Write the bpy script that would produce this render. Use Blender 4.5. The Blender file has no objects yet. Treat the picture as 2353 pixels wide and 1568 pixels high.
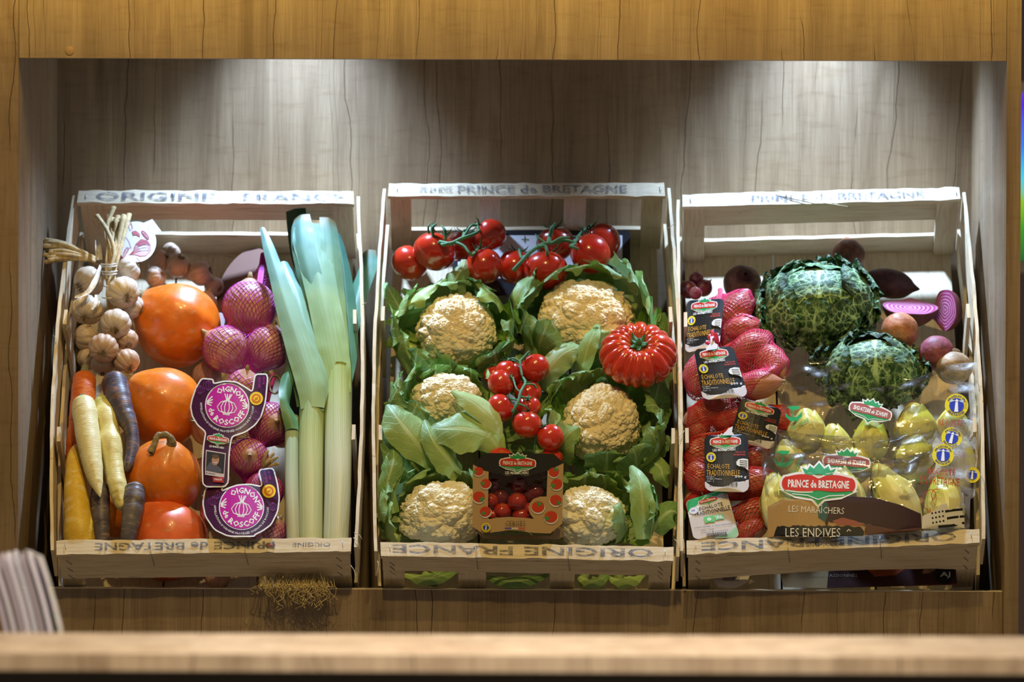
import bpy, math, random
import numpy as np
from mathutils import Vector
C = bpy.context.scene.collection
SC = bpy.context.scene
PI = math.pi
# ---------------------------------------------------------------- camera
F_PX = 10000.0
CAM = np.array([0.0, -5.965, 1.45])
YAW, PITCH, ROLL = math.radians(0.307), math.radians(0.963), math.radians(0.20)
_fw = np.array([-math.sin(YAW)*math.cos(PITCH), math.cos(YAW)*math.cos(PITCH), -math.sin(PITCH)])
_r0 = np.array([math.cos(YAW), math.sin(YAW), 0.0]); _u0 = np.cross(_r0, _fw)
_rt = _r0*math.cos(ROLL)+_u0*math.sin(ROLL); _up = np.cross(_rt, _fw)
cam_d = bpy.data.cameras.new('camera'); cam = bpy.data.objects.new('camera', cam_d); C.objects.link(cam)
from mathutils import Matrix
_m = Matrix.Identity(4)
for i in range(3):
    _m[i][0] = _rt[i]; _m[i][1] = _up[i]; _m[i][2] = -_fw[i]; _m[i][3] = CAM[i]
cam.matrix_world = _m
cam_d.sensor_width = 36.0; cam_d.lens = F_PX/2353*36; cam_d.clip_end = 60
cam_d.dof.use_dof = True; cam_d.dof.focus_distance = 5.96; cam_d.dof.aperture_fstop = 5.0
SC.camera = cam
# ---------------------------------------------------------------- view, world
vs = SC.view_settings
vs.view_transform = 'Standard'; vs.look = 'None'; vs.exposure = 0.0; vs.gamma = 1.0; vs.use_curve_mapping = False
SC.cycles.max_bounces = 7; SC.cycles.diffuse_bounces = 3; SC.cycles.glossy_bounces = 3; SC.cycles.transparent_max_bounces = 14
w = bpy.data.worlds.new('hall'); SC.world = w; w.use_nodes = True
w.node_tree.nodes['Background'].inputs[0].default_value = (1.0, 0.86, 0.66, 1)
w.node_tree.nodes['Background'].inputs[1].default_value = 0.13
# ---------------------------------------------------------------- lights
def spot(name, loc, target, power, color, angle, blend=0.6, radius=0.02):
    d = bpy.data.lights.new(name, 'SPOT'); d.energy = power; d.color = color
    d.spot_size = math.radians(angle); d.spot_blend = blend; d.shadow_soft_size = radius
    o = bpy.data.objects.new(name, d); C.objects.link(o); o.location = loc
    o.rotation_euler = (Vector(target)-Vector(loc)).to_track_quat('-Z', 'Y').to_euler()
    return o
COOL = (0.49, 0.69, 1.0); WARM = (1.0, 0.71, 0.26)
for lx in (-0.343, 0.419):
    spot('niche_spot', (lx, 0.385, 1.96), (lx, 0.21, 1.2), 62.0, COOL, 92, 1.0, 0.020)
spot('hall_spot', (-0.25, -1.62, 3.12), (0.0, 0.0, 1.40), 72, WARM, 66, 0.5, 0.03)
spot('hall_spot', (0.3, -1.5, 3.78), (0.0, 0.0, 1.40), 94, WARM, 58, 0.5, 0.03)
ad = bpy.data.lights.new('fascia_wash', 'AREA'); ad.shape = 'RECTANGLE'; ad.size = 1.9; ad.size_y = 0.04; ad.energy = 7.0; ad.color = (1.0, 0.68, 0.13); ad.spread = math.radians(24)  # added strip light that only brightens the fascia, no such fitting known
ao = bpy.data.objects.new('fascia_wash', ad); C.objects.link(ao); ao.location = (0.03, -0.95, 2.95); ao.rotation_euler = Vector((0, 0.95, -0.86)).to_track_quat('-Z', 'Y').to_euler()
hd = bpy.data.lights.new('hall_fill', 'AREA'); hd.shape = 'RECTANGLE'; hd.size = 3; hd.size_y = 1.5; hd.energy = 70; hd.color = (1.0, 0.80, 0.50); hd.spread = math.radians(70)  # unseen fill added to bounce off the floor onto the crate fronts
ho = bpy.data.objects.new('hall_fill', hd); C.objects.link(ho); ho.location = (0, -3.3, 3.9)
spot('counter_fill', (0.40, -2.3, 3.2), (0.40, -1.72, 1.1), 215, (1.0, 0.89, 0.78), 44, 0.6, 0.05)  # pair of unseen lights added to brighten the counter top
spot('counter_fill', (-0.40, -2.3, 3.2), (-0.40, -1.72, 1.1), 215, (1.0, 0.89, 0.78), 44, 0.6, 0.05)
# ---------------------------------------------------------------- picture helpers
def ray(px, py):
    return _rt*(px-1176.5)/F_PX + _up*(784-py)/F_PX + _fw
def P(px, py, Y=0.0):
    d = ray(px, py); return CAM + d*((Y-CAM[1])/d[1])
def proj(p):
    q = np.asarray(p, float)-CAM; z = q@_fw
    return (q@_rt/z*F_PX+1176.5, 784-q@_up/z*F_PX)
def nrm(a):
    a = np.asarray(a, float); return a/(np.linalg.norm(a, axis=-1, keepdims=True)+1e-12)
def lin(c):
    c = np.asarray(c, float)/255.0
    return np.where(c <= 0.04045, c/12.92, ((c+0.055)/1.055)**2.4)
def L4(*c):
    return tuple(float(x) for x in lin(c))+(1.0,)
# ---------------------------------------------------------------- mesh helpers
class G:
    def __init__(s):
        s.v = []; s.f = []; s.c = []; s.u = []; s.mi = []; s.n = 0
    def add(s, v, f, col=(1, 1, 1), uv=None, mi=0):
        v = np.asarray(v, float).reshape(-1, 3); n = len(v)
        s.v.append(v)
        c = np.asarray(col, float)
        s.c.append(np.broadcast_to(c, (n, 3)) if c.ndim == 1 else c.reshape(-1, 3))
        s.u.append(np.zeros((n, 2)) if uv is None else np.asarray(uv, float).reshape(-1, 2))
        for q in f: s.f.append(tuple(int(i)+s.n for i in q)); s.mi.append(mi)
        s.n += n
        return s
    def grid(s, Pn, cu=False, cv=False, col=(1, 1, 1), mi=0, capu=False):
        Pn = np.asarray(Pn, float); nu, nv = Pn.shape[:2]
        U, V = np.meshgrid(np.linspace(0, 1, nu), np.linspace(0, 1, nv), indexing='ij')
        I = np.arange(nu*nv).reshape(nu, nv)
        a = np.concatenate([I, I[:1]], 0) if cu else I
        if cv: a = np.concatenate([a, a[:, :1]], 1)
        f = np.stack([a[:-1, :-1], a[1:, :-1], a[1:, 1:], a[:-1, 1:]], -1).reshape(-1, 4)
        f = [tuple(q) for q in f.tolist()]
        if capu:
            f.append(tuple(I[0, ::-1].tolist())); f.append(tuple(I[-1].tolist()))
        return s.add(Pn, f, col, np.stack([U, V], -1), mi)
    def V(s):
        return np.concatenate(s.v) if s.v else np.zeros((0, 3))
ORG = {}
def obj(name, g, mats, parent=None, label=None, smooth=True, org=None):
    V = g.V()
    if parent is not None: o0 = ORG[parent.name]
    elif org is not None: o0 = np.asarray(org, float)
    else: o0 = np.array([V[:, 0].mean(), V[:, 1].mean(), V[:, 2].min()])
    me = bpy.data.meshes.new(name)
    me.from_pydata((V-o0).tolist(), [], g.f)
    ca = me.color_attributes.new('Col', 'FLOAT_COLOR', 'POINT')
    cc = np.ones((len(V), 4)); cc[:, :3] = np.concatenate(g.c); ca.data.foreach_set('color', cc.ravel())
    ua = me.attributes.new('St', 'FLOAT_VECTOR', 'POINT')
    uu = np.zeros((len(V), 3)); uu[:, :2] = np.concatenate(g.u); ua.data.foreach_set('vector', uu.ravel())
    if not isinstance(mats, (list, tuple)): mats = [mats]
    for m in mats: me.materials.append(m)
    if any(g.mi): me.polygons.foreach_set('material_index', g.mi)
    if smooth: me.polygons.foreach_set('use_smooth', [True]*len(me.polygons))
    me.update()
    o = bpy.data.objects.new(name, me); C.objects.link(o)
    if parent is not None: o.parent = parent
    else: o.location = o0
    ORG[o.name] = o0
    if label: o['label'] = label
    return o
def thing(name, label, cat, loc, group=None):
    o = bpy.data.objects.new(name, None); o.empty_display_size = 0.03; C.objects.link(o); o.location = tuple(float(x) for x in loc)
    ORG[o.name] = np.asarray(loc, float); o['label'] = label; o['category'] = cat
    if group: o['group'] = group
    return o
def tag(o, label, cat, group=None):
    o['label'] = label; o['category'] = cat
    if group: o['group'] = group
    return o
def struct(name, g, m):
    o = obj(name, g, m, smooth=False); o['kind'] = 'structure'; return o
BOXF = [(0, 3, 2, 1), (4, 5, 6, 7), (0, 1, 5, 4), (1, 2, 6, 5), (2, 3, 7, 6), (3, 0, 4, 7)]
def box(g, x0, x1, y0, y1, z0, z1, col=(1, 1, 1), mi=0):
    v = [(x0, y0, z0), (x1, y0, z0), (x1, y1, z0), (x0, y1, z0), (x0, y0, z1), (x1, y0, z1), (x1, y1, z1), (x0, y1, z1)]
    return g.add(v, BOXF, col, None, mi)
def frames(Pt, up0=None):
    """parallel-transport frames of a polyline"""
    Pt = np.asarray(Pt, float); n = len(Pt)
    T = np.zeros_like(Pt); T[1:-1] = Pt[2:]-Pt[:-2]; T[0] = Pt[1]-Pt[0]; T[-1] = Pt[-1]-Pt[-2]; T = nrm(T)
    a = np.array([0, -1.0, 0.3]) if up0 is None else np.asarray(up0, float)
    if abs(a@T[0])/np.linalg.norm(a) > 0.97: a = np.array([1.0, 0.1, 0])
    N = np.zeros_like(Pt); N[0] = nrm(a-T[0]*(a@T[0]))
    for i in range(1, n):
        q = N[i-1]-T[i]*(N[i-1]@T[i]); N[i] = nrm(q)
    return T, N, np.cross(T, N)
def smoothpath(pts, n=24, extra=None):
    """Catmull-Rom through pts; extra: list of scalars interpolated along with them"""
    p = np.asarray(pts, float); k = len(p)
    q = np.concatenate([[2*p[0]-p[1]], p, [2*p[-1]-p[-2]]])
    t = np.linspace(0, k-1-1e-9, n); i = t.astype(int); f = (t-i)[:, None]
    a, b, c, d = q[i], q[i+1], q[i+2], q[i+3]
    r = 0.5*((2*b)+(-a+c)*f+(2*a-5*b+4*c-d)*f*f+(-a+3*b-3*c+d)*f**3)
    if extra is None: return r
    return r, np.interp(t, np.arange(k), extra)
def tube(g, pts, rad, seg=10, col=(1, 1, 1), cap=True, mi=0, flat=1.0, up0=None):
    pts = np.asarray(pts, float); n = len(pts)
    rad = np.broadcast_to(np.asarray(rad, float), (n,)).copy()
    T, N, B = frames(pts, up0)
    if cap:
        pts = np.concatenate([pts[:1]-T[:1]*rad[0]*0.25, pts, pts[-1:]+T[-1:]*rad[-1]*0.25]); T = np.concatenate([T[:1], T, T[-1:]])
        N = np.concatenate([N[:1], N, N[-1:]]); B = np.concatenate([B[:1], B, B[-1:]]); rad = np.concatenate([[rad[0]*0.55], rad, [rad[-1]*0.55]])
    th = np.linspace(0, 2*PI, seg, endpoint=False)
    Q = pts[:, None]+rad[:, None, None]*(np.cos(th)[None, :, None]*N[:, None]*flat+np.sin(th)[None, :, None]*B[:, None])
    c = np.asarray(col, float)
    if c.ndim == 2:
        if cap: c = np.concatenate([c[:1], c, c[-1:]])
        c = np.repeat(c[:, None], seg, 1)
    return g.grid(Q, cv=True, col=c, mi=mi, capu=cap)
# value noise (smooth, vectorised) on 3-D points
_rs = np.random.RandomState(7); _tab = _rs.rand(4096)
def _h(i, j, k, s):
    return _tab[(i*73856093 ^ j*19349663 ^ k*83492791 ^ (s*2654435+17)) & 4095]
def vnoise(p, scale=1.0, seed=0):
    p = np.asarray(p, float)*scale; i = np.floor(p).astype(np.int64); f = p-i; f = f*f*(3-2*f)
    x, y, z = i[..., 0], i[..., 1], i[..., 2]; fx, fy, fz = f[..., 0], f[..., 1], f[..., 2]
    def l(a, b, t): return a+(b-a)*t
    r = l(l(l(_h(x, y, z, seed), _h(x+1, y, z, seed), fx), l(_h(x, y+1, z, seed), _h(x+1, y+1, z, seed), fx), fy),
          l(l(_h(x, y, z+1, seed), _h(x+1, y, z+1, seed), fx), l(_h(x, y+1, z+1, seed), _h(x+1, y+1, z+1, seed), fx), fy), fz)
    return r*2-1
def fbm(p, scale=1.0, seed=0, oct=3):
    r = 0; a = 1; t = 0
    for o in range(oct): r = r+a*vnoise(p, scale*2**o, seed+o*11); t += a; a *= 0.5
    return r/t
def sph(nu=32, nv=24):
    """unit sphere directions grid (nv+1, nu): rows pole to pole, axis +z"""
    ph = np.linspace(0, PI, nv+1); th = np.linspace(0, 2*PI, nu, endpoint=False)
    PH, TH = np.meshgrid(ph, th, indexing='ij')
    return PH, TH, np.stack([np.sin(PH)*np.cos(TH), np.sin(PH)*np.sin(TH), np.cos(PH)], -1)
def basis(axis, ref=(1, 0.05, 0)):
    z = nrm(axis); x = np.asarray(ref, float); x = nrm(x-z*(x@z)); y = np.cross(z, x)
    return np.stack([x, y, z])      # rows; world = local @ basis
# ---------------------------------------------------------------- material helpers
class N:
    def __init__(s, name):
        s.m = bpy.data.materials.new(name); s.m.use_nodes = True; s.t = s.m.node_tree
        s.b = s.t.nodes['Principled BSDF']; s.out = s.t.nodes['Material Output']
    def n(s, typ, **kw):
        o = s.t.nodes.new(typ)
        for k, v in kw.items():
            if isinstance(k, str) and hasattr(o, k): setattr(o, k, v)
        return o
    def l(s, a, b): s.t.links.new(a, b)
    def coord(s, kind='Object', scale=(1, 1, 1), rot=(0, 0, 0)):
        tc = s.n('ShaderNodeTexCoord'); mp = s.n('ShaderNodeMapping')
        mp.inputs['Scale'].default_value = scale; mp.inputs['Rotation'].default_value = rot
        s.l(tc.outputs[kind], mp.inputs[0]); return mp.outputs[0]
    def attr(s, name, scale=None):
        a = s.n('ShaderNodeAttribute'); a.attribute_name = name
        if scale is None: return a
        mp = s.n('ShaderNodeMapping'); mp.inputs['Scale'].default_value = scale; s.l(a.outputs['Vector'], mp.inputs[0]); return mp.outputs[0]
    def noise(s, vec, scale, detail=4, rough=0.55, dist=0.0):
        o = s.n('ShaderNodeTexNoise'); o.inputs['Scale'].default_value = scale; o.inputs['Detail'].default_value = detail
        o.inputs['Roughness'].default_value = rough; o.inputs['Distortion'].default_value = dist
        if vec is not None: s.l(vec, o.inputs['Vector'])
        return o.outputs['Fac']
    def voro(s, vec, scale, feature='F1', out='Distance'):
        o = s.n('ShaderNodeTexVoronoi', feature=feature); o.inputs['Scale'].default_value = scale
        if vec is not None: s.l(vec, o.inputs['Vector'])
        return o.outputs[out]
    def ramp(s, fac, stops, interp='LINEAR'):
        o = s.n('ShaderNodeValToRGB'); o.color_ramp.interpolation = interp; e = o.color_ramp.elements
        while len(e) < len(stops): e.new(0.5)
        for i, (p, c) in enumerate(stops):
            e[i].position = p; e[i].color = tuple(c)+((1.0,) if len(c) == 3 else ())
        s.l(fac, o.inputs[0]); return o.outputs[0]
    def rng(s, fac, a, b, c=0.0, d=1.0):
        o = s.n('ShaderNodeMapRange'); s.l(fac, o.inputs[0])
        for i, v in enumerate((a, b, c, d)): o.inputs[i+1].default_value = v
        return o.outputs[0]
    def mix(s, fac, a, b, mode='MIX'):
        o = s.n('ShaderNodeMix', data_type='RGBA', blend_type=mode)
        for sock, val in ((o.inputs[0], fac), (o.inputs[6], a), (o.inputs[7], b)):
            if isinstance(val, (int, float)): sock.default_value = val
            elif isinstance(val, (tuple, list)): sock.default_value = tuple(val)+((1.0,) if len(val) == 3 else ())
            else: s.l(val, sock)
        return o.outputs[2]
    def math(s, op, a, b=0.0):
        o = s.n('ShaderNodeMath', operation=op)
        for sock, val in ((o.inputs[0], a), (o.inputs[1], b)):
            if isinstance(val, (int, float)): sock.default_value = val
            else: s.l(val, sock)
        return o.outputs[0]
    def bump(s, h, strength=0.3, dist=0.002, prev=None):
        o = s.n('ShaderNodeBump'); o.inputs['Strength'].default_value = strength; o.inputs['Distance'].default_value = dist
        s.l(h, o.inputs['Height'])
        if prev is not None: s.l(prev, o.inputs['Normal'])
        return o.outputs[0]
    def set(s, **kw):
        for k, v in kw.items():
            k = {'col': 'Base Color', 'rough': 'Roughness', 'spec': 'Specular IOR Level', 'normal': 'Normal', 'sss': 'Subsurface Weight',
                 'coat': 'Coat Weight', 'alpha': 'Alpha', 'metal': 'Metallic', 'trans': 'Transmission Weight', 'sheen': 'Sheen Weight'}.get(k, k)
            i = s.b.inputs[k]
            if isinstance(v, (int, float)): i.default_value = v
            elif isinstance(v, (tuple, list)): i.default_value = tuple(v)+((1.0,) if len(v) == 3 and i.type == 'RGBA' else ())
            else: s.l(v, i)
        return s
def plain(name, col, rough=0.5, spec=0.4, metal=0.0, noise=0.0, bump=0.0, bscale=200, coat=0.0):
    m = N(name); c = tuple(col)[:3]
    if noise:
        f = m.noise(m.coord(), 60, 5); m.set(col=m.mix(m.rng(f, 0.3, 0.7), tuple(x*(1-noise) for x in c), tuple(min(1, x*(1+noise)) for x in c)))
    else: m.set(col=c)
    m.set(rough=rough, spec=spec, metal=metal, coat=coat)
    if bump: m.set(normal=m.bump(m.noise(m.coord(), bscale, 4), bump, 0.001))
    return m.m
# ================================================================ the wooden niche
def laminate(name, tint=(1, 1, 1), horizontal=False):
    m = N(name)
    rot = (0, PI/2, 0) if horizontal else (0, 0, 0)
    base = m.coord('Object', (1, 1, 1), rot)
    fine = m.noise(m.coord('Object', (60, 60, 1.4), rot), 7.0, 6, 0.7, 0.2)
    mid = m.noise(m.coord('Object', (7, 7, 0.7), rot), 3.0, 4, 0.6, 1.2)
    cross = m.noise(m.coord('Object', (9, 9, 45), rot), 2.0, 4, 0.6, 0.5)
    big = m.noise(m.coord('Object', (2.5, 2.5, 1.0), rot), 2.0, 2, 0.5)
    c1 = m.ramp(mid, [(0.28, (0.235*tint[0], 0.165*tint[1], 0.102*tint[2])), (0.5, (0.335*tint[0], 0.248*tint[1], 0.163*tint[2])), (0.72, (0.425*tint[0], 0.325*tint[1], 0.215*tint[2]))])
    c2 = m.mix(m.rng(fine, 0.36, 0.64, 0.4, 0), c1, m.mix(1.0, c1, (0.50, 0.42, 0.36), 'MULTIPLY'))
    c3 = m.mix(m.rng(cross, 0.52, 0.75, 0, 0.4), c2, m.mix(1.0, c2, (0.62, 0.52, 0.42), 'MULTIPLY'))
    c4 = m.mix(m.rng(big, 0.35, 0.7, 0, 0.35), c3, m.mix(1.0, c3, (0.80, 0.66, 0.52), 'MULTIPLY'))
    # long thin cracks that wander along the grain
    sp = m.n('ShaderNodeSeparateXYZ'); m.l(base, sp.inputs[0])
    def crack(scale, wid, amp, lo, seed):
        wob = m.math('MULTIPLY', m.math('SUBTRACT', m.noise(m.coord('Object', (3, 3, 3.2), rot), 1.0, 5, 0.5), 0.5), amp)
        w = m.math('ADD', m.math('ADD', m.math('ADD', sp.outputs[0 if not horizontal else 2], sp.outputs[1]), wob), seed)
        vo = m.n('ShaderNodeTexVoronoi', voronoi_dimensions='1D', feature='F1'); vo.inputs['Scale'].default_value = scale; vo.inputs['Randomness'].default_value = 1.0; m.l(w, vo.inputs['W'])
        k = m.rng(vo.outputs['Distance'], 0.0, wid*scale, 1, 0)
        seg = m.rng(m.noise(m.coord('Object', (14, 14, 3.3), rot), 1.0, 2), lo, lo+0.06, 0, 1)
        return m.math('MULTIPLY', k, seg)
    k = m.math('MAXIMUM', crack(12.0, 0.0010, 0.07, 0.43, 3.3), m.math('MULTIPLY', crack(34.0, 0.0006, 0.04, 0.47, 8.1), 0.6))
    c5 = m.mix(k, c4, m.mix(1.0, c4, (0.16, 0.11, 0.085), 'MULTIPLY'))
    b = m.bump(fine, 0.22, 0.0006); b = m.bump(k, -0.5, 0.0007, b)
    m.set(col=c5, rough=0.5, spec=0.35, normal=b)
    return m.m
LAM = laminate('oak_laminate')
LAMH = laminate('oak_laminate_lengthwise', horizontal=True)
LAMC = laminate('oak_laminate_sheen', (1.45, 1.6, 1.85), True)  # same oak for the counter, its glossy reflection put into a lighter tint
DARK = plain('black_paint', (0.006, 0.0055, 0.005), 0.6)
xl = P(47, 600)[0]; xr = P(2307, 600)[0]; xro = P(2341, 600)[0]
ztop = P(1178, 138)[2]; zlip = P(1178, 1356)[2]; D = 0.46
g = G(); box(g, xl-0.02, xr+0.02, D, D+0.02, zlip-0.25, 2.08); struct('wall_back', g, LAM)
g = G(); box(g, xl-0.019, xl-0.0005, 0.0, D, zlip-0.25, 2.08); struct('wall_left', g, LAM)
g = G(); box(g, xr+0.0005, xr+0.019, 0.0, D, zlip-0.25, 2.08); struct('wall_right', g, LAM)
g = G(); box(g, xl-0.019, xr+0.019, 0.0, D, 1.985, 2.005); struct('ceiling', g, LAM)
zfl = P(1178, 1278, -0.05)[2]-0.14*math.cos(math.radians(51.8))-0.004
g = G(); box(g, xl, xr, 0.0, D, zfl-0.02, zfl); struct('floor', g, DARK)
g = G(); box(g, xl, xr, -0.019, 0.0, ztop, 2.3); struct('trim_1', g, LAM)                   # fascia
g = G(); box(g, xl-0.30, xl-0.0006, -0.019, 0.0, 0.55, 2.3); struct('trim_2', g, LAM)       # left stile
g = G(); box(g, xr+0.0006, xro, -0.019, 0.44, 0.55, 2.3); struct('trim_3', g, LAM)          # right stile
g = G(); box(g, xl, xr, -0.001, 0.017, 0.55, zlip-0.0004); struct('trim_4', g, LAM)        # apron
g = G(); box(g, xl, xr, -0.0012, 0.0172, zlip-0.0004, zlip+0.0008); struct('trim_5', g, plain('edge_banding', (0.75, 0.62, 0.42), 0.35, 0.6))
# screw cover cap on the fascia
c0 = P(160, 117, -0.019); g = G(); th = np.linspace(0, 2*PI, 24, endpoint=False); R = 0.0062
rows = [np.stack([c0[0]+r*np.cos(th), np.full(24, c0[1]+y), c0[2]+r*np.sin(th)], -1) for r, y in ((R, 0.0), (R, -0.0005), (R*0.9, -0.0009), (0.0001, -0.0009))]
g.grid(np.array(rows), cv=True); tag(obj('screw_cap', g, plain('screw_cap', (0.36, 0.22, 0.11), 0.6)), 'small round brown screw cover cap on the wooden board above the crates', 'screw cap')
# hall behind on the right: wall and a bright screen
g = G(); box(g, -6, 6, 4.0, 4.1, 0, 4); struct('wall_hall', g, plain('hall_wall', (0.30, 0.24, 0.30), 0.8))
g = G(); box(g, -6, 6, -7, 4.1, -0.05, 0); struct('floor_hall', g, plain('hall_floor', (0.42, 0.36, 0.30), 0.6))
m = N('screen_picture'); st = m.attr('St').outputs['Vector']; sx = m.n('ShaderNodeSeparateXYZ'); m.l(st, sx.inputs[0])
rc = m.ramp(sx.outputs[1], [(0.0, (0.02, 0.12, 0.03)), (0.2, (0.05, 0.32, 0.02)), (0.36, (0.25, 0.55, 0.02)), (0.5, (0.05, 0.65, 0.9)), (0.68, (0.03, 0.22, 1.0)), (0.93, (0.08, 0.02, 0.9)), (1, (0.12, 0.04, 0.7))])
m.set(col=(0, 0, 0), **{'Emission Color': rc, 'Emission Strength': 1.0}); SCR = m.m
YS = 1.6
a = P(2330, 600, YS); b = P(2440, 215, YS)
t = thing('display_screen', 'large bright blue and green screen behind the right edge of the wooden niche', 'screen', (a[0]+0.1, YS, 0.0))
g = G(); g.grid(np.array([[(a[0], YS, a[2]), (a[0], YS, b[2])], [(a[0]+0.9, YS, a[2]), (a[0]+0.9, YS, b[2])]])); obj('screen_panel', g, SCR, t)
g = G(); box(g, a[0]-0.02, a[0]+0.92, YS+0.004, YS+0.06, a[2]-0.02, b[2]+0.02); obj('housing', g, plain('light_housing', (0.5, 0.45, 0.5), 0.4), t, smooth=False)
g = G(); box(g, a[0]+0.4, a[0]+0.5, YS+0.06, YS+0.12, 0, b[2]); box(g, a[0]+0.1, a[0]+0.8, YS-0.1, YS+0.3, 0, 0.02); obj('stand', g, DARK, t, smooth=False)
# foreground counter ledge (out of focus)
yb, yf = -1.55, -1.785
zc = P(1176, 1459, yb)[2]
zf2 = P(1176, 1546, yf)[2]
t = thing('counter', 'blurred wooden counter ledge running across the foreground', 'counter', (0, yf+0.08, 0))
g = G(); box(g, -1.1, 1.1, yf, yb, zf2, zc); obj('counter_top', g, LAMC, t, smooth=False)
g = G(); box(g, -1.1, 1.1, yf+0.012, yb-0.01, 0, zf2); obj('counter_front', g, DARK, t, smooth=False, label='black panel under the ledge')
g = G(); box(g, -1.1, 1.1, yb, yb+0.34, zc-0.07, zc-0.052); obj('inner_shelf', g, LAMH, t, smooth=False)
# leaflets leaning behind the ledge
m = N('leaflet_cover'); st = m.attr('St', (2.0, 3.2, 1)); cN = m.noise(st, 1.3, 1)
rcol = m.ramp(cN, [(0.3, (0.75, 0.70, 0.80)), (0.44, (0.80, 0.74, 0.80)), (0.54, (0.62, 0.68, 0.60)), (0.62, (0.80, 0.72, 0.45)), (0.72, (0.12, 0.2, 0.18))]); m.set(col=rcol, rough=0.3, spec=0.5); LEAF1 = m.m
zs = zc-0.052
cols = [(0.62, 0.56, 0.66), (0.75, 0.72, 0.8), (0.5, 0.44, 0.5), (0.80, 0.76, 0.84), (0.66, 0.66, 0.74), (0.42, 0.36, 0.4), (0.76, 0.72, 0.8), (0.82, 0.78, 0.84)]
rnd = random.Random(4)
for i in range(8):
    fx = [-52, -34, -16, -2, 14, 30, 48, 72][i]     # offset of the top right corner in the photograph, pixels
    tr = P(98+fx-72, 1283+[10, 6, 3, 1, -3, 2, -2, -4][i]*1.0, (yb+0.115)+0.012*i*0.3)
    br = P(165+fx-72-4, 1475, (yb+0.115)); br[2] = zs+0.001
    th_ = 0.004
    dx = br-tr; W = np.array([-0.012 if i < 7 else -0.028, 0.105, 0.0])
    g = G(); a0 = tr; a1 = tr+W; b0 = br; b1 = br+W
    n_ = 6
    Q = np.zeros((n_, n_, 3))
    for s_ in range(n_):
        for t_ in range(n_):
            s2, t2 = s_/(n_-1), t_/(n_-1)
            Q[s_, t_] = (b0*(1-t2)+a0*t2)*(1-s2)+(b1*(1-t2)+a1*t2)*s2+np.array([0.003*math.sin(t2*PI), 0, 0])
    g.grid(Q); Q2 = Q+np.array([-th_, 0, 0]); g.grid(Q2[::-1])
    for e1, e2 in ((Q[0], Q2[0]), (Q[-1], Q2[-1]), (Q[:, 0], Q2[:, 0]), (Q[:, -1], Q2[:, -1])):
        g.grid(np.array([e1, e2]), col=(0.9, 0.9, 0.9))
    o = obj('leaflet', g, LEAF1 if i == 7 else plain('leaflet_paper', cols[i], 0.4), smooth=False)
    tag(o, 'blurred glossy leaflet with pastel cover, frontmost of the leaning stack' if i == 7 else 'blurred leaflet edge in the stack leaning at the left behind the counter ledge', 'leaflet', 'leaflets leaning behind the counter')
    if i == 7: del o['group']
# ================================================================ crates
YF, YT, TH = -0.05, 0.344, 0.14
def poplar(name, scl, tint=(1, 1, 1)):
    m = N(name)
    a = m.noise(m.coord('Object', scl), 1.0, 6, 0.7, 0.3); b = m.noise(m.coord('Object', (5, 5, 5)), 2, 3)
    c = m.ramp(a, [(0.25, (0.50*tint[0], 0.39*tint[1], 0.25*tint[2])), (0.48, (0.74*tint[0], 0.63*tint[1], 0.45*tint[2])), (0.75, (0.82*tint[0], 0.73*tint[1], 0.56*tint[2]))])
    c = m.mix(m.rng(b, 0.4, 0.7, 0, 0.25), c, (0.62, 0.44, 0.24)); 
    sp = m.noise(m.coord('Object', (9, 90, 90)), 1.5, 4, 0.7); c = m.mix(m.rng(sp, 0.66, 0.72, 0, 0.55), c, (0.16, 0.10, 0.06))
    m.set(col=c, rough=0.7, spec=0.2, normal=m.bump(a, 0.5, 0.0012)); return m.m
POPX = poplar('poplar_across', (14, 190, 190)); POPL = poplar('poplar_along', (220, 20, 20)); 
STAPLE = plain('staple_steel', (0.35, 0.36, 0.38), 0.35, metal=1.0)
def stampmat():
    m = N('stamp_ink'); a = m.noise(m.coord('Object', (60, 160, 160)), 1.6, 5, 0.7)
    tr = m.n('ShaderNodeBsdfTransparent'); mx = m.n('ShaderNodeMixShader'); m.set(col=(0.13, 0.14, 0.19), rough=0.8, spec=0.1)
    m.l(m.rng(a, 0.36, 0.62, 0.12, 0.85), mx.inputs[0]); m.l(tr.outputs[0], mx.inputs[1]); m.l(m.b.outputs[0], mx.inputs[2]); m.l(mx.outputs[0], m.out.inputs[0]); return m.m
INK = stampmat()
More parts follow.
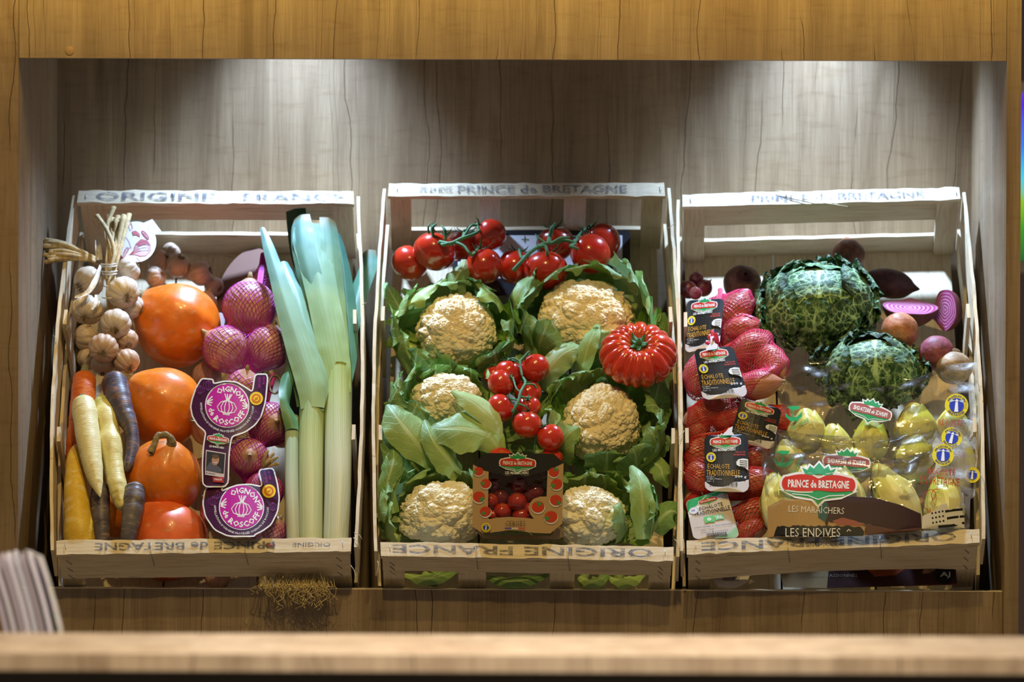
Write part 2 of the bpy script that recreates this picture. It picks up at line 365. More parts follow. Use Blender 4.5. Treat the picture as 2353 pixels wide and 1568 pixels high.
class Crate:
    def __init__(s, px, bl, br):
        s.FL, s.FR = P(*px[0], YF), P(*px[1], YF); s.TL, s.TR = P(*px[2], YT), P(*px[3], YT)
        s.X = nrm(s.FR-s.FL); s.Lv = nrm((s.TL+s.TR-s.FL-s.FR)/2); s.Nn = nrm(np.cross(s.X, s.Lv)); s.bl, s.br = bl, br
        s.W = np.linalg.norm(s.FR-s.FL); s.Ln = np.linalg.norm(s.TL-s.FL)
        s.F0 = (s.FL+s.FR)/2
    def K(s, u, v, h):
        u, v, h = np.broadcast_arrays(*(np.asarray(q, float) for q in (u, v, h)))
        uu, vv = u[..., None], v[..., None]
        p = (s.FL*(1-uu)+s.FR*uu)*(1-vv)+(s.TL*(1-uu)+s.TR*uu)*vv
        b = np.sin(np.clip(v, 0, 1)*PI)[..., None]
        return p+s.X*b*(-s.bl*(1-uu)+s.br*uu)+s.Nn*h[..., None]
    def at(s, px, py, h=0.0):
        """the point seen at a pixel on the plane h above the crate's mouth"""
        d = ray(px, py); o = s.F0+s.Nn*h; return CAM+d*(((o-CAM)@s.Nn)/(d@s.Nn))
    def box(s, g, u0, u1, v0, v1, h0, h1, rough=0.0006, seed=0, n=(2, 2), lean=0.0, sag=None):
        """crate-frame board; u and v in fractions, h in metres"""
        nu = max(2, n[0]); nv = max(2, n[1])
        us = np.linspace(u0, u1, nu); vs_ = np.linspace(v0, v1, nv)
        U, V = np.meshgrid(us, vs_, indexing='ij')
        pts = []
        for hh, dv in ((h0, 0), (h1, lean)):
            q = s.K(U, V+dv, np.full_like(U, hh))
            if sag is not None: q = q+s.Nn*(sag*np.sin((U-u0)/(u1-u0)*PI)[..., None]) if hh == h0 else q
            j = vnoise(q*np.array([1, 1, 1]), 160, seed)[..., None]; k = vnoise(q, 55, seed+5)[..., None]
            q = q+s.Lv*(j*rough+k*rough)*np.where((V == v0) | (V == v1), 1, 0)[..., None]+s.Nn*k*rough*0.7
            pts.append(q)
        a, b = pts
        g.grid(a[::-1]); g.grid(b)
        g.grid(np.array([a[0], b[0]])); g.grid(np.array([b[-1], a[-1]])); g.grid(np.array([b[:, 0], a[:, 0]])); g.grid(np.array([a[:, -1], b[:, -1]]))
def text2d(body, size=1.0, bold=0.0, sx=1.0, res=2):
    cu = bpy.data.curves.new('t', 'FONT'); cu.body = body; cu.size = size; cu.align_x = 'CENTER'; cu.align_y = 'CENTER'; cu.offset = bold; cu.resolution_u = res
    o = bpy.data.objects.new('t', cu); me = o.to_mesh()
    v = np.array([tuple(q.co)[:2] for q in me.vertices]) if len(me.vertices) else np.zeros((0, 2)); f = [tuple(p.vertices) for p in me.polygons]
    o.to_mesh_clear(); bpy.data.objects.remove(o); bpy.data.curves.remove(cu)
    if len(v): v = v*np.array([sx, 1.0])
    return v, f
def fit(v, w, h):
    """centre 2-D outline points and scale them into w x h"""
    lo, hi = v.min(0), v.max(0); s_ = np.array([w, h])/(hi-lo); return (v-(lo+hi)/2)*s_
STT = [None]
def staple(g, pa, pb, r=0.0004):
    g = G(); pa = np.asarray(pa); pb = np.asarray(pb); tube(g, [pa, (np.asarray(pa)+pb)/2+nrm(np.cross(np.asarray(pb)-pa, [1, 0, 0.2]))*0.0003, pb], r, 6); obj('staple', g, STAPLE, STT[0])
def make_crate(cr, label, front_slat, top_slat, end_strips, top_text, bot_text, bot_staples, sag=0.0, low=0.1):
    t = thing('wooden_crate', label, 'crate', cr.K(0.5, 0.5, -TH)); STT[0] = t
    w_ = 0.0235/cr.Ln; e = 0.005/cr.W; T = 0.006/cr.Ln
    # battens
    g = G(); cr.box(g, 0, 1, 1-w_, 1, -0.007, 0, seed=3, n=(40, 3), rough=0.0009); b1 = obj('batten', g, POPX, t, smooth=False)
    g = G(); cr.box(g, 0, 1, 0, w_, -0.007, 0, seed=9, n=(40, 3), rough=0.0009); b2 = obj('batten', g, POPX, t, smooth=False)
    for (txt, u0, u1, hh, px_) in top_text:
        v, f = text2d(txt, 1, 0.02); v = fit(v, 1, 1); g = G()
        g.add(cr.K((u0+u1)/2+v[:, 0]*(u1-u0), 1-w_*0.5+v[:, 1]*w_*hh, np.full(len(v), 0.0011)), f); obj('stamped_text', g, INK, b1, smooth=False)
    for (txt, u0, u1, hh, px_) in bot_text:
        v, f = text2d(txt, 1, 0.02); v = -fit(v, 1, 1); g = G()
        g.add(cr.K((u0+u1)/2+v[:, 0]*(u1-u0), w_*0.5+v[:, 1]*w_*hh, np.full(len(v), 0.0011)), f); obj('stamped_text', g, INK, b2, smooth=False)
    # end boards
    g = G(); cr.box(g, 0.005, 0.995, 0.0, T, -front_slat, -0.007, seed=5, n=(30, 2), rough=0.0004, sag=sag); obj('end_board', g, POPX, t, smooth=False)
    g = G(); cr.box(g, 0.01, 0.99, 0.0+0.2*T, T, -TH, -front_slat-0.052, seed=5, n=(20, 2)); obj('end_board', g, POPX, t, smooth=False)
    if top_slat: g = G(); cr.box(g, 0.005, 0.995, 1-T, 1, -top_slat, -0.007, seed=6, n=(20, 2)); obj('end_board', g, POPX, t, smooth=False)
    g = G(); cr.box(g, 0.01, 0.99, 1-T, 1, -TH, -low, seed=7, n=(20, 2)); obj('end_board', g, POPX, t, smooth=False)
    # floor
    for k in range(3):
        a = 0.01+k*0.327; g = G(); cr.box(g, a, a+0.320, 0.0, 1.0, -TH-0.004, -TH, seed=20+k, n=(2, 2)); obj('floor_board', g, POPL, t, smooth=False)
    # side slats, upper and lower, bowed
    for sd in (0, 1):
        for (h0, h1, off) in ((-0.066, -0.004, 0.0), (-0.136, -0.090, 0.006)):
            u0 = (-e if sd == 0 else 1.0); g = G()
            va, vb = (0.015, 0.99)
            sgn = -1 if sd == 0 else 1
            nv = 30; vv = np.linspace(va, vb, nv); sgn2 = off*sgn*-1
            uo = (0.0 if sd == 0 else 1.0)+sgn*0.004/cr.W+sgn*0.0*vv; th2 = 0.0045/cr.W
            rows = []
            for (du, hh) in ((0, h0), (0, h1), (th2, h1), (th2, h0)):
                q = cr.K(np.full(nv, uo)+sgn*du-sgn*off/cr.W*0.5, vv, np.full(nv, hh)); q = q+cr.Nn*(vnoise(q, 70, 31+sd)[:, None]*0.0012)+cr.X*(vnoise(q, 40, 3)[:, None]*0.0008); rows.append(q)
            g.grid(np.array(rows), cu=True); g.grid(np.array([[rows[0][0], rows[1][0]], [rows[3][0], rows[2][0]]])); g.grid(np.array([[rows[0][-1], rows[1][-1]], [rows[3][-1], rows[2][-1]]]))
            obj('side_slat', g, POPL, t, smooth=False)
        # corner posts
        for va in (T, 1-T-0.030/cr.Ln):
            ua = 0.006 if sd == 0 else 0.994-0.074
            if va < 0.5: ub = ua+0.074; g = G(); cr.box(g, ua, ub, va, va+0.008/cr.Ln, -TH, -0.007, n=(2, 2)); obj('corner_post', g, POPL, t, smooth=False)
            else: g = G(); cr.box(g, ua, ua+0.074, 1-T-0.008/cr.Ln, 1-T, -TH, -0.007, n=(2, 2)); obj('corner_post', g, POPL, t, smooth=False)
        # stiffeners half way along the sides
        for va in (0.30, 0.62):
            ua = 0.002 if sd == 0 else 0.998-0.014; g = G(); cr.box(g, ua, ua+0.012, va, va+0.040, -TH, -0.002, n=(2, 3), rough=0.0008, seed=int(va*99)+sd)
            obj('side_stiffener', g, POPL, t, smooth=False)
    for (u0, u1) in end_strips:
        g = G(); cr.box(g, u0, u1, T, T+0.005/cr.Ln, -TH, -0.007); obj('end_strip', g, POPL, t, smooth=False)
        if end_strips[0][0] != 0.26: pass
    g = G()
    for u in (0.03, 0.345, 0.66, 0.985):
        hh = 0.0012
        if u in (0.345, 0.66): staple(g, cr.K(u, 1-w_*0.1, hh+.001), cr.K(u+0.002, 1-w_*0.75, hh)); 
        else: staple(g, cr.K(u, 1-w_*0.3, hh), cr.K(u+0.002, 1-w_*0.7, hh))
    for u in bot_staples:
        staple(g, cr.K(u, w_*0.75, 0.0012), cr.K(u+0.001, -0.0012/cr.Ln, 0.0008)); staple(g, cr.K(u+0.001, -0.001/cr.Ln, 0.0008), cr.K(u+0.008, -0.001/cr.Ln, -0.028))
    for u in (0.03, 0.97): staple(g, cr.K(u, w_*0.75, 0.0014), cr.K(u+0.002, w_*0.3, 0.0014))
    for k in range(3):
        for u in (0.03, 0.95):
            h0 = -0.014-k*front_slat*0.30; staple(g, cr.K(u, -0.0008/cr.Ln, h0), cr.K(u+0.016, -0.0008/cr.Ln, h0-0.009), 0.0005)
    return t
CL = Crate([(130, 1275), (806, 1268), (181, 437), (812, 440)], 0.013, 0.008)
CM = Crate([(875, 1278), (1547, 1290), (894, 422), (1526, 420)], 0.009, 0.010)
CR = Crate([(1578, 1275), (2251, 1248), (1568, 447), (2204, 430)], 0.001, 0.008)
TCL = make_crate(CL, 'pale wooden crate at the left holding pumpkins, garlic, carrots, onions and leeks', 0.058, 0.060, [],
    [('ORIGINE', .065, .50, .66, 0), ('FRANCE', .60, .97, .66, 0)], [('PRINCE de BRETAGNE', .13, .74, .55, 0), ('ORIGINE', .80, .93, .3, 0)], (0.32, 0.64), sag=0.0, low=0.095)
TCM = make_crate(CM, 'pale wooden crate in the middle holding cauliflowers and tomatoes', 0.036, 0.0, [(0.265, 0.36), (0.58, 0.665)],
    [('PRINCE de BRETAGNE', .25, .865, .62, 0), ('ZE 29 IDEE', .11, .23, .4, 0)], [('ORIGINE FRANCE', .04, .93, .62, 0)], (0.325, 0.64), sag=0.0, low=0.103)
TCR = make_crate(CR, 'pale wooden crate at the right holding shallots, cabbages, beets and endives', 0.062, 0.066, [],
    [('PRINCE de BRETAGNE', .25, .87, .62, 0)], [('ORIGINE FRANCE', .05, .92, .62, 0)], (0.345, 0.66), sag=0.009, low=0.103)
w_ = 0.0235/CM.Ln
for (u0, u1) in ((0.33, 0.405), (0.637, 0.717)):   # upright strips at the far end of the middle crate
    g = G(); CM.box(g, u0, u1, 1-0.011/CM.Ln, 1-0.006/CM.Ln, -TH, -0.007); obj('end_strip', g, POPL, TCM, smooth=False)
g = G(); c0 = CL.K(0.725, w_*0.5, 0.0009); th = np.linspace(0, 2*PI, 20, endpoint=False)
g.grid(np.array([[c0+CL.X*0.0075*k*np.cos(a)+CL.Lv*0.0042*k*np.sin(a)+CL.Nn*(0.0006 if k < .5 else 0) for a in th] for k in (1, 0.7, 0.4, 0.02)]), cv=True,
       col=np.repeat(np.array([[0.35, 0.22, 0.12], [0.10, 0.04, 0.03], [0.28, 0.06, 0.04], [0.2, 0.05, 0.03]])[:, None], 20, 1))
mm = N('wood_knot'); mm.set(col=mm.attr('Col').outputs['Color'], rough=0.6); obj('knot', g, mm.m, TCL)
# loose fibres: two dry straws across the right crate's far rail, frayed splinters on the side slats
g = G(); tube(g, smoothpath([CR.at(1788, 440, .004), CR.at(1830, 452, .004), CR.at(1880, 464, .004), CR.at(1948, 475, .004)], 12), 0.0005, 5); SPL = plain('splinter_wood', (0.55, 0.42, 0.26), 0.7); obj('splinter', g, SPL, TCR)
g = G(); tube(g, smoothpath([CR.at(1783, 438, .004), CR.at(1840, 446, .005), CR.at(1900, 462, .004), CR.at(1925, 470, .003)], 12), 0.0005, 5); obj('splinter', g, SPL, TCR)
for cr_, tc, lst in ((CL, TCL, [((814, 1225), (832, 1240)), ((812, 1236), (826, 1262)), ((806, 1300), (816, 1330)), ((128, 790), (122, 770)), ((832, 700), (842, 696)), ((164, 735), (150, 760))]), (CM, TCM, [((868, 900), (862, 884)), ((868, 1290), (864, 1320)), ((1550, 1240), (1560, 1262)), ((1532, 527), (1552, 512)), ((866, 1190), (860, 1176))]), (CR, TCR, [((1572, 990), (1556, 1010)), ((1574, 1090), (1562, 1084)), ((1570, 1240), (1566, 1276)), ((2250, 900), (2240, 870)), ((2254, 1090), (2262, 1130))])):
    for a, b in lst:
        g = G(); p = cr_.at(*a, .0); q = cr_.at(*b, .004); tube(g, smoothpath([p, (p+q)/2+np.array([0.002, 0, 0.001]), q], 8), np.linspace(0.0006, 0.0002, 8), 4); obj('splinter', g, SPL, tc)
# ================================================================ produce kit
from mathutils.geometry import delaunay_2d_cdt, tessellate_polygon
def dep(p): return float((np.asarray(p)-CAM)@_fw)
def S(p): return dep(p)/F_PX                     # metres per photograph pixel at p
def skinmat(name, rough=0.4, spec=0.5, nscale=60, namt=0.15, bump=0.15, bscale=250, bdist=0.0008, sss=0.0, coat=0.0, stretch=None, spots=None):
    """material of a fruit or root: colour attribute times fine noise, bump"""
    m = N(name); a = m.attr('Col').outputs['Color']
    v = m.coord('Object', stretch or (1, 1, 1)); f = m.noise(v, nscale, 5, 0.6)
    c = m.mix(m.rng(f, 0.35, 0.65, 0, 1), m.mix(1.0, a, (1-namt,)*3, 'MULTIPLY'), m.mix(1.0, a, (1+namt,)*3, 'MULTIPLY'))
    if spots:
        sp = m.voro(m.coord('Object'), spots[0]); c = m.mix(m.rng(sp, spots[1], spots[1]*1.5, spots[3], 0), c, spots[2])
    m.set(col=c, rough=rough, spec=spec, coat=coat, **{'Coat Roughness': 0.12})
    if sss: m.set(sss=sss, **{'Subsurface Radius': (0.006, 0.004, 0.002), 'Subsurface Scale': 1.0})
    if bump: m.set(normal=m.bump(m.noise(v, bscale, 4), bump, bdist))
    return m.m
def mapring(cr, pts):
    """photo points [(px, py, h), ...] -> 3-D points"""
    return np.array([cr.at(a, b, h) for a, b, h in pts])
def mixc(a, b, t):
    a = np.asarray(a, float); b = np.asarray(b, float); t = np.clip(np.asarray(t, float), 0, 1)[..., None]; return a*(1-t)+b*t
def leaf(g, path, hw, up, fold=0.3, ruf=0.0, freq=9.0, nL=28, nW=13, ca=(0.2, 0.4, 0.1), cb=None, seed=0, power=1.6, roll=0.0, curlw=0.0, mi=0, jag=0.0, tipround=True):
    """a blade along a 3-D path; hw half widths; up outward normal; St = (across, along)"""
    p, w_ = smoothpath(path, nL, hw); T = np.gradient(p, axis=0); T = nrm(T); up = np.asarray(up, float)
    upv = np.broadcast_to(up, p.shape) if up.ndim == 1 else smoothpath(up, nL)
    Nn = nrm(upv-T*(upv*T).sum(1, keepdims=True)); B = np.cross(T, Nn)
    rl = np.linspace(0, 1, nL)*roll if np.isscalar(roll) else np.interp(np.linspace(0, 1, nL), np.linspace(0, 1, len(roll)), roll)
    c_, s_ = np.cos(rl)[:, None], np.sin(rl)[:, None]; Nn, B = Nn*c_+B*s_, B*c_-Nn*s_
    s = np.linspace(0, 1, nL)[:, None]; x = np.linspace(-1, 1, nW)[None]
    ph = seed*1.7
    rr = ruf*np.abs(x)**2.5*(np.sin(freq*2*PI*s*(1+0.15*np.sin(3*s+ph))+ph+x*1.3)*0.7+0.5*np.sin(freq*1.7*2*PI*s+ph*2.1-x))
    ww = w_[:, None]*(1-curlw*np.abs(x)**3)
    if jag: ww = ww*(1+jag*np.abs(x)*vnoise(np.stack([s*14+0*x, x*2+0*s, s*0+seed+0*x], -1), 1.0, seed))
    Q = p[:, None]+B[:, None]*(x*ww)[..., None]+Nn[:, None]*((fold*np.abs(x)**power*w_[:, None])+rr*w_.max())[..., None]
    Q = Q+nrm(Nn)[:, None]*(fbm(Q, 45, seed)*0.10*w_.max()*np.abs(x))[..., None]
    cb = ca if cb is None else cb
    t = np.broadcast_to(s, (nL, nW)); col = mixc(ca, cb, t)
    U = np.broadcast_to((x+1)/2, (nL, nW)); I = np.arange(nL*nW).reshape(nL, nW)
    f = np.stack([I[:-1, :-1], I[1:, :-1], I[1:, 1:], I[:-1, 1:]], -1).reshape(-1, 4).tolist()
    return g.add(Q, f, col.reshape(-1, 3), np.stack([U, t], -1), mi)
# ---- flat artwork mapped onto a surface
def cdt(poly, step=None):
    poly = [Vector((float(a), float(b))) for a, b in poly]; n = len(poly)
    pts = list(poly)
    if step:
        A = np.array([(q.x, q.y) for q in poly]); lo, hi = A.min(0), A.max(0)
        gx, gy = np.meshgrid(np.arange(lo[0]+step/2, hi[0], step), np.arange(lo[1]+step/2, hi[1], step)); q = np.stack([gx.ravel(), gy.ravel()], -1)
        ins = np.zeros(len(q), bool)
        for i in range(n):
            a, b = A[i], A[(i+1) % n]; c = ((a[1] > q[:, 1]) != (b[1] > q[:, 1])) & (q[:, 0] < (b[0]-a[0])*(q[:, 1]-a[1])/(b[1]-a[1]+1e-12)+a[0]); ins ^= c
            d = b-a; t = np.clip(((q-a)@d)/(d@d+1e-12), 0, 1); ok = np.linalg.norm(q-(a+t[:, None]*d), axis=1) > step*0.3
            ins_d = ok if i == 0 else (ins_d & ok)
        pts += [Vector((float(a), float(b))) for a, b in q[ins & ins_d]]
    r = delaunay_2d_cdt(pts, [], [list(range(n))], 1, 1e-7)
    return np.array([(q.x, q.y) for q in r[0]]), [tuple(f) for f in r[2]]
class Art:
    """artwork in local 2-D units (x right, y down as printed); f(xy, off) -> 3-D"""
    def __init__(s, f, step=None, layer=0.00012): s.f = f; s.g = G(); s.k = 1; s.step = step; s.lay = layer
    def put(s, v, f, col, off=None):
        s.g.add(s.f(np.asarray(v, float), s.k*s.lay if off is None else off), f, col)
    def poly(s, pts, col, step='d'):
        v, f = cdt(pts, s.step if step == 'd' else step); s.put(v, f, col); return s
    def up(s): s.k += 1; return s
    def disc(s, cx, cy, r, col, ry=None, n=28, rot=0):
        th = np.linspace(0, 2*PI, n, endpoint=False); ry = ry or r; a, b = r*np.cos(th), ry*np.sin(th); c, d = math.cos(rot), math.sin(rot)
        return s.poly(np.stack([cx+a*c-b*d, cy+a*d+b*c], -1), col)
    def line(s, pts, w, col, closed=False):
        p = np.asarray(pts, float)
        if closed: p = np.concatenate([p, p[:1]])
        d = np.gradient(p, axis=0); d = d/(np.linalg.norm(d, axis=1, keepdims=True)+1e-9)
        if closed: d[0] = d[-1] = nrm(d[0]+d[-1])
        nn = np.stack([-d[:, 1], d[:, 0]], -1)*w/2; v = np.concatenate([p+nn, p-nn]); n = len(p)
        s.put(v, [(i, i+1, n+i+1, n+i) for i in range(n-1)], col); return s
    def arc(s, cx, cy, r, a0, a1, w, col, n=24):
        th = np.radians(np.linspace(a0, a1, n)); return s.line(np.stack([cx+r*np.cos(th), cy+r*np.sin(th)], -1), w, col)
    def text(s, body, cx, cy, w, h, col, rot=0.0, bold=0.02, arc=None, flip=1, bend=0.0, sxf=1):
        v, f = text2d(body, 1, bold, res=1)
        if not len(v): return s
        v = fit(v, w, h); v[:, 1] *= -flip; v[:, 0] *= sxf
        if arc is not None:                      # arc = (radius, centre angle deg, side) text runs round a circle centred cx, cy
            R, a0, side = arc
            if side > 0: th = math.radians(a0)+v[:, 0]/R; rr = R-v[:, 1]; v = np.stack([cx+rr*np.cos(th), cy+rr*np.sin(th)], -1)
            else: th = math.radians(a0)-v[:, 0]/R; rr = R+v[:, 1]; v = np.stack([cx+rr*np.cos(th), cy+rr*np.sin(th)], -1)
        else:
            v[:, 1] += bend*v[:, 0]**2/max(w, 1e-6)
            c, d = math.cos(math.radians(rot)), math.sin(math.radians(rot)); v = np.stack([cx+v[:, 0]*c-v[:, 1]*d, cy+v[:, 0]*d+v[:, 1]*c], -1)
        s.put(v, f, col); return s
    def obj(s, name, parent, mat, label=None): return obj(name, s.g, mat, parent, label, smooth=False)
def xf(cx, cy, rot=0, sc=1.0):
    """returns a function taking local points to (cx, cy) turned by rot degrees"""
    c, d = math.cos(math.radians(rot)), math.sin(math.radians(rot))
    def f(p): p = np.asarray(p, float)*sc; return np.stack([cx+p[..., 0]*c-p[..., 1]*d, cy+p[..., 0]*d+p[..., 1]*c], -1)
    return f
WHITE, RED, GREEN, DGREEN = (0.82, 0.82, 0.80), (0.62, 0.035, 0.02), (0.03, 0.32, 0.10), (0.02, 0.16, 0.06)
def logo(A, cx, cy, w, rot=0, text=True, flip=False, red=RED):
    """the growers' emblem: crown, red banner with lettering, green furrows; w its width"""
    T = xf(cx, cy, rot, w/100.0)
    m1 = -1 if flip else 1
    def Q(p): p = np.asarray(p, float); return T(p*np.array([m1, 1]))
    def banner(gx, gy):
        t = np.linspace(0, 1, 24); x = -47+94*t; yt = -9-3.5*np.abs(np.sin(t*2*PI))*1-0+2*np.exp(-((t-.5)/.06)**2); yb = 8+1.5*np.abs(np.sin(t*2*PI))
        th = np.linspace(-PI/2, PI/2, 8)
        r_ = np.stack([47+9*np.cos(th), 9.5*np.sin(th)], -1); l_ = np.stack([-47-9*np.cos(th), -9.5*np.sin(th)], -1)
        p = np.concatenate([np.stack([x, yt], -1), r_[1:-1], np.stack([x, yb], -1)[::-1], l_[1:-1]]); return p*np.array([0.86*gx, gy])
    crown = [(-17, -11), (-22, -21), (-15, -18), (-12, -24), (-7, -20), (0, -28), (7, -20), (12, -24), (15, -18), (22, -21), (17, -11), (0, -13)]
    field = [(-46, 9), (-30, 16), (-8, 19), (0, 27), (8, 19), (30, 16), (46, 9), (0, 3)]
    big = np.array(crown)*1.0; A.poly(Q([(-20, -9), (-25, -23), (-16, -21), (-13, -27), (-7, -23), (0, -31), (7, -23), (13, -27), (16, -21), (25, -23), (20, -9)]), WHITE)
    A.poly(Q([(-52, 8), (-30, 19), (-9, 22), (0, 31), (9, 22), (30, 19), (52, 8), (0, 4)]), WHITE)
    A.poly(Q(banner(1.06, 1.25)), WHITE); A.up()
    A.poly(Q(crown), GREEN); A.poly(Q(field), GREEN); A.up()
    A.poly(Q(banner(1, 1)), red)
    A.line(Q([(-34, 13.5), (-14, 15), (0, 20)]), w*0.012, WHITE); A.line(Q([(34, 13.5), (14, 15), (0, 20)]), w*0.012, WHITE); A.up()
    if text: A.text('PRINCE de BRETAGNE', cx, cy, w*0.80, w*0.105, WHITE, rot=rot, bold=0.03, sxf=m1)
    A.up()
def badge(A, cx, cy, r, rot=0, text=True):
    """round yellow seal with a blue disc and a white lighthouse"""
    T = xf(cx, cy, rot, r)
    A.disc(cx, cy, r, (0.75, 0.62, 0.03)); A.up(); A.disc(cx, cy, r*0.62, (0.035, 0.06, 0.42)); A.up()
    A.poly(T([(-.1, -.30), (.1, -.30), (.17, .55), (-.17, .55)]), WHITE); A.poly(T([(-.13, -.42), (0, -.56), (.13, -.42), (.13, -.33), (-.13, -.33)]), WHITE)
    A.poly(T([(-.12, -.4), (-.55, -.5), (-.55, -.25)]), (0.55, 0.6, 0.7)); A.poly(T([(.12, -.4), (.55, -.5), (.55, -.25)]), (0.55, 0.6, 0.7))
    if text:
        A.text('PRODUIT EN', cx, cy, r*1.75, r*0.2, (0.03, 0.05, 0.2), arc=(r*0.8, -90+rot, 1)); A.text('BRETAGNE', cx, cy, r*1.5, r*0.2, (0.03, 0.05, 0.2), arc=(r*0.8, 90+rot, -1))
    A.up()
def barcode(A, cx, cy, w, h, rot=0, seed=1, num=True):
    T = xf(cx, cy, rot); rn = random.Random(seed); x = -w/2
    while x < w/2:
        b = rn.choice((0.008, 0.014, 0.02))*w*1.3; A.put(T([(x, -h/2), (x+b, -h/2), (x+b, h/2), (x, h/2)]), [(0, 1, 2, 3)], (0.02, 0.02, 0.02)); x += b+rn.choice((0.01, 0.02))*w*1.2
    if num: A.text('3 370561 601303', *T([(0, h*0.5+h*0.16)])[0], w, h*0.16, (0.02, 0.02, 0.02), rot=rot)
def printmat(name, rough=0.3, spec=0.5, coat=0.0, bump=0.0):
    m = N(name); m.set(col=m.attr('Col').outputs['Color'], rough=rough, spec=spec, coat=coat)
    return m.m
PRINT = printmat('printed_card', 0.28, 0.5, 0.3); PAPER = printmat('printed_paper', 0.6, 0.3); FILM = printmat('printed_film_ink', 0.4, 0.12, 0.0)
MATT = skinmat('matt_skin', 0.7, 0.25, 90, 0.15, 0.3, 300)
# ---- net bags
def netenv(spheres, a, b, nu=96, nv=80, grow=1.03, rmin=0.12, smooth=3, necks=(0.06, 0.1), rend=(0.1, 0.1)):
    a, b = np.asarray(a, float), np.asarray(b, float); ax = nrm(b-a); Ln = np.linalg.norm(b-a)
    e1 = nrm(np.cross(ax, [0.2, 1, 0.1])); e2 = np.cross(ax, e1)
    v = np.linspace(0, 1, nv); u = np.linspace(0, 2*PI, nu, endpoint=False)
    d = np.cos(u)[:, None]*e1+np.sin(u)[:, None]*e2
    cen = a+ax*Ln*v[:, None]
    R = np.zeros((nv, nu)); rm = max(q[1] for q in spheres)
    for c, r in spheres:
        q = np.asarray(c)-cen; dq = q@d.T; disc = (r*grow)**2-(q*q).sum(1)[:, None]+dq**2
        t = np.where(disc > 0, dq+np.sqrt(np.maximum(disc, 0)), 0); R = np.maximum(R, t)
    for _ in range(smooth):      # bridge hollows, as a stretched net does
        m_ = (np.roll(R, 2, 1)+np.roll(R, -2, 1))/2; R = np.maximum(R, m_*0.995); R[2:-2] = np.maximum(R[2:-2], (R[:-4]+R[4:])/2*0.97)
    ta = np.clip(v/necks[0], 0, 1); tb = np.clip((1-v)/necks[1], 0, 1)
    base = rm*rmin; R = np.maximum(R, base)
    lim = rm*np.minimum(rend[0]+(ta**0.6)*3, rend[1]+(tb**0.6)*3); R = np.minimum(R, lim[:, None])
    for _ in range(2): R = (R+np.roll(R, 1, 1)+np.roll(R, -1, 1))/3; R[1:-1] = (R[:-2]+R[1:-1]*2+R[2:])/4
    return cen, d, R
def netmesh(env, K=44, turns=1.0, rad=0.00035, seg=3, n=110, v0=0.0, v1=1.0, hexa=0.25, seed=1):
    cen, d, R = env; nv, nu = R.shape; g = G()
    def samp(u, v):
        u = (u % 1.0)*nu; i = np.floor(u).astype(int) % nu; fu = u-np.floor(u); j = np.clip((v*(nv-1)).astype(int), 0, nv-2); fv = v*(nv-1)-j; i2 = (i+1) % nu
        r = (R[j, i]*(1-fu)+R[j, i2]*fu)*(1-fv)+(R[j+1, i]*(1-fu)+R[j+1, i2]*fu)*fv
        c = cen[j]*(1-fv)[:, None]+cen[j+1]*fv[:, None]; dd = nrm(d[i]*(1-fu)[:, None]+d[i2]*fu[:, None]); return c+dd*r[:, None]
    # arc-length along v, so cells stay even
    mr = R.mean(1); dl = np.sqrt(np.gradient(mr)**2+(np.linalg.norm(cen[1]-cen[0]))**2); s = np.cumsum(dl); s = (s-s[0])/(s[-1]-s[0])
    t = np.linspace(v0, v1, n); v = np.interp(t, s, np.linspace(0, 1, nv))
    for sg in (1, -1):
        for k in range(K):
            wob = 0.004*np.sin(t*9+k)
            tube(g, samp(k/K+sg*turns*t+wob, v), rad, seg, cap=False)
    return g
def netmat(name, col, bright=1.0):
    m = N(name); m.set(col=col, rough=0.35, spec=0.5); return m.m
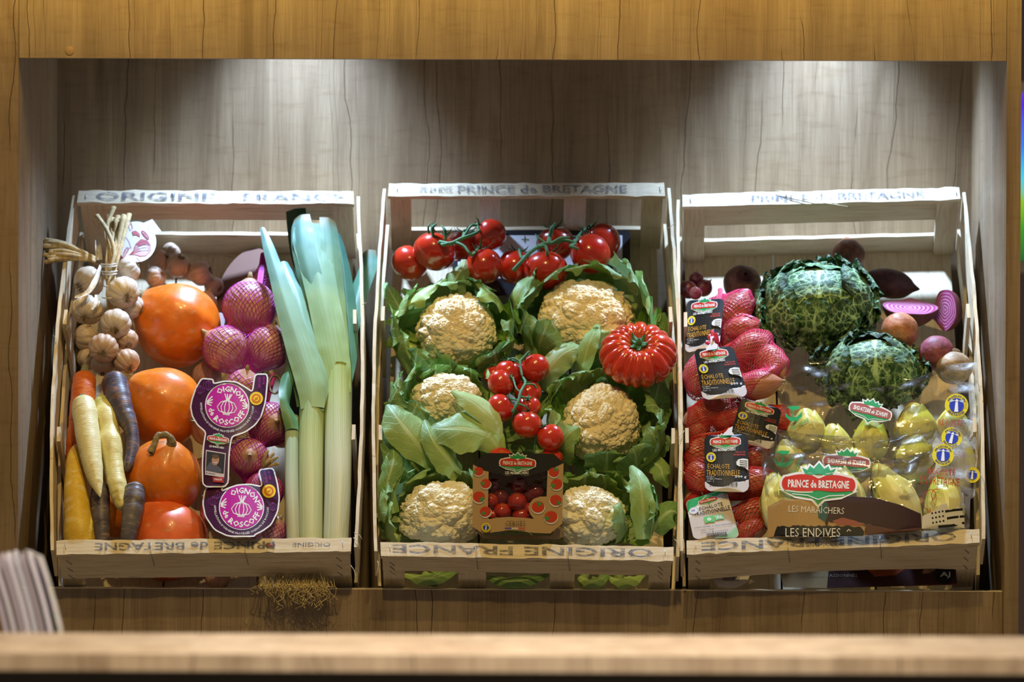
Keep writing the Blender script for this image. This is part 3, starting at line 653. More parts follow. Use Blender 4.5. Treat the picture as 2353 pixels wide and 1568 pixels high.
# ================================================================ left crate
# ---- pumpkins
PUMP = skinmat('pumpkin_skin', 0.38, 0.5, 55, 0.10, 0.35, 60, 0.0016, coat=0.25, spots=(420, 0.10, (0.75, 0.35, 0.12), 0.35))
CORK = skinmat('corky_stem', 0.85, 0.2, 220, 0.35, 0.9, 260, 0.003)
def pumpkin(px, py, r, h, axis, label, stem, neck=0.16, squash=1.0, seed=0, col=(0.80, 0.17, 0.006), stemr=0.15, col2=(0.86, 0.25, 0.012), ny=0.45):
    c = CL.at(px, py, h); R = r*S(c); B = basis(axis)
    PH, TH, D = sph(64, 48)
    rr = R*(1+neck*np.exp(-(PH/ny)**2)*1.6-0.06*np.exp(-((PH-PI)/0.4)**2)+0.012*np.cos(TH*9+seed)*np.sin(PH))
    rr = rr*(1+0.02*fbm(D, 2.2, seed))
    Dl = D.copy(); Dl[..., 2] *= squash
    V = (Dl*rr[..., None])@B+c
    pat = fbm(D*np.array([1, 1, 1]), 3.5, seed+3); cc = mixc(col, col2, 0.45+0.5*pat)
    cc = mixc(cc, (0.86, 0.55, 0.30), np.exp(-(PH/0.22)**2)*0.7+np.clip(fbm(D, 14, seed+9)-0.32, 0, 1)*1.5)
    cc = mixc(cc, (0.50, 0.20, 0.05), np.clip(fbm(D*np.array([1, 1, 3.0]), 5, seed+19)-0.35, 0, 1)*2.2)
    g = G(); g.grid(V, cv=True, col=cc)
    t = obj('pumpkin', g, PUMP, org=c-np.array([0, 0, R])); tag(t, label, 'pumpkin')
    tip = c+B[2]*R*squash*(1+neck*1.6)*0.985
    pts = [tip-B[2]*R*0.12]+[tip+(CL.X*a+CL.Lv*b+CL.Nn*d)*R for a, b, d in stem]
    n = 22; pp, rd = smoothpath(pts, n, np.array([1.15]+[1.0]+[0.72]*(len(stem)-2)+[0.85] if len(stem) > 1 else [1.1, 0.9])*stemr*R)
    g = G(); sg = 14; tube(g, pp, rd, sg, col=mixc((0.34, 0.26, 0.14), (0.22, 0.17, 0.10), np.abs(fbm(pp, 300, seed))))
    g.v[-1] = g.v[-1]+nrm(g.v[-1]-pp.mean(0))*(fbm(g.v[-1], 330, 4)[:, None]*R*0.035)
    obj('stem', g, CORK, t); return t
X_, L_, N_ = CL.X, CL.Lv, CL.Nn
pumpkin(410, 748, 97, -0.060, -X_*0.8+L_*0.35+N_*0.5, 'large orange pumpkin, topmost in the left crate just below the garlic', [(-.02, .0, .03), (-.14, .03, .06)], neck=0.12, seed=1, col=(0.72, 0.115, 0.006), stemr=0.19)
pumpkin(378, 938, 92, -0.060, -X_*0.75+L_*0.42+N_*0.45, 'orange pumpkin with a knobbly upright stem, second from the top of the left crate', [(-.03, .02, .03), (-.14, .12, .10), (-.14, .30, .12)], neck=0.10, seed=5, stemr=0.12)
pumpkin(373, 1100, 89, -0.038, X_*0.30+L_*0.42+N_*1.0, 'orange pumpkin with a long dry stem curled into a hook', [(.02, .02, .10), (-.10, .13, .22), (-.32, .10, .24), (-.42, -.14, .18), (-.50, -.32, .12)], neck=0.05, seed=9, stemr=0.115)
pumpkin(388, 1246, 92, -0.062, -X_*0.45+L_*0.85+N_*0.3, 'drop-shaped reddish orange pumpkin at the front of the left crate', [(-.04, .03, .05), (-.13, .10, .10)], neck=0.20, seed=13, col=(0.80, 0.12, 0.025), col2=(0.86, 0.19, 0.05), stemr=0.14, ny=0.38)
pumpkin(268, 1180, 56, -0.080, X_*-0.3+L_*0.2+N_*0.2, 'small dark orange pumpkin glimpsed between the purple carrots', [(-.02, .0, .03), (-.1, .03, .06)], neck=0.05, seed=17)
# ---- carrots
CARR = skinmat('carrot_skin', 0.42, 0.4, 260, 0.12, 0.35, 120, 0.0015, stretch=(1, 1, 6), sss=0.05)
CROWN = skinmat('dry_crown', 0.85, 0.2, 300, 0.3, 0.8, 400, 0.002)
def carrot(pts, rad, cA, cB, label, seed=0, rings=0.03, ringcol=None, bands=26, lump=0.05, crown=0, tipc=None, green=None):
    p3 = mapring(CL, pts); s0 = S(p3[0]); n = 90
    pp, rr = smoothpath(p3, n, np.array(rad)*s0); t = np.linspace(0, 1, n)
    seg = 22; T, Nn, B = frames(pp); th = np.linspace(0, 2*PI, seg, endpoint=False)
    sm = np.ones(n); e = 9; sm[:e] = np.sqrt(1-(1-np.linspace(0.05, 1, e))**2); sm[-5:] = np.sqrt(np.linspace(1, 0.02, 5)); rr = rr*sm
    D = np.cos(th)[None, :, None]*Nn[:, None]+np.sin(th)[None, :, None]*B[:, None]
    base = pp[:, None]+D*rr[:, None, None]
    nz = fbm(base, 70, seed); band = vnoise(np.stack([t*bands, t*0, t*0+seed], -1))[:, None]+0.4*vnoise(base*np.array([1, 1, 1.0]), 130, seed)
    R = rr[:, None]*(1+lump*nz+rings*band); V = pp[:, None]+D*R[..., None]
    cc = mixc(cA, cB, 0.5+0.8*nz)
    if ringcol is not None:
        q = vnoise(np.stack([np.repeat((t*bands*2.4)[:, None], seg, 1), np.repeat(th[None]*1.2, n, 0)*1.0, np.zeros((n, seg))+seed], -1)); cc = mixc(cc, ringcol, np.clip(q*2.2-0.9, 0, 0.85))
    if tipc is not None: cc = mixc(cc, tipc, np.clip((t-0.8)/0.2, 0, 1)[:, None]+0*nz)
    if green is not None: cc = mixc(cc, green, np.clip(1-t/0.14, 0, 1)[:, None]*0.75+0*nz)
    g = G(); g.grid(V, cv=True, col=cc); o = obj('carrot', g, CARR); tag(o, label, 'carrot')
    if crown:
        g = G(); a = pp[0]; d = -T[0]; cr_ = rr[8]
        tube(g, [a+d*(-0.001), a+d*cr_*0.12, a+d*cr_*crown], [cr_*0.42, cr_*0.36, cr_*0.25], 10, col=(0.22, 0.21, 0.12)); obj('crown', g, CROWN, o)
    return o
carrot([(194, 858, -.012), (192, 900, -.012), (185, 960, -.018), (172, 1010, -.030), (164, 1055, -.045), (158, 1090, -.06)], [27, 29, 27, 20, 13, 5], (0.62, 0.125, 0.012), (0.72, 0.17, 0.02),
       'bright orange carrot, topmost at the left of the carrots', 3, crown=0.8, ringcol=(0.45, 0.07, 0.01))
carrot([(190, 916, .010), (195, 950, .012), (203, 1010, .012), (214, 1075, .012), (222, 1110, .012), (230, 1143, .014)], [25, 29, 28, 22, 15, 2], (0.78, 0.70, 0.36), (0.84, 0.78, 0.46),
       'pale cream carrot with a green tinged top, lying over the other carrots', 7, rings=0.012, crown=0.35, ringcol=(0.62, 0.50, 0.20), green=(0.45, 0.55, 0.14), lump=0.03)
carrot([(232, 912, -.005), (243, 955, -.003), (253, 1015, .0), (262, 1075, .0), (270, 1120, .002), (276, 1150, .002), (286, 1172, .0)], [20, 26, 27, 24, 22, 17, 10], (0.72, 0.62, 0.22), (0.80, 0.72, 0.34),
       'lumpy pale yellow carrot to the right of the smooth cream one', 11, rings=0.10, bands=11, ringcol=(0.50, 0.40, 0.10), green=(0.4, 0.42, 0.08))
carrot([(262, 862, -.002), (268, 900, .0), (284, 950, .002), (300, 985, .002), (303, 1030, .0), (292, 1085, .002)], [28, 31, 25, 17, 16, 10], (0.045, 0.035, 0.062), (0.115, 0.095, 0.125),
       'large blackish purple carrot with a bent tip, beside the second pumpkin', 15, rings=0.03, ringcol=(0.30, 0.14, 0.07), crown=0.15, lump=0.09)
carrot([(184, 1272, -.035), (184, 1250, -.026), (182, 1225, -.015), (176, 1160, -.010), (172, 1100, -.010), (172, 1050, -.012), (180, 1022, -.014)], [30, 36, 35, 30, 25, 18, 8], (0.70, 0.42, 0.03), (0.80, 0.55, 0.07),
       'thick yellow carrot standing along the left side of the crate', 19, rings=0.035, ringcol=(0.85, 0.68, 0.35), tipc=(0.74, 0.30, 0.02))
carrot([(218, 1060, -.04), (226, 1100, -.035), (232, 1150, -.035), (236, 1230, -.05)], [12, 16, 18, 18], (0.64, 0.45, 0.05), (0.74, 0.5, 0.06), 'yellow carrot mostly hidden beneath the cream carrot', 23)
carrot([(232, 1112, -.014), (230, 1150, -.014), (232, 1200, -.018), (234, 1250, -.030), (235, 1280, -.045)], [20, 23, 21, 19, 14], (0.05, 0.04, 0.065), (0.15, 0.125, 0.15),
       'purple black carrot between the yellow carrot and the lumpy pale one', 27, rings=0.03, ringcol=(0.32, 0.22, 0.16))
carrot([(312, 1114, .004), (308, 1150, .004), (302, 1190, .0), (294, 1235, -.012), (288, 1275, -.03)], [23, 26, 22, 18, 12], (0.075, 0.065, 0.10), (0.20, 0.18, 0.19),
       'short greyish purple carrot in front of the drop-shaped pumpkin', 31, rings=0.03, ringcol=(0.30, 0.22, 0.18), crown=0.15)
# ---- garlic
def garlicmat():
    m = N('garlic_skin'); a = m.attr('Col').outputs['Color']; st = m.attr('St', (26, 1.3, 1)); f = m.noise(st, 3.0, 4, 0.6)
    c = m.mix(m.rng(f, 0.42, 0.62, 0, 1), m.mix(1.0, a, (0.80, 0.70, 0.62), 'MULTIPLY'), a)
    st2 = m.attr('St', (12, 0.8, 1)); f2 = m.noise(st2, 2.2, 3, 0.6); c = m.mix(m.rng(f2, 0.56, 0.70, 0, 0.45), c, (0.46, 0.22, 0.25))
    m.set(col=c, rough=0.42, spec=0.45, normal=m.bump(f, 0.35, 0.0006)); return m.m
GARL = garlicmat(); STRAW = skinmat('dry_straw', 0.7, 0.3, 180, 0.25, 0.6, 300, 0.001, stretch=(1, 1, 0.25))
def garlic(parent, px, py, r, h, rootdir, tint=(0.72, 0.66, 0.60), seed=0, cr=CL, label=None, tail=0.5, mates=None):
    """bulb; rootdir in crate axes (x, up the crate, out)"""
    c = cr.at(px, py, h); R = r*S(c)*0.98; ax = nrm(-(cr.X*rootdir[0]+cr.Lv*rootdir[1]+cr.Nn*rootdir[2])); B = basis(ax, cr.Nn+0.1*cr.X)
    PH, TH, D = sph(56, 40); k = 9+seed % 3; rn = np.random.RandomState(seed)
    lob = np.abs(np.cos(TH*k/2+seed+0.25*np.sin(TH*2+seed))); lob = (1-(1-lob)**2)
    q = np.sin(PH)**1.2
    rr = R*(1+q*(0.085*lob-0.07)+0.03*fbm(D, 2.5, seed))
    z = np.cos(PH); neck = np.exp(-(PH/0.30)**2)
    rr = rr*(1-0.16*np.exp(-((PH-PI)/0.42)**2))*(0.97)+R*neck*0.42
    V = D*rr[..., None]*np.array([1.04, 1.04, 0.93]); V = V@B+c
    cc = mixc(tint, np.array(tint)*np.array([1.08, 1.06, 1.0]), 0.5+fbm(D, 3, seed+2)); cc = mixc(cc, (0.40, 0.30, 0.18), np.exp(-((PH-PI)/0.16)**2))
    g = G(); g.grid(V, cv=True, col=cc)
    uv = np.stack([TH/(2*PI), PH/PI], -1).reshape(-1, 2); g.u[-1] = uv
    o = obj('garlic_bulb', g, GARL, parent, org=None if parent is not None else c-np.array([0, 0, R]))
    if label: tag(o, label, 'garlic')
    g = G()    # roots
    for i in range(26):
        a = rn.rand()*2*PI; b = rn.rand()**0.5*0.20*R; base = c+B.T@np.array([b*math.cos(a), b*math.sin(a), -0.76*R]); e = base+B.T@np.array([b*math.cos(a)*0.9, b*math.sin(a)*0.9, -R*(0.06+0.14*rn.rand())])
        tube(g, [base, (base+e)/2+rn.randn(3)*R*0.02, e], R*0.022, 4, col=(0.30, 0.22, 0.12))
    obj('roots', g, CORK, o)
    if tail:
        base = c+B.T@np.array([0, 0, R*1.15]); e = base+B.T@np.array([0, 0, R*tail])+cr.Nn*R*0.05
        g = G(); tube(g, [base-B[2]*R*0.2, base, (base+e)/2+rn.randn(3)*R*0.05, e], [R*0.22, R*0.15, R*0.12, R*0.10], 8, col=(0.62, 0.52, 0.38)); obj('neck', g, STRAW, o)
    return o
b1 = thing('garlic_bunch', 'bunch of white garlic bulbs tied with twine, its straw stalks standing upright', 'garlic', CL.at(265, 860, -.06))
for i, (px, py, r, h, rd) in enumerate([(283, 672, 38, .012, (.35, -.75, .35)), (296, 620, 29, -.008, (.5, .2, .2)), (266, 744, 36, .006, (-.05, -.9, .35)), (306, 706, 27, -.018, (.6, -.3, -.1)),
                                      (238, 800, 35, .002, (-.05, -.9, .45)), (292, 781, 26, -.016, (.2, -.8, .2)), (291, 831, 31, -.020, (.4, -.8, .1))]):
    garlic(b1, px, py, r, h, rd, seed=i+1, tint=(0.74, 0.69, 0.62) if i < 4 else (0.62, 0.46, 0.36))
rn = np.random.RandomState(5)
for i in range(15):
    x0 = 252+rn.rand()*16; w0 = (i-7)/7.0
    pts = [(x0-2, 735, -.020), (x0-5, 680, -.002+.006*rn.rand()), (x0-6+w0*9, 620, .002+.008*rn.rand()), (x0+2+w0*16, 560, .012*rn.rand()), (x0+10+w0*26, 495+rn.rand()*14-4*abs(w0), .018*rn.rand()-0.004)]
    if i == 0: pts = [(245, 680, .006), (254, 620, .014), (262, 575, .018), (246, 530, .02), (222, 495, .02)]
    if i == 1: pts = [(256, 680, .006), (255, 610, .012), (246, 530, .014), (252, 500, .012), (262, 476, .012)]
    g = G(); p3 = mapring(CL, pts); tube(g, smoothpath(p3, 16), np.linspace(3.0, 6.4, 16)*S(p3[0]), 7, col=mixc((0.50, 0.35, 0.16), (0.68, 0.52, 0.28), rn.rand()), flat=0.6); obj('stalk', g, STRAW, b1)
g = G()
for (yy, a, b) in ((607, 232, 268), (612, 233, 269), (624, 233, 269), (630, 234, 268), (657, 238, 262), (684, 236, 264)):
    p3 = mapring(CL, [(a, yy, .0), (a+4, yy+1, .016), ((a+b)/2, yy+2, .022), (b-4, yy, .016), (b, yy-1, .0)]); tube(g, smoothpath(p3, 14), 1.9*S(p3[0]), 6, col=(0.62, 0.58, 0.48))
obj('twine', g, plain('white_twine', (0.65, 0.60, 0.50), 0.7), b1)
b2 = thing('garlic_bunch', 'garlic bunch at the left edge, its cut straw stalks pointing left', 'garlic', CL.at(205, 860, -.08))
for i, (px, py, r, h, rd) in enumerate([(204, 648, 37, -.006, (-.6, -.6, .2)), (201, 713, 37, -.006, (-.1, -.9, .2)), (197, 776, 31, -.020, (-.8, -.1, .1)), (236, 838, 28, -.028, (.0, -.6, -.2)), (203, 826, 27, -.035, (-.5, -.5, .0))]):
    garlic(b2, px, py, r, h, rd, seed=i+21, tint=(0.70, 0.63, 0.54) if i < 2 else (0.56, 0.46, 0.36))
for i in range(11):
    yy = 548+i*5.2+rn.rand()*3; pts = [(96+rn.rand()*22, yy+rn.rand()*3, -.004+.01*rn.rand()), (150, yy*0.75+0.25*578+3*rn.rand(), .0+.008*rn.rand()), (205, 586+i*1.2, -.004), (232, 600+i, -.012)]
    g = G(); p3 = mapring(CL, pts); tube(g, smoothpath(p3, 14), np.linspace(5.8, 3.4, 14)*S(p3[0]), 7, col=mixc((0.48, 0.33, 0.15), (0.68, 0.52, 0.28), rn.rand()), flat=0.6); obj('stalk', g, STRAW, b2)
for (pts, hw) in (([(232, 610, .014), (218, 650, .03), (200, 675, .032), (172, 684, .032)], [3, 7, 6, 3]), ([(221, 678, .02), (222, 695, .03), (212, 712, .03)], [3, 5, 3]), ([(228, 598, .0), (226, 570, .004), (222, 552, .004)], [8, 7, 3])):
    g = G(); p3 = mapring(CL, pts); leaf(g, p3, np.array(hw)*S(p3[0]), CL.Nn, 0.5, nL=16, nW=5, ca=(0.75, 0.70, 0.60)); obj('papery_skin', g, STRAW, b2)
for i, (px, py, r, h, rd, lb) in enumerate([(366, 600, 28, -.080, (.75, .1, .6), 'garlic bulb with its roots turned right, behind the round paper tag'), (358, 636, 26, -.062, (.7, -.2, .5), 'pinkish garlic bulb touching the top of the uppermost pumpkin'),
        (409, 610, 30, -.080, (.35, .2, .9), 'garlic bulb in the middle of the shaded row along the back'), (394, 578, 22, -.10, (.6, .6, .3), 'white garlic bulb highest in the shaded row at the back'),
        (461, 628, 30, -.082, (.9, .1, .3), 'garlic bulb at the right end of the shaded row, next to the onion net'), (492, 660, 24, -.105, (.6, -.5, .3), 'garlic bulb half hidden under the onion net')]):
    garlic(None, px, py, r, h, rd, seed=i+41, tint=(0.62, 0.50, 0.42), label=lb, tail=0.3)
# round paper tag of the garlic
def cardmap(cr, h0, hx=0.0, hy=0.0, cx=0, cy=0, curve=0.0, cw=100.0, ang=0.0):
    """photo pixels -> a gently bent card in the crate; h0 height, hx/hy slopes per pixel, curve sag over cw pixels along ang"""
    ca_, sa_ = math.cos(math.radians(ang)), math.sin(math.radians(ang))
    def f(v, off=0.0):
        v = np.asarray(v, float); d = (v[:, 0]-cx)*ca_+(v[:, 1]-cy)*sa_
        h = h0+hx*(v[:, 0]-cx)+hy*(v[:, 1]-cy)-curve*(d/cw)**2
        dd = _rt*((v[:, 0]-1176.5)/F_PX)[:, None]+_up*((784-v[:, 1])/F_PX)[:, None]+_fw
        o = cr.F0+cr.Nn*(h+off)[:, None]; t = ((o-CAM)*cr.Nn).sum(1)/(dd@cr.Nn); return CAM+dd*t[:, None]
    return f
def card(name, parent, fm, outline, col, mat, step=9, thick=0.0005, label=None):
    v, f = cdt(outline, step); g = G(); a = fm(v, 0.0); b = fm(v, -thick); g.add(a, f, col); g.add(b, [q[::-1] for q in f], np.array(col)*0.8 if np.ndim(col) == 1 else col)
    o = fm(np.array(outline, float), 0.0); p = fm(np.array(outline, float), -thick); g.grid(np.stack([o, p]), cv=True, col=(0.8, 0.8, 0.78)); return obj(name, g, mat, parent, label, smooth=False)
def ell(cx, cy, rx, ry=None, a0=0, a1=360, n=40, rot=0):
    th = np.radians(np.linspace(a0, a1, n, endpoint=(a1-a0) < 359)); ry = ry or rx; x, y = rx*np.cos(th), ry*np.sin(th); c, d = math.cos(math.radians(rot)), math.sin(math.radians(rot))
    return [(cx+p*c-q*d, cy+p*d+q*c) for p, q in zip(x, y)]
fm = cardmap(CL, -.006, hx=-0.00008, cx=315, cy=560, curve=0.004, cw=50)
tab = [(331, 512), (350, 504), (371, 534), (357, 548)]
out = [p for p in ell(313, 556, 46, 47, -22, 292, 40)][0:]+[(331, 512), (350, 504), (371, 532)]
tg = card('paper_tag', b1, fm, out, (0.78, 0.74, 0.76), PAPER)
A = Art(fm, None, 0.0002); DR = (0.42, 0.06, 0.09)
A.poly([(296, 586), (306, 578), (311, 562), (324, 550), (338, 552), (346, 564), (345, 578), (335, 588), (322, 589), (309, 585)], (0.66, 0.42, 0.42)); A.up()
A.poly([(311, 562), (324, 550), (338, 552), (346, 564), (334, 562), (322, 566)], (0.46, 0.10, 0.12)); A.line([(296, 586), (306, 578), (311, 562), (324, 550), (338, 552), (346, 564), (345, 578), (335, 588), (322, 589), (309, 585)], 1.2, DR, True); A.up()
for t_ in (-1, -.4, .2, .8): A.line([(300, 585), (318+t_*3, 570+t_*8), (333+t_*2, 566+t_*12), (342, 568+t_*8)], 1.0, DR)
A.poly([(303, 532), (312, 530), (321, 537), (322, 545), (313, 540), (306, 541)], (0.5, 0.12, 0.14)); A.line([(301, 512), (296, 521), (299, 530), (305, 524), (301, 512)], 1.3, DR); A.line([(290, 545), (297, 556), (302, 572)], 1.0, DR); A.line([(314, 592), (322, 602)], 1.0, DR)
A.poly(ell(334, 540, 13, 4.5, rot=50), DR); A.up(); A.text('garlic', 334, 540, 18, 4, (0.7, 0.5, 0.5), rot=50); A.text('Violetta', 281, 590, 52, 13, DR, rot=-62, bold=0.0)
for k in range(4): A.text('DE PLANTES ORIGINE', 347+k*5-3, 524+k*-1.5+4, 24, 2.6, DR, rot=58, bold=0)
A.obj('printed_drawing', tg, PAPER, label='red garlic drawing and lettering')
# ---- onions in magenta nets
def onionmat(name, streak, coat=0.3):
    m = N(name); a = m.attr('Col').outputs['Color']; f = m.noise(m.attr('St', (34, 1.0, 1)), 2.6, 4, 0.6)
    c = m.mix(m.rng(f, 0.40, 0.62, 0, 1), m.mix(1.0, a, streak, 'MULTIPLY'), a); f2 = m.noise(m.coord('Object'), 30, 3); c = m.mix(m.rng(f2, 0.5, 0.75, 0, 0.5), c, m.mix(1.0, a, (1.0, 0.75, 0.5), 'MULTIPLY'))
    m.set(col=c, rough=0.30, spec=0.55, coat=coat, normal=m.bump(f, 0.25, 0.0006)); return m.m
ONI = onionmat('onion_skin', (0.70, 0.52, 0.50))
def bulb(cr, px, py, r, h, axis, label, name='onion', cat='onion', mat=None, ca=(0.66, 0.40, 0.31), cb=(0.72, 0.47, 0.36), neck=0.16, asp=1.0, seed=0, tail=True, group=None, ry=None):
    c = cr.at(px, py, h); R = r*S(c); ax = cr.X*axis[0]+cr.Lv*axis[1]+cr.Nn*axis[2]; B = basis(ax, cr.Nn+cr.X*0.13)
    PH, TH, D = sph(44, 32); rr = R*(1+0.02*fbm(D, 2.4, seed)+0.010*np.cos(TH*7+seed)*np.sin(PH))
    nk = np.exp(-(PH/0.30)**2)*neck
    V = D*rr[..., None]; V[..., 2] = V[..., 2]*asp+R*nk; bt = np.exp(-((PH-PI)/0.25)**2)*0.05*R; V[..., 2] -= bt; V = V@B+c
    cc = mixc(ca, cb, 0.5+fbm(D, 2.5, seed)); cc = mixc(cc, (0.42, 0.27, 0.14), np.exp(-(PH/0.20)**2)); cc = mixc(cc, (0.33, 0.24, 0.14), np.exp(-((PH-PI)/0.13)**2))
    g = G(); g.grid(V, cv=True, col=cc); g.u[-1] = np.stack([TH/(2*PI), PH/PI], -1).reshape(-1, 2)
    o = obj(name, g, mat or ONI, org=c-np.array([0, 0, R])); tag(o, label, cat, group)
    if tail:
        g = G(); b0 = c+B[2]*R*(asp+neck*0.6); tube(g, [b0, b0+B[2]*R*0.14, b0+B[2]*R*0.26], [R*0.14, R*0.09, R*0.06], 8, col=(0.42, 0.30, 0.15)); obj('dry_neck', g, STRAW, o)
        rn = np.random.RandomState(seed+3); g = G()
        for i in range(14):
            a = rn.rand()*2*PI; b = rn.rand()*0.10*R; q = c+B.T@np.array([b*math.cos(a), b*math.sin(a), -R*asp*0.99]); tube(g, [q, q-B[2]*R*0.07+rn.randn(3)*R*0.03], R*0.012, 3, col=(0.35, 0.26, 0.14))
        obj('roots', g, CORK, o)
    return o, (c, R)
def onions(lst, net):
    return [bulb(CL, px, py, r, h, ax, lb, seed=i+net*10)[1] for i, (px, py, r, h, ax, lb) in enumerate(lst)]
NETM = netmat('magenta_net', (0.58, 0.03, 0.42))
s1 = onions([(572, 706, 60, -.036, (.05, .9, .5), 'pink onion at the top of the upper magenta net'), (519, 803, 53, -.038, (-.8, .6, .3), 'pink onion at the lower left of the upper magenta net'),
    (616, 800, 50, -.038, (.3, .9, .5), 'pink onion at the lower right of the upper magenta net, beside the leek leaf'), (610, 655, 34, -.085, (.1, .9, .2), 'onion in shade under the gathered neck of the upper magenta net')], 1)
s2 = onions([(560, 893, 43, -.020, (.2, .5, .8), 'pink onion showing above the upper purple card label'), (620, 975, 50, -.034, (.3, -.4, .7), 'pink onion to the right of the upper purple card label'),
    (572, 1052, 44, -.028, (.1, -.5, .85), 'pink onion right of the portrait on the upper purple card label'), (478, 985, 40, -.062, (-.7, -.1, .7), 'onion peeping out at the left behind the upper purple card label')], 2)
s3 = onions([(606, 1130, 44, -.036, (.1, .6, .6), 'pink onion showing above the lower purple card label'), (620, 1222, 38, -.036, (.5, .3, .6), 'pink onion at the lower right corner of the lower card label'),
    (508, 1178, 47, -.066, (-.6, .2, .7), 'onion hidden behind the lower purple card label')], 3)
def bag(cr, label, sph_, a, b, mat, K, turns, rad, cat='net bag', name='net_bag', n=110, **kw):
    t = thing(name, label, cat, min((q[0]-np.array([0, 0, q[1]]) for q in sph_), key=lambda z: z[2])); env = netenv(sph_, a, b, **kw)
    g = netmesh(env, K, turns, rad, 3, n); obj('net', g, mat, t); return t, env
B1, _ = bag(CL, 'upper magenta net of onions, gathered to a dark neck beneath the leek leaf', s1, CL.at(606, 585, -.055), CL.at(566, 880, -.045), NETM, 46, 0.62, 0.00046, necks=(0.28, 0.12), rend=(0.12, 0.25))
B2, _ = bag(CL, 'magenta net of onions with the upper round purple card label', s2, CL.at(628, 862, -.05), CL.at(565, 1112, -.045), NETM, 46, 0.5, 0.00046, necks=(0.12, 0.1), rend=(0.3, 0.3))
B3, _ = bag(CL, 'magenta net of onions with the lower round purple card label, at the crate front', s3, CL.at(618, 1068, -.03), CL.at(580, 1268, -.06), NETM, 44, 0.45, 0.00046, necks=(0.14, 0.1), rend=(0.2, 0.3))
# gathered dry stalks over the third net and above the second
def straws(parent, cr, base, tips, col=(0.42, 0.30, 0.14), r=4, name='dry_stalk', mat=None):
    for i, tp in enumerate(tips):
        g = G(); p3 = mapring(cr, [base, ((base[0]+tp[0])/2+(i % 3-1)*2, (base[1]+tp[1])/2, (base[2]+tp[2])/2+.003), tp]); tube(g, smoothpath(p3, 10), np.linspace(r*0.8, r, 10)*S(p3[0]), 7, flat=0.5, col=col); obj(name, g, mat or STRAW, parent)
straws(B3, CL, (603, 1075, .006), [(615, 1036, .02), (628, 1042, .018), (637, 1050, .015), (640, 1066, .012), (622, 1056, .02)])
g = G(); rn = np.random.RandomState(8)
for k in range(9):
    a = rn.rand(2)*2*PI; p3 = mapring(CL, [(632+14*math.cos(a[0]+j*1.3), 884+22*math.sin(a[0]+j*1.3), -.03+.012*rn.rand()) for j in range(5)]); tube(g, smoothpath(p3, 20), 1.6*S(p3[0]), 5, col=(0.20, 0.15, 0.08))
obj('root_tuft', g, STRAW, B2)
# turned card behind the first net
fmb = cardmap(CL, -.112, hx=0.0001, cx=560, cy=650); card('card_label', B1, fmb, ell(560, 655, 52, 92, rot=28), (0.20, 0.10, 0.075), PAPER, label='plain brown back of the card label')
fmb = cardmap(CL, -.072, cx=500, cy=740); card('card_label', B1, fmb, ell(502, 742, 14, 24, rot=15), (0.34, 0.30, 0.34), PAPER)
# purple card labels
PUR, MAG, YEL, ORA = (0.055, 0.006, 0.045), (0.50, 0.012, 0.30), (0.85, 0.60, 0.03), (0.65, 0.10, 0.02)
def chaik(p, n=2, r=0.14):
    p = np.asarray(p, float)
    for _ in range(n): q = np.roll(p, -1, 0); p = np.stack([p*(1-r)+q*r, p*r+q*(1-r)], 1).reshape(-1, 2)
    return [tuple(x) for x in p]
def roscoff(parent, outline, cx, cy, R, rot, h0, bx, by, curve, cw, hy=0.0, arms=(), photo=None, strip=None):
    fm = cardmap(CL, h0, hy=hy, cx=cx, cy=cy, curve=curve, cw=cw); c = card('card_label', parent, fm, outline, PUR, PRINT, step=8)
    A = Art(fm, None, 0.00016); A.line(outline, 3.2, WHITE, closed=True)
    A.disc(cx, cy, R, WHITE, n=48); A.up(); A.g and A.poly(ell(cx, cy, R*0.955, n=48), MAG, 10); A.up()
    A.text('OIGNON', cx, cy, R*1.45, R*0.27, WHITE, arc=(R*0.74, -78+rot, 1), bold=0.03); A.text('ROSCOFF', cx, cy, R*1.55, R*0.27, WHITE, arc=(R*0.76, 72+rot, -1), bold=0.03); A.text('de', cx, cy, R*0.34, R*0.26, WHITE, arc=(R*0.74, 152+rot, -1), bold=0.03)
    T = xf(cx, cy, rot, R)
    for k in (-1, -.62, -.25, .25, .62, 1): A.line(T([(0.0+k*0.02, -0.24), (k*0.30, -0.12), (k*0.44, 0.10), (k*0.34, 0.28), (k*0.10, 0.36)]), R*0.035, WHITE)
    for k in (-.16, -.04, .09, .17): A.line(T([(k*0.2, -0.2), (k*0.5, -0.34), (k, -0.52)]), R*0.045, WHITE)
    for k in range(7): A.line(T([(-.12+.04*k, .34), (-.14+.047*k, .44)]), R*0.03, WHITE)
    for sg in (-1, 1):
        for k in (-1, 0, 1, 2): A.line(T([(sg*.92, -.05+.03*k), (sg*(.66+.03*abs(k-.5)), -.20+.14*k)]), R*0.055, WHITE)
    A.text("APPELLATION D'ORIGINE PROTÉGÉE OIGNON DE ROSCOFF", cx, cy, R*3.75, R*0.12, WHITE, arc=(R*1.16, 88+rot, -1), bold=0.01)
    A.disc(bx, by, R*0.30, YEL); A.up(); A.disc(bx, by, R*0.21, ORA); A.up(); A.disc(bx, by, R*0.13, YEL); A.up()
    for k in range(12): a_ = k*PI/6; A.disc(bx+R*.17*math.cos(a_), by+R*.17*math.sin(a_), R*.018, YEL, n=6)
    for k in (-1, 0, 1): A.line([(bx-R*.07, by+R*.04*k+2), (bx+R*.07, by+R*.04*k-1)], R*0.02, ORA)
    for (x, y, r) in arms:
        for k in (-1, -.5, 0, .5, 1): A.line([(x, y-r), (x+k*r, y-r*0.2), (x+k*r*0.8, y+r*0.5), (x, y+r)], 0.9, (0.20, 0.05, 0.20))
    return fm, A, c
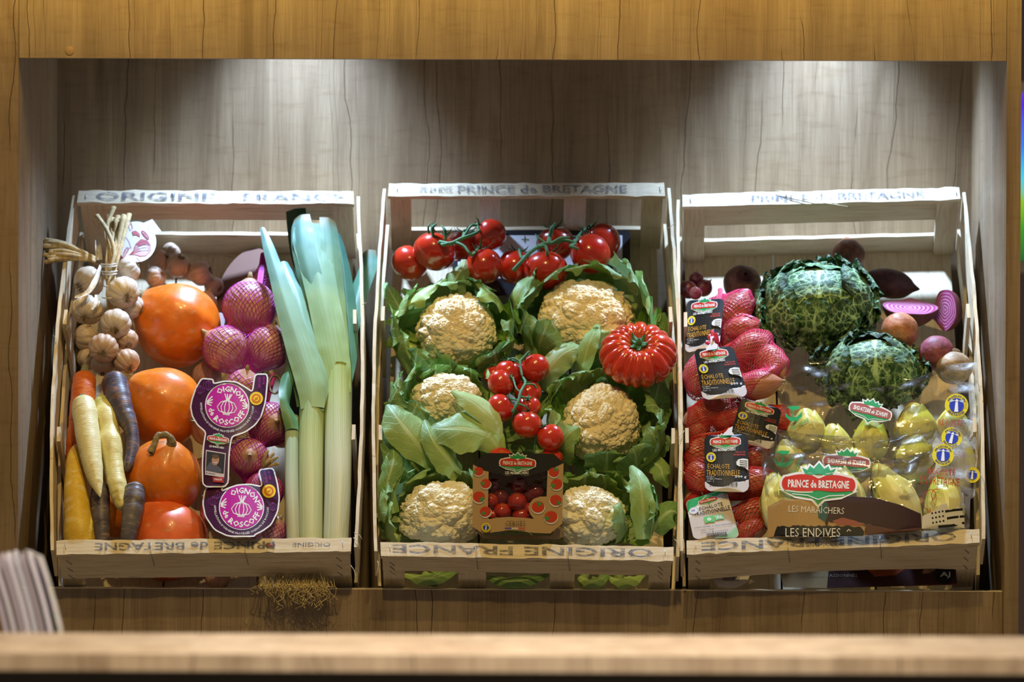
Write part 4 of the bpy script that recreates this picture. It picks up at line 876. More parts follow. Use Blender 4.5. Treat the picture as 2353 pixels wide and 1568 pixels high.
outA = chaik([(463, 870), (489, 872), (491, 882), (517, 876), (543, 878), (564, 890), (580, 901), (586, 860), (616, 860), (610, 924), (600, 957), (586, 977), (564, 993), (534, 1003), (530, 1015), (526, 1048), (524, 1119), (466, 1119), (465, 1065), (468, 1022), (473, 993), (454, 977), (442, 957), (438, 936), (441, 919), (450, 893)])
fmA, A, cA = roscoff(B2, outA, 522, 932, 51, 6, .012, 589, 916, .010, 85, hy=-0.00004, arms=((460, 896, 10), (479, 886, 12), (588, 955, 11)))
A.text('VERBONDEN', 596, 880, 26, 5, (0.35, 0.03, 0.25), rot=-88); A.text('GRORD', 606, 875, 20, 5, (0.35, 0.03, 0.25), rot=-88)
logo(A, 501, 1010, 50, 8, red=(0.55, 0.06, 0.05)); A.text('LES MARAÎCHERS', 498, 1027, 34, 6, WHITE, rot=8)
A.poly([(473, 1034), (519, 1042), (515, 1099), (471, 1092)], (0.66, 0.55, 0.52)); A.up(); A.poly([(475, 1037), (517, 1044), (514, 1089), (473, 1082)], (0.03, 0.03, 0.035)); A.up()
A.poly([(474, 1076), (482, 1062), (494, 1066), (500, 1071), (509, 1080), (508, 1088), (474, 1082)], (0.10, 0.10, 0.14)); A.disc(495, 1058, 8.5, (0.45, 0.24, 0.16), ry=12, rot=0.15); A.up(); A.disc(495, 1049, 8.3, (0.12, 0.07, 0.04), ry=4.5, rot=0.15); A.line([(491, 1063), (495, 1065), (499, 1063)], 1.6, (0.8, 0.7, 0.65))
A.poly([(472, 1082), (515, 1090), (514, 1098), (471, 1091)], (0.62, 0.52, 0.52)); A.up(); A.text('Producteur', 484, 1088, 22, 4, (0.1, 0.08, 0.08), rot=9); A.poly([(488, 1097), (514, 1097), (514, 1110), (490, 1108)], (0.45, 0.03, 0.03)); A.up(); A.text('TRESSÉ', 501, 1102, 18, 5, WHITE, rot=2)
A.obj('print', cA, PRINT, label='magenta disc with white lettering on the purple card')
outB = chaik([(471, 1126), (483, 1113), (519, 1100), (508, 1129), (528, 1121), (546, 1115), (573, 1113), (603, 1119), (594, 1080), (628, 1076), (637, 1110), (642, 1145), (638, 1176), (623, 1206), (604, 1220), (586, 1229), (584, 1233), (525, 1233), (493, 1218), (472, 1187), (466, 1157)])
fmB, A, cB = roscoff(B3, outB, 555, 1166, 52, 4, .010, 618, 1129, .010, 80, hy=0.00010, arms=((489, 1152, 11), (500, 1137, 10), (627, 1165, 10)))
A.text('ER', 485, 1117, 10, 8, (0.40, 0.04, 0.30), rot=-65); A.text('VERBUNDEN', 610, 1096, 30, 5, (0.35, 0.03, 0.25), rot=80); A.text('GRORD', 619, 1093, 22, 5, (0.35, 0.03, 0.25), rot=80)
A.obj('print', cB, PRINT, label='magenta disc with white lettering on the purple card')
# ---- leeks
def leekmat():
    m = N('leek_leaf'); a = m.attr('Col').outputs['Color']; f = m.noise(m.attr('St', (30, 0.6, 1)), 3.0, 4, 0.6)
    c = m.mix(m.rng(f, 0.38, 0.64, 0, 1), m.mix(1.0, a, (0.74, 0.80, 0.80), 'MULTIPLY'), m.mix(1.0, a, (1.12, 1.08, 1.08), 'MULTIPLY'))
    m.set(col=c, rough=0.42, spec=0.4, normal=m.bump(f, 0.3, 0.0006), sss=0.04, **{'Subsurface Radius': (0.004, 0.004, 0.002)}); return m.m
LEEK = leekmat(); ROOT = skinmat('straw_roots', 0.8, 0.2, 200, 0.2, 0.2)
WH, YG, BG, DG = (0.74, 0.76, 0.58), (0.38, 0.50, 0.14), (0.16, 0.33, 0.28), (0.025, 0.09, 0.055)
def shaft(parent, pts, rad, stops, seed=0):
    p3 = mapring(CL, pts); n = 60; pp, rr = smoothpath(p3, n, np.array(rad)*S(p3[0])); T, Nn, B = frames(pp); sg = 28; th = np.linspace(0, 2*PI, sg, endpoint=False)
    D = np.cos(th)[None, :, None]*Nn[:, None]+np.sin(th)[None, :, None]*B[:, None]; V = pp[:, None]+D*(rr[:, None]*(1+0.02*np.sin(th*3+seed)[None]))[..., None]
    t = np.linspace(0, 1, n); cols = np.stack([np.interp(t, [s[0] for s in stops], [s[1][k] for s in stops]) for k in range(3)], -1)
    g = G(); g.grid(V, cv=True, col=np.repeat(cols[:, None], sg, 1), capu=True); U = np.repeat((th/(2*PI)*1.5)[None], n, 0); g.u[-1] = np.stack([U, np.repeat(t[:, None], sg, 1)], -1).reshape(-1, 2); return obj('shaft', g, LEEK, parent)
def blade(parent, pts, hw, fold, ca, cb, seed=0, roll=0.0, ruf=0.0, nm='leaf', tip=0, cc=None):
    p3 = mapring(CL, pts); g = G(); leaf(g, p3, np.array(hw)*S(p3[0]), CL.Nn, fold, ruf=ruf, freq=2.2, nL=44, nW=15, ca=ca, cb=cb, seed=seed, roll=roll, power=1.3, curlw=0, jag=0.0)
    if cc is not None: t = g.u[-1][:, 1]; g.c[-1] = mixc(g.c[-1], cc, np.clip((t-0.86)/0.14, 0, 1)**1.5)
    return obj(nm, g, LEEK, parent)
lk1 = thing('leek', 'thick leek at the right side of the left crate with tall broad leaves', 'leek', CL.at(775, 1290, -.06))
shaft(lk1, [(770, 1262, -.030), (772, 1235, -.024), (777, 1100, -.014), (777, 960, -.010), (776, 850, -.008)], [25, 29, 31, 32, 33], [(0, (0.62, 0.64, 0.50)), (0.55, (0.70, 0.74, 0.52)), (0.85, (0.50, 0.60, 0.24)), (1, YG)])
BR = (0.16, 0.10, 0.03)
blade(lk1, [(776, 900, .006), (772, 840, .011), (758, 760, .013), (742, 680, .014), (726, 600, .012), (716, 545, .010), (712, 512, .008)], [30, 34, 37, 37, 40, 46, 40], -0.30, YG, BG, 3, cc=(0.22, 0.30, 0.18))
blade(lk1, [(768, 870, .008), (750, 790, .004), (728, 700, .008), (706, 620, .011), (692, 560, .010), (688, 516, .008), (690, 494, .006)], [24, 28, 28, 30, 30, 28, 22], -0.35, (0.2, 0.38, 0.2), (0.15, 0.30, 0.27), 5, roll=(-0.3, -0.5), cc=BR)
blade(lk1, [(784, 880, .000), (782, 800, .004), (776, 720, .005), (768, 640, .006), (762, 560, .005), (756, 500, .003)], [22, 24, 24, 28, 26, 22], -0.3, YG, (0.12, 0.26, 0.2), 7, roll=(0.3, 0.5), cc=BR)
blade(lk1, [(790, 880, -.010), (800, 810, -.014), (800, 740, -.016), (794, 660, -.018), (786, 590, -.020), (776, 535, -.020)], [18, 22, 24, 24, 18, 10], -0.4, (0.1, 0.24, 0.12), (0.05, 0.16, 0.13), 9, roll=0.5)
blade(lk1, [(792, 860, -.020), (800, 790, -.026), (812, 720, -.030), (826, 660, -.034), (842, 610, -.036), (846, 574, -.036)], [12, 16, 20, 23, 24, 17], -0.4, (0.08, 0.2, 0.1), (0.07, 0.2, 0.15), 11, roll=-0.4, cc=(0.14, 0.12, 0.04))
blade(lk1, [(770, 840, -.022), (748, 760, -.03), (724, 690, -.038), (704, 620, -.042), (688, 560, -.045), (678, 480, -.03)], [18, 26, 28, 28, 26, 24], -0.3, DG, DG, 13, roll=-0.2)
lk2 = thing('leek', 'leek in the middle of the three, its pale shaft ending in one long pointed leaf', 'leek', CL.at(712, 1290, -.06))
shaft(lk2, [(713, 1262, -.030), (714, 1235, -.022), (714, 1100, -.012), (715, 1000, -.008), (718, 900, -.004)], [23, 27, 28, 29, 30], [(0, (0.64, 0.66, 0.46)), (0.5, (0.62, 0.68, 0.36)), (0.75, (0.52, 0.62, 0.26)), (1, (0.30, 0.46, 0.22))], 2)
blade(lk2, [(718, 935, .012), (714, 880, .016), (690, 800, .018), (664, 720, .020), (640, 640, .020), (618, 570, .018), (602, 522, .014)], [27, 34, 33, 27, 20, 14, 6], -0.35, (0.34, 0.48, 0.2), (0.16, 0.34, 0.33), 15, cc=(0.30, 0.40, 0.30))
blade(lk2, [(724, 940, .008), (732, 870, .012), (716, 800, .010), (700, 740, .008), (684, 680, .004), (668, 640, -.002), (652, 600, -.012)], [20, 26, 26, 24, 22, 20, 10], -0.35, (0.3, 0.44, 0.2), (0.10, 0.26, 0.24), 17, roll=0.3)
blade(lk2, [(700, 930, .0), (690, 860, -.006), (676, 790, -.01), (664, 740, -.014)], [18, 22, 20, 8], -0.3, (0.14, 0.26, 0.1), (0.10, 0.22, 0.14), 19, roll=-0.3)
lk3 = thing('leek', 'slimmest leek, leftmost of the three, with a twisted dark green leaf', 'leek', CL.at(672, 1290, -.06))
shaft(lk3, [(675, 1262, -.032), (674, 1235, -.024), (671, 1150, -.014), (670, 1060, -.010), (671, 960, -.008)], [15, 16, 16, 16, 16], [(0, (0.60, 0.62, 0.56)), (0.5, (0.58, 0.64, 0.50)), (1, (0.36, 0.52, 0.30))], 4)
blade(lk3, [(671, 985, .004), (668, 955, .008), (660, 920, .010), (658, 880, .008), (664, 840, .004), (672, 790, -.002), (680, 740, -.010)], [15, 18, 17, 15, 17, 18, 8], -0.5, (0.14, 0.32, 0.14), (0.03, 0.14, 0.07), 21, roll=(0.0, 0.9, -0.6, 0.2))
def rootlets(parent, px, py, n, spread, drop, seed):
    """fringe of pale roots, hanging over the niche's lip"""
    g = G(); rn = np.random.RandomState(seed); zl = zlip
    for i in range(n):
        x = px+(rn.rand()-.5)*spread; a = CL.at(x, 1308+12*rn.rand(), -.075+.02*rn.rand()); b = P(x+rn.randn()*12, 1343+rn.rand()*8, -0.024-0.008*rn.rand()); dz = drop*rn.rand()**1.8
        q = [a, (a+b)/2+rn.randn(3)*0.003, b]
        m_ = 2+int(dz/0.008)
        for k in range(m_): q.append(b+np.array([rn.randn()*0.0035+k*rn.randn()*0.001, -0.002+rn.randn()*0.002, -dz*(k+1)/m_]))
        tube(g, smoothpath(q, 6+3*m_), 0.00042, 4, col=mixc((0.55, 0.42, 0.18), (0.78, 0.64, 0.36), rn.rand()), cap=False)
    obj('roots', g, ROOT, parent)
rootlets(lk1, 715, 1335, 85, 72, 0.030, 1); rootlets(lk2, 675, 1335, 75, 90, 0.034, 2); rootlets(lk3, 632, 1335, 40, 70, 0.014, 3)
# more of the load, deep between the pumpkins and the nets
bulb(CL, 475, 865, 34, -.088, (.3, .5, .6), 'onion deep in shade between the second pumpkin and the upper card label', seed=95); bulb(CL, 470, 700, 30, -.092, (.3, .5, .6), 'onion deep in shade right of the topmost pumpkin', seed=96)
bulb(CL, 468, 1085, 34, -.088, (.3, .5, .6), 'onion deep in shade between the hook-stemmed pumpkin and the card strip', seed=97); bulb(CL, 648, 1000, 30, -.085, (.3, .5, .6), 'onion deep in shade behind the slimmest leek', seed=98)
blade(lk2, [(694, 1000, -.05), (690, 900, -.06), (700, 800, -.065), (720, 700, -.07), (740, 600, -.07), (760, 540, -.06)], [20, 30, 34, 34, 30, 20], -0.3, DG, DG, 33, roll=0.1)

bulb(CL, 500, 1326, 30, -.085, (.3, .5, .6), 'onion glimpsed through the slot under the front rail of the left crate', seed=99)
# ================================================================ middle crate
# ---- cauliflowers
def curdmat():
    m = N('cauliflower_curd'); a = m.attr('Col').outputs['Color']; v = m.coord('Object')
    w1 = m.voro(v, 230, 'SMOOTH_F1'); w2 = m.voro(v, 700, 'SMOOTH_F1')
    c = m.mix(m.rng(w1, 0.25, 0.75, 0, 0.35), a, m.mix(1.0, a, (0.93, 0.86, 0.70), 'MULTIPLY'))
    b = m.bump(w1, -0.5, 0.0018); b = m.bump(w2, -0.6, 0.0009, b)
    m.set(col=c, rough=0.6, spec=0.25, normal=b, sss=0.12, **{'Subsurface Radius': (0.004, 0.003, 0.0015)}); return m.m
CURD = curdmat()
def leafmat(name, nerve=(0.55, 0.70, 0.33), dens=7.0, slope=0.55, rough=0.5, wax=0.10, bw=0.5):
    m = N(name); a = m.attr('Col').outputs['Color']; st = m.attr('St').outputs['Vector']; sx = m.n('ShaderNodeSeparateXYZ'); m.l(st, sx.inputs[0])
    ac = m.math('ABSOLUTE', m.math('SUBTRACT', sx.outputs[0], 0.5))
    nz = m.noise(m.attr('St', (5, 7, 1)), 1.0, 3); nz = m.math('MULTIPLY', m.math('SUBTRACT', nz, 0.5), 0.16)
    w = m.math('ADD', m.math('SUBTRACT', sx.outputs[1], m.math('MULTIPLY', ac, slope)), nz)
    fr = m.math('ABSOLUTE', m.math('SUBTRACT', m.math('FRACT', m.math('MULTIPLY', w, dens)), 0.5))
    side = m.rng(fr, 0.0, 0.07, 1, 0); midw = m.rng(sx.outputs[1], 0.0, 1.0, 0.10, 0.012); mid = m.rng(m.math('DIVIDE', ac, midw), 0.6, 1.1, 1, 0)
    cell = m.voro(m.attr('St', (16, 24, 1)), 1.0, 'DISTANCE_TO_EDGE'); cl = m.rng(cell, 0.0, 0.06, 0.45, 0)
    k = m.math('MAXIMUM', m.math('MAXIMUM', mid, m.math('MULTIPLY', side, 0.9)), m.math('MULTIPLY', cl, 0.6))
    f = m.noise(m.coord('Object'), 40, 4); base = m.mix(m.rng(f, 0.4, 0.7, 0, 0.3), a, m.mix(1.0, a, (0.7, 0.8, 0.7), 'MULTIPLY'))
    c = m.mix(m.math('MULTIPLY', k, 0.85), base, nerve)
    geo = m.n('ShaderNodeNewGeometry'); c = m.mix(m.math('MULTIPLY', geo.outputs['Backfacing'], 0.35), c, (0.36, 0.48, 0.22))
    tr = m.n('ShaderNodeBsdfTranslucent'); m.l(c, tr.inputs[0]); mx = m.n('ShaderNodeMixShader'); mx.inputs[0].default_value = 0.18
    m.set(col=c, rough=rough, spec=0.35, normal=m.bump(k, 0.35, 0.0012), coat=wax, **{'Coat Roughness': 0.35})
    m.l(m.b.outputs[0], mx.inputs[1]); m.l(tr.outputs[0], mx.inputs[2]); m.l(mx.outputs[0], m.out.inputs[0]); return m.m
CLEAF = leafmat('cauliflower_leaf')
def fib(n, rn, jit=0.3):
    i = np.arange(n)+0.5; z = 1-2*i/n; ph = i*PI*(1+5**0.5); p = np.stack([np.sqrt(1-z*z)*np.cos(ph), np.sqrt(1-z*z)*np.sin(ph), z], -1)
    return nrm(p+rn.randn(n, 3)*jit*np.sqrt(4*PI/n)*0.35)
def caps(D, pts, a, jr=None):
    """rounded florets on the unit sphere: returns 0..1 height and index of the nearest"""
    sh = D.shape[:-1]; F = D.reshape(-1, 3); out = np.zeros(len(F)); idx = np.zeros(len(F), int)
    for s in range(0, len(F), 4000):
        ds = 2-2*F[s:s+4000]@pts.T
        if jr is not None: ds = ds/(jr**2)
        i = ds.argmin(1); d = np.sqrt(np.maximum(ds[np.arange(len(i)), i], 0)); out[s:s+4000] = np.sqrt(np.maximum(0, 1-np.minimum(d/a, 1)**2)); idx[s:s+4000] = i
    return out.reshape(sh), idx.reshape(sh)
def creases(D, pts, w):
    """0 in the furrow between neighbouring florets, 1 on top"""
    sh = D.shape[:-1]; F = D.reshape(-1, 3); out = np.zeros(len(F)); idx = np.zeros(len(F), int)
    for s in range(0, len(F), 4000):
        d = np.sqrt(np.maximum(2-2*F[s:s+4000]@pts.T, 0)); q = np.partition(d, 1, axis=1)[:, :2]; out[s:s+4000] = q[:, 1]-q[:, 0]; idx[s:s+4000] = d.argmin(1)
    t = np.clip(out/w, 0, 1); return (1-(1-t)**1.8).reshape(sh), idx.reshape(sh)
def cauliflower(label, px, py, rx, ry, h, seed, leaves, tint=(0.86, 0.78, 0.57), axis=(0, 0.05, 1.0), dome=0.82, cap=1.9):
    c = CM.at(px, py, h); s0 = S(c); t = thing('cauliflower', label, 'cauliflower', c-CM.Nn*rx*s0*0.9)
    rn = np.random.RandomState(seed); ax = CM.X*axis[0]+CM.Lv*axis[1]+CM.Nn*axis[2]; B = basis(ax, CM.X)
    nu, nv = 300, 150; ph = np.linspace(0, cap, nv+1); th = np.linspace(0, 2*PI, nu, endpoint=False); PH, TH = np.meshgrid(ph, th, indexing='ij')
    D = np.stack([np.sin(PH)*np.cos(TH), np.sin(PH)*np.sin(TH), np.cos(PH)], -1)
    Dw = nrm(D+0.05*np.stack([fbm(D, 5, seed+k) for k in range(3)], -1))
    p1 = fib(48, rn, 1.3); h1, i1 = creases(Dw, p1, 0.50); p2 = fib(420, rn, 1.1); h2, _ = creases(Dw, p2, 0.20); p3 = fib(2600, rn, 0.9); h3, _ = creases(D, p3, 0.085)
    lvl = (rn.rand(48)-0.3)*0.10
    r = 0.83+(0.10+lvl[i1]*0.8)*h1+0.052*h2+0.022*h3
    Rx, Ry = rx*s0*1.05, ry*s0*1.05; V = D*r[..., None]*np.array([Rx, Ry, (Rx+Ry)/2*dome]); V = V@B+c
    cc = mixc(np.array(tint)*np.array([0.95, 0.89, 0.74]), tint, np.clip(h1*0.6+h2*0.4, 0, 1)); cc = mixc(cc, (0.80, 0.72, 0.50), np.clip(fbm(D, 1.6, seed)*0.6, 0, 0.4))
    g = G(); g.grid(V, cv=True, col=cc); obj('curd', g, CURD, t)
    # stalk base
    g = G(); tube(g, [c-B[2]*Rx*0.75, c-B[2]*Rx*0.2], [Rx*0.35, Rx*0.55], 14, col=(0.55, 0.6, 0.3)); obj('stalk', g, CLEAF, t)
    for k, lf in enumerate(leaves): cleaf(t, c, B, Rx, Ry, s0, k+seed*13, *lf)
    return t
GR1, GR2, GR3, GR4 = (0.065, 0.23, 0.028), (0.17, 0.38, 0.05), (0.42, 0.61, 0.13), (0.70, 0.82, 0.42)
def cleaf(t, c, B, Rx, Ry, s0, seed, ang, reach, width, over=0.0, lift=0.1, cA=GR3, cB=GR1, root=0.62, ruf=0.16, roll=0.0):
    """leaf leaving the head's base at angle ang (deg, image plane), bulging outwards to `reach` radii and folding back `over` the curd"""
    a = math.radians(ang); d = B[0]*math.cos(a)*Rx+B[1]*math.sin(a)*Ry; n = B[2]*Rx
    rn = np.random.RandomState(seed % 4000); sd = (B[1]*math.cos(a)*Ry-B[0]*math.sin(a)*Rx)*(rn.rand()-0.5)*0.25
    if over > 0.02: p = [c+d*0.35-n*0.75, c+d*(reach*0.9)-n*0.35+sd*0.4, c+d*reach+n*(lift*0.8)+sd, c+d*(reach*0.98-over*0.35)+n*(lift+0.42)+sd, c+d*(reach-over)+n*(lift+0.55)+sd*1.5]
    else: p = [c+d*0.35-n*0.75, c+d*(reach*0.75)-n*0.35, c+d*reach*0.95+n*lift*0.4+sd*0.5, c+d*(reach+0.12)+n*lift+sd, c+d*(reach+0.12-over)+n*(lift*1.6)+sd]
    ups = [d*0.0-n+0*d, d*0.6-n*0.6, d*1.0, d*0.6+n, n*1.0+d*0.2] if over > 0.02 else [-n, -n+d*.3, d-n*0.2, d*0.7+n*0.5, d+n]
    ups = [nrm(-np.asarray(q)) if False else nrm(q) for q in ups]
    W = width*Rx; g = G()
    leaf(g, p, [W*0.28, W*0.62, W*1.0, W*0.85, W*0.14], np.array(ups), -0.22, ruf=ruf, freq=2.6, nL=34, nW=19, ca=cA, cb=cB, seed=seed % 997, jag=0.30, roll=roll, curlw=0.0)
    obj('leaf', g, CLEAF, t)
def leafpx(t, cr, pts, hw, fold=0.25, ca=GR3, cb=GR1, seed=0, ruf=0.1, roll=0.0, up=None, mat=None, nm='leaf', jag=0.1, freq=2.2):
    p3 = mapring(cr, pts); g = G(); leaf(g, p3, np.array(hw)*S(p3[0]), cr.Nn if up is None else up, fold, ruf=ruf, freq=freq, nL=34, nW=17, ca=ca, cb=cb, seed=seed, jag=jag, roll=roll); return obj(nm, g, mat or CLEAF, t)
L = lambda *a, **k: a
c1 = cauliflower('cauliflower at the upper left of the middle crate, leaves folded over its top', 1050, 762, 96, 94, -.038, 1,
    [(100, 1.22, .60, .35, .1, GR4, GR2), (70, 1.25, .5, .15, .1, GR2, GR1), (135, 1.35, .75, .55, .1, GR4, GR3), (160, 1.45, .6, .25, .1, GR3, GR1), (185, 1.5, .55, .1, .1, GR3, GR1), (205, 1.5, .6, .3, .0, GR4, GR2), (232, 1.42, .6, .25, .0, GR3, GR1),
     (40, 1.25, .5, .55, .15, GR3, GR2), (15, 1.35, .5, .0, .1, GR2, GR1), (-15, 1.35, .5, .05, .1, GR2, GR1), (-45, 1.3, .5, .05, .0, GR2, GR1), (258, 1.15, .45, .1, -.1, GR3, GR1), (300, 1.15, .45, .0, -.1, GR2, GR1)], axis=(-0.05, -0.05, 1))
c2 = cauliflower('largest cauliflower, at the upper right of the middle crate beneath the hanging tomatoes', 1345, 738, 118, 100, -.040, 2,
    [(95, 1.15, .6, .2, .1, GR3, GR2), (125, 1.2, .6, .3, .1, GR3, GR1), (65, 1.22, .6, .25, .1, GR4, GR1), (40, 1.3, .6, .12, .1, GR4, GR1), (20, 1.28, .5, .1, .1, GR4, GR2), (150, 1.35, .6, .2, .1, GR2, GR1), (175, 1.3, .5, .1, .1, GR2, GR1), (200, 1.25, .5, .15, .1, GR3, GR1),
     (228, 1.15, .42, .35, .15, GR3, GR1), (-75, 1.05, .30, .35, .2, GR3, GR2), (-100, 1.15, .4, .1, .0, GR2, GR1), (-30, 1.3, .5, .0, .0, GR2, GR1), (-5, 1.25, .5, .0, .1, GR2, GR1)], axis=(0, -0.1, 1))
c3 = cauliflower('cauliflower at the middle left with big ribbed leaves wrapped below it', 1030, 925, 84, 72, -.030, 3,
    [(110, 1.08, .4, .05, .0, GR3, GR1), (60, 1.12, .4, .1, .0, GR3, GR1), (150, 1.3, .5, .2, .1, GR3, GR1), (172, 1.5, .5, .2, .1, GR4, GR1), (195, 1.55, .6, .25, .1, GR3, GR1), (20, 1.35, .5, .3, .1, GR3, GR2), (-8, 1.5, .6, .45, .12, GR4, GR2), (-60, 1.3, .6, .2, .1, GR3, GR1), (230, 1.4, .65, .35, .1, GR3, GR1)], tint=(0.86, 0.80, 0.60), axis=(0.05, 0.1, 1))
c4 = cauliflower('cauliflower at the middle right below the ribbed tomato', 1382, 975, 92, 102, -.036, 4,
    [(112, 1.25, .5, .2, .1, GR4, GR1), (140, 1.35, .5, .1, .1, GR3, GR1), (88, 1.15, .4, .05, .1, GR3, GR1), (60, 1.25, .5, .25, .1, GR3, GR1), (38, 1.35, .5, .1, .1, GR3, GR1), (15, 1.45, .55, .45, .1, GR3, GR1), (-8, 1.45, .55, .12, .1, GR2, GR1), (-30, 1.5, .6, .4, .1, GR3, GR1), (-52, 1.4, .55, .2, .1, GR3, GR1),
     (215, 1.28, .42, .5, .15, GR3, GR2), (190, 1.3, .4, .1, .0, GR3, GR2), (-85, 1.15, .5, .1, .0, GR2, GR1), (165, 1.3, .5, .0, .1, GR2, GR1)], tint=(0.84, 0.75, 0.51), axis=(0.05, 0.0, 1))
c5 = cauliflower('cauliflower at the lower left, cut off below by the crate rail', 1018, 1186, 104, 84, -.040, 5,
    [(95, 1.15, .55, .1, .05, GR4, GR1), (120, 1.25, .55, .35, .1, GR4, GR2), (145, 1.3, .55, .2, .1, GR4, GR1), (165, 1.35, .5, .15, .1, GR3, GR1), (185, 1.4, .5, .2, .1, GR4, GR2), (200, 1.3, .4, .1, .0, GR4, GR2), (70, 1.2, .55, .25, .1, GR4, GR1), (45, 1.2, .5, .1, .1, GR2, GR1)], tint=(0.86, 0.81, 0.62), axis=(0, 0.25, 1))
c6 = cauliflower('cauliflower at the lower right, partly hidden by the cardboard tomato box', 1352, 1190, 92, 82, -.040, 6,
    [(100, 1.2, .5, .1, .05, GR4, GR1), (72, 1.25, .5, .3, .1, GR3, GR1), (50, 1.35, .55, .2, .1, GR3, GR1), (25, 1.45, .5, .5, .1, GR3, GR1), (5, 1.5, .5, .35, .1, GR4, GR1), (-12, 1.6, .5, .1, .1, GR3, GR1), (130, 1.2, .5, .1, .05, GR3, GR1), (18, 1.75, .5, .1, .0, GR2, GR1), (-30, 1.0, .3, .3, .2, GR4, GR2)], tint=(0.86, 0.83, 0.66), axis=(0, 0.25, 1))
# the two big outer leaves of the middle left head, and others that stand clear
leafpx(c3, CM, [(1158, 1050, -.01), (1120, 1000, .012), (1065, 985, .02), (1015, 985, .016), (985, 985, .008)], [14, 44, 60, 40, 6], -0.25, GR3, GR1, 51, 0.06)
leafpx(c3, CM, [(1150, 1020, -.004), (1130, 965, .018), (1095, 930, .024), (1065, 912, .024), (1038, 898, .020)], [10, 24, 28, 20, 4], -0.3, GR4, GR3, 52, 0.06)
leafpx(c3, CM, [(1000, 1070, -.02), (960, 1020, .006), (925, 975, .014), (905, 950, .014), (890, 930, .006)], [20, 42, 46, 34, 6], -0.3, GR3, GR1, 53, 0.1)
leafpx(c5, CM, [(1060, 1085, -.02), (1030, 1055, .0), (1000, 1020, .012), (985, 990, .014), (975, 965, .006)], [26, 36, 30, 20, 4], -0.35, GR3, GR1, 54, 0.08)
leafpx(c3, CM, [(940, 1100, -.03), (915, 1060, -.014), (900, 1020, -.006), (893, 985, -.004), (888, 960, -.01)], [20, 30, 26, 18, 6], -0.3, GR2, GR1, 55, 0.1)
leafpx(c2, CM, [(1175, 740, -.05), (1185, 700, -.012), (1205, 665, .0), (1232, 640, -.004), (1262, 636, -.012)], [16, 26, 30, 24, 6], -0.4, GR3, GR1, 56, 0.12)
leafpx(c1, CM, [(1030, 700, -.05), (1035, 665, -.012), (1050, 635, -.0), (1064, 612, .0), (1070, 596, -.006)], [20, 30, 26, 18, 9], -0.6, GR1, (0.22, 0.22, 0.08), 57, 0.1)
leafpx(c4, CM, [(1250, 900, -.05), (1262, 850, -.02), (1290, 815, -.004), (1320, 800, .0), (1345, 795, -.006)], [16, 30, 34, 26, 6], -0.4, GR4, GR1, 58, 0.14)
leafpx(c4, CM, [(1330, 880, -.04), (1340, 840, -.006), (1350, 800, .010), (1362, 770, .014), (1375, 745, .010)], [10, 18, 22, 18, 5], -0.3, GR3, GR2, 59, 0.08)
leafpx(c6, CM, [(1480, 1240, -.03), (1478, 1180, -.004), (1474, 1130, .008), (1466, 1095, .008), (1450, 1070, .0)], [18, 28, 28, 22, 6], -0.45, GR3, GR2, 60, 0.1)
leafpx(c6, CM, [(1500, 1220, -.05), (1520, 1190, -.035), (1540, 1175, -.03), (1556, 1180, -.035), (1562, 1205, -.045)], [22, 34, 34, 28, 8], -0.3, GR2, GR1, 61, 0.08)
leafpx(c5, CM, [(905, 1180, -.03), (890, 1120, -.01), (900, 1075, .0), (905, 1045, .0), (900, 1020, -.01)], [14, 22, 26, 20, 5], -0.5, GR2, GR1, 62, 0.15)
for k, (x0, x1, y, sd) in enumerate([(930, 1050, 1305, 1), (1120, 1260, 1312, 2), (1330, 1400, 1312, 3), (1400, 1480, 1312, 4), (975, 1020, 1300, 5)]):
    leafpx([c5, c5, c6, c6, c5][k], CM, [(x0, y+14, -.075), ((x0*2+x1)/3, y+24, -.060), ((x0+2*x1)/3, y+20, -.060), (x1, y+8, -.075)], [6, 16, 16, 5], -0.4, GR3 if k != 1 else GR2, GR1 if k != 3 else GR3, 70+k, 0.12)
for k, (x, hw) in enumerate(((1345, 12), (1425, 13), (1385, 9), (1000, 12))):
    g = G(); p3 = mapring(CM, [(x-6, 1345, -.088), (x, 1318, -.078), (x+6, 1296, -.07)]); tube(g, p3, hw*S(p3[0]), 10, col=GR3); obj('stalk', g, CLEAF, c6 if k < 3 else c5)
rn = np.random.RandomState(77); heads = [(c1, 1050, 762), (c2, 1345, 738), (c3, 1030, 925), (c4, 1382, 975), (c5, 1018, 1186), (c6, 1352, 1190)]
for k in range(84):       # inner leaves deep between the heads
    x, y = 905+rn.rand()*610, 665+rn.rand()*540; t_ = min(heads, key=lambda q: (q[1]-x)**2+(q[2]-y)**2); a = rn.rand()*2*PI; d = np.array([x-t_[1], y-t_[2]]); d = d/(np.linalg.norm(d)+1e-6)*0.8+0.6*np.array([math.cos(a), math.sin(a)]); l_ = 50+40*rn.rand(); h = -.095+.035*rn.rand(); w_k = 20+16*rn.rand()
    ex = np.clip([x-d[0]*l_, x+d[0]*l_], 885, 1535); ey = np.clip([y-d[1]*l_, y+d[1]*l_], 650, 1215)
    leafpx(t_[0], CM, [(ex[0], ey[0], h-.012), ((ex[0]+x)/2, (ey[0]+y)/2, h+.004), (x, y, h+.012), ((ex[1]+x)/2, (ey[1]+y)/2, h+.012), (ex[1], ey[1], h)], [w_k*.5, w_k*.9, w_k, w_k*.8, 5], -0.35, GR3 if k % 4 == 0 else GR2, GR1, 200+k, 0.16)
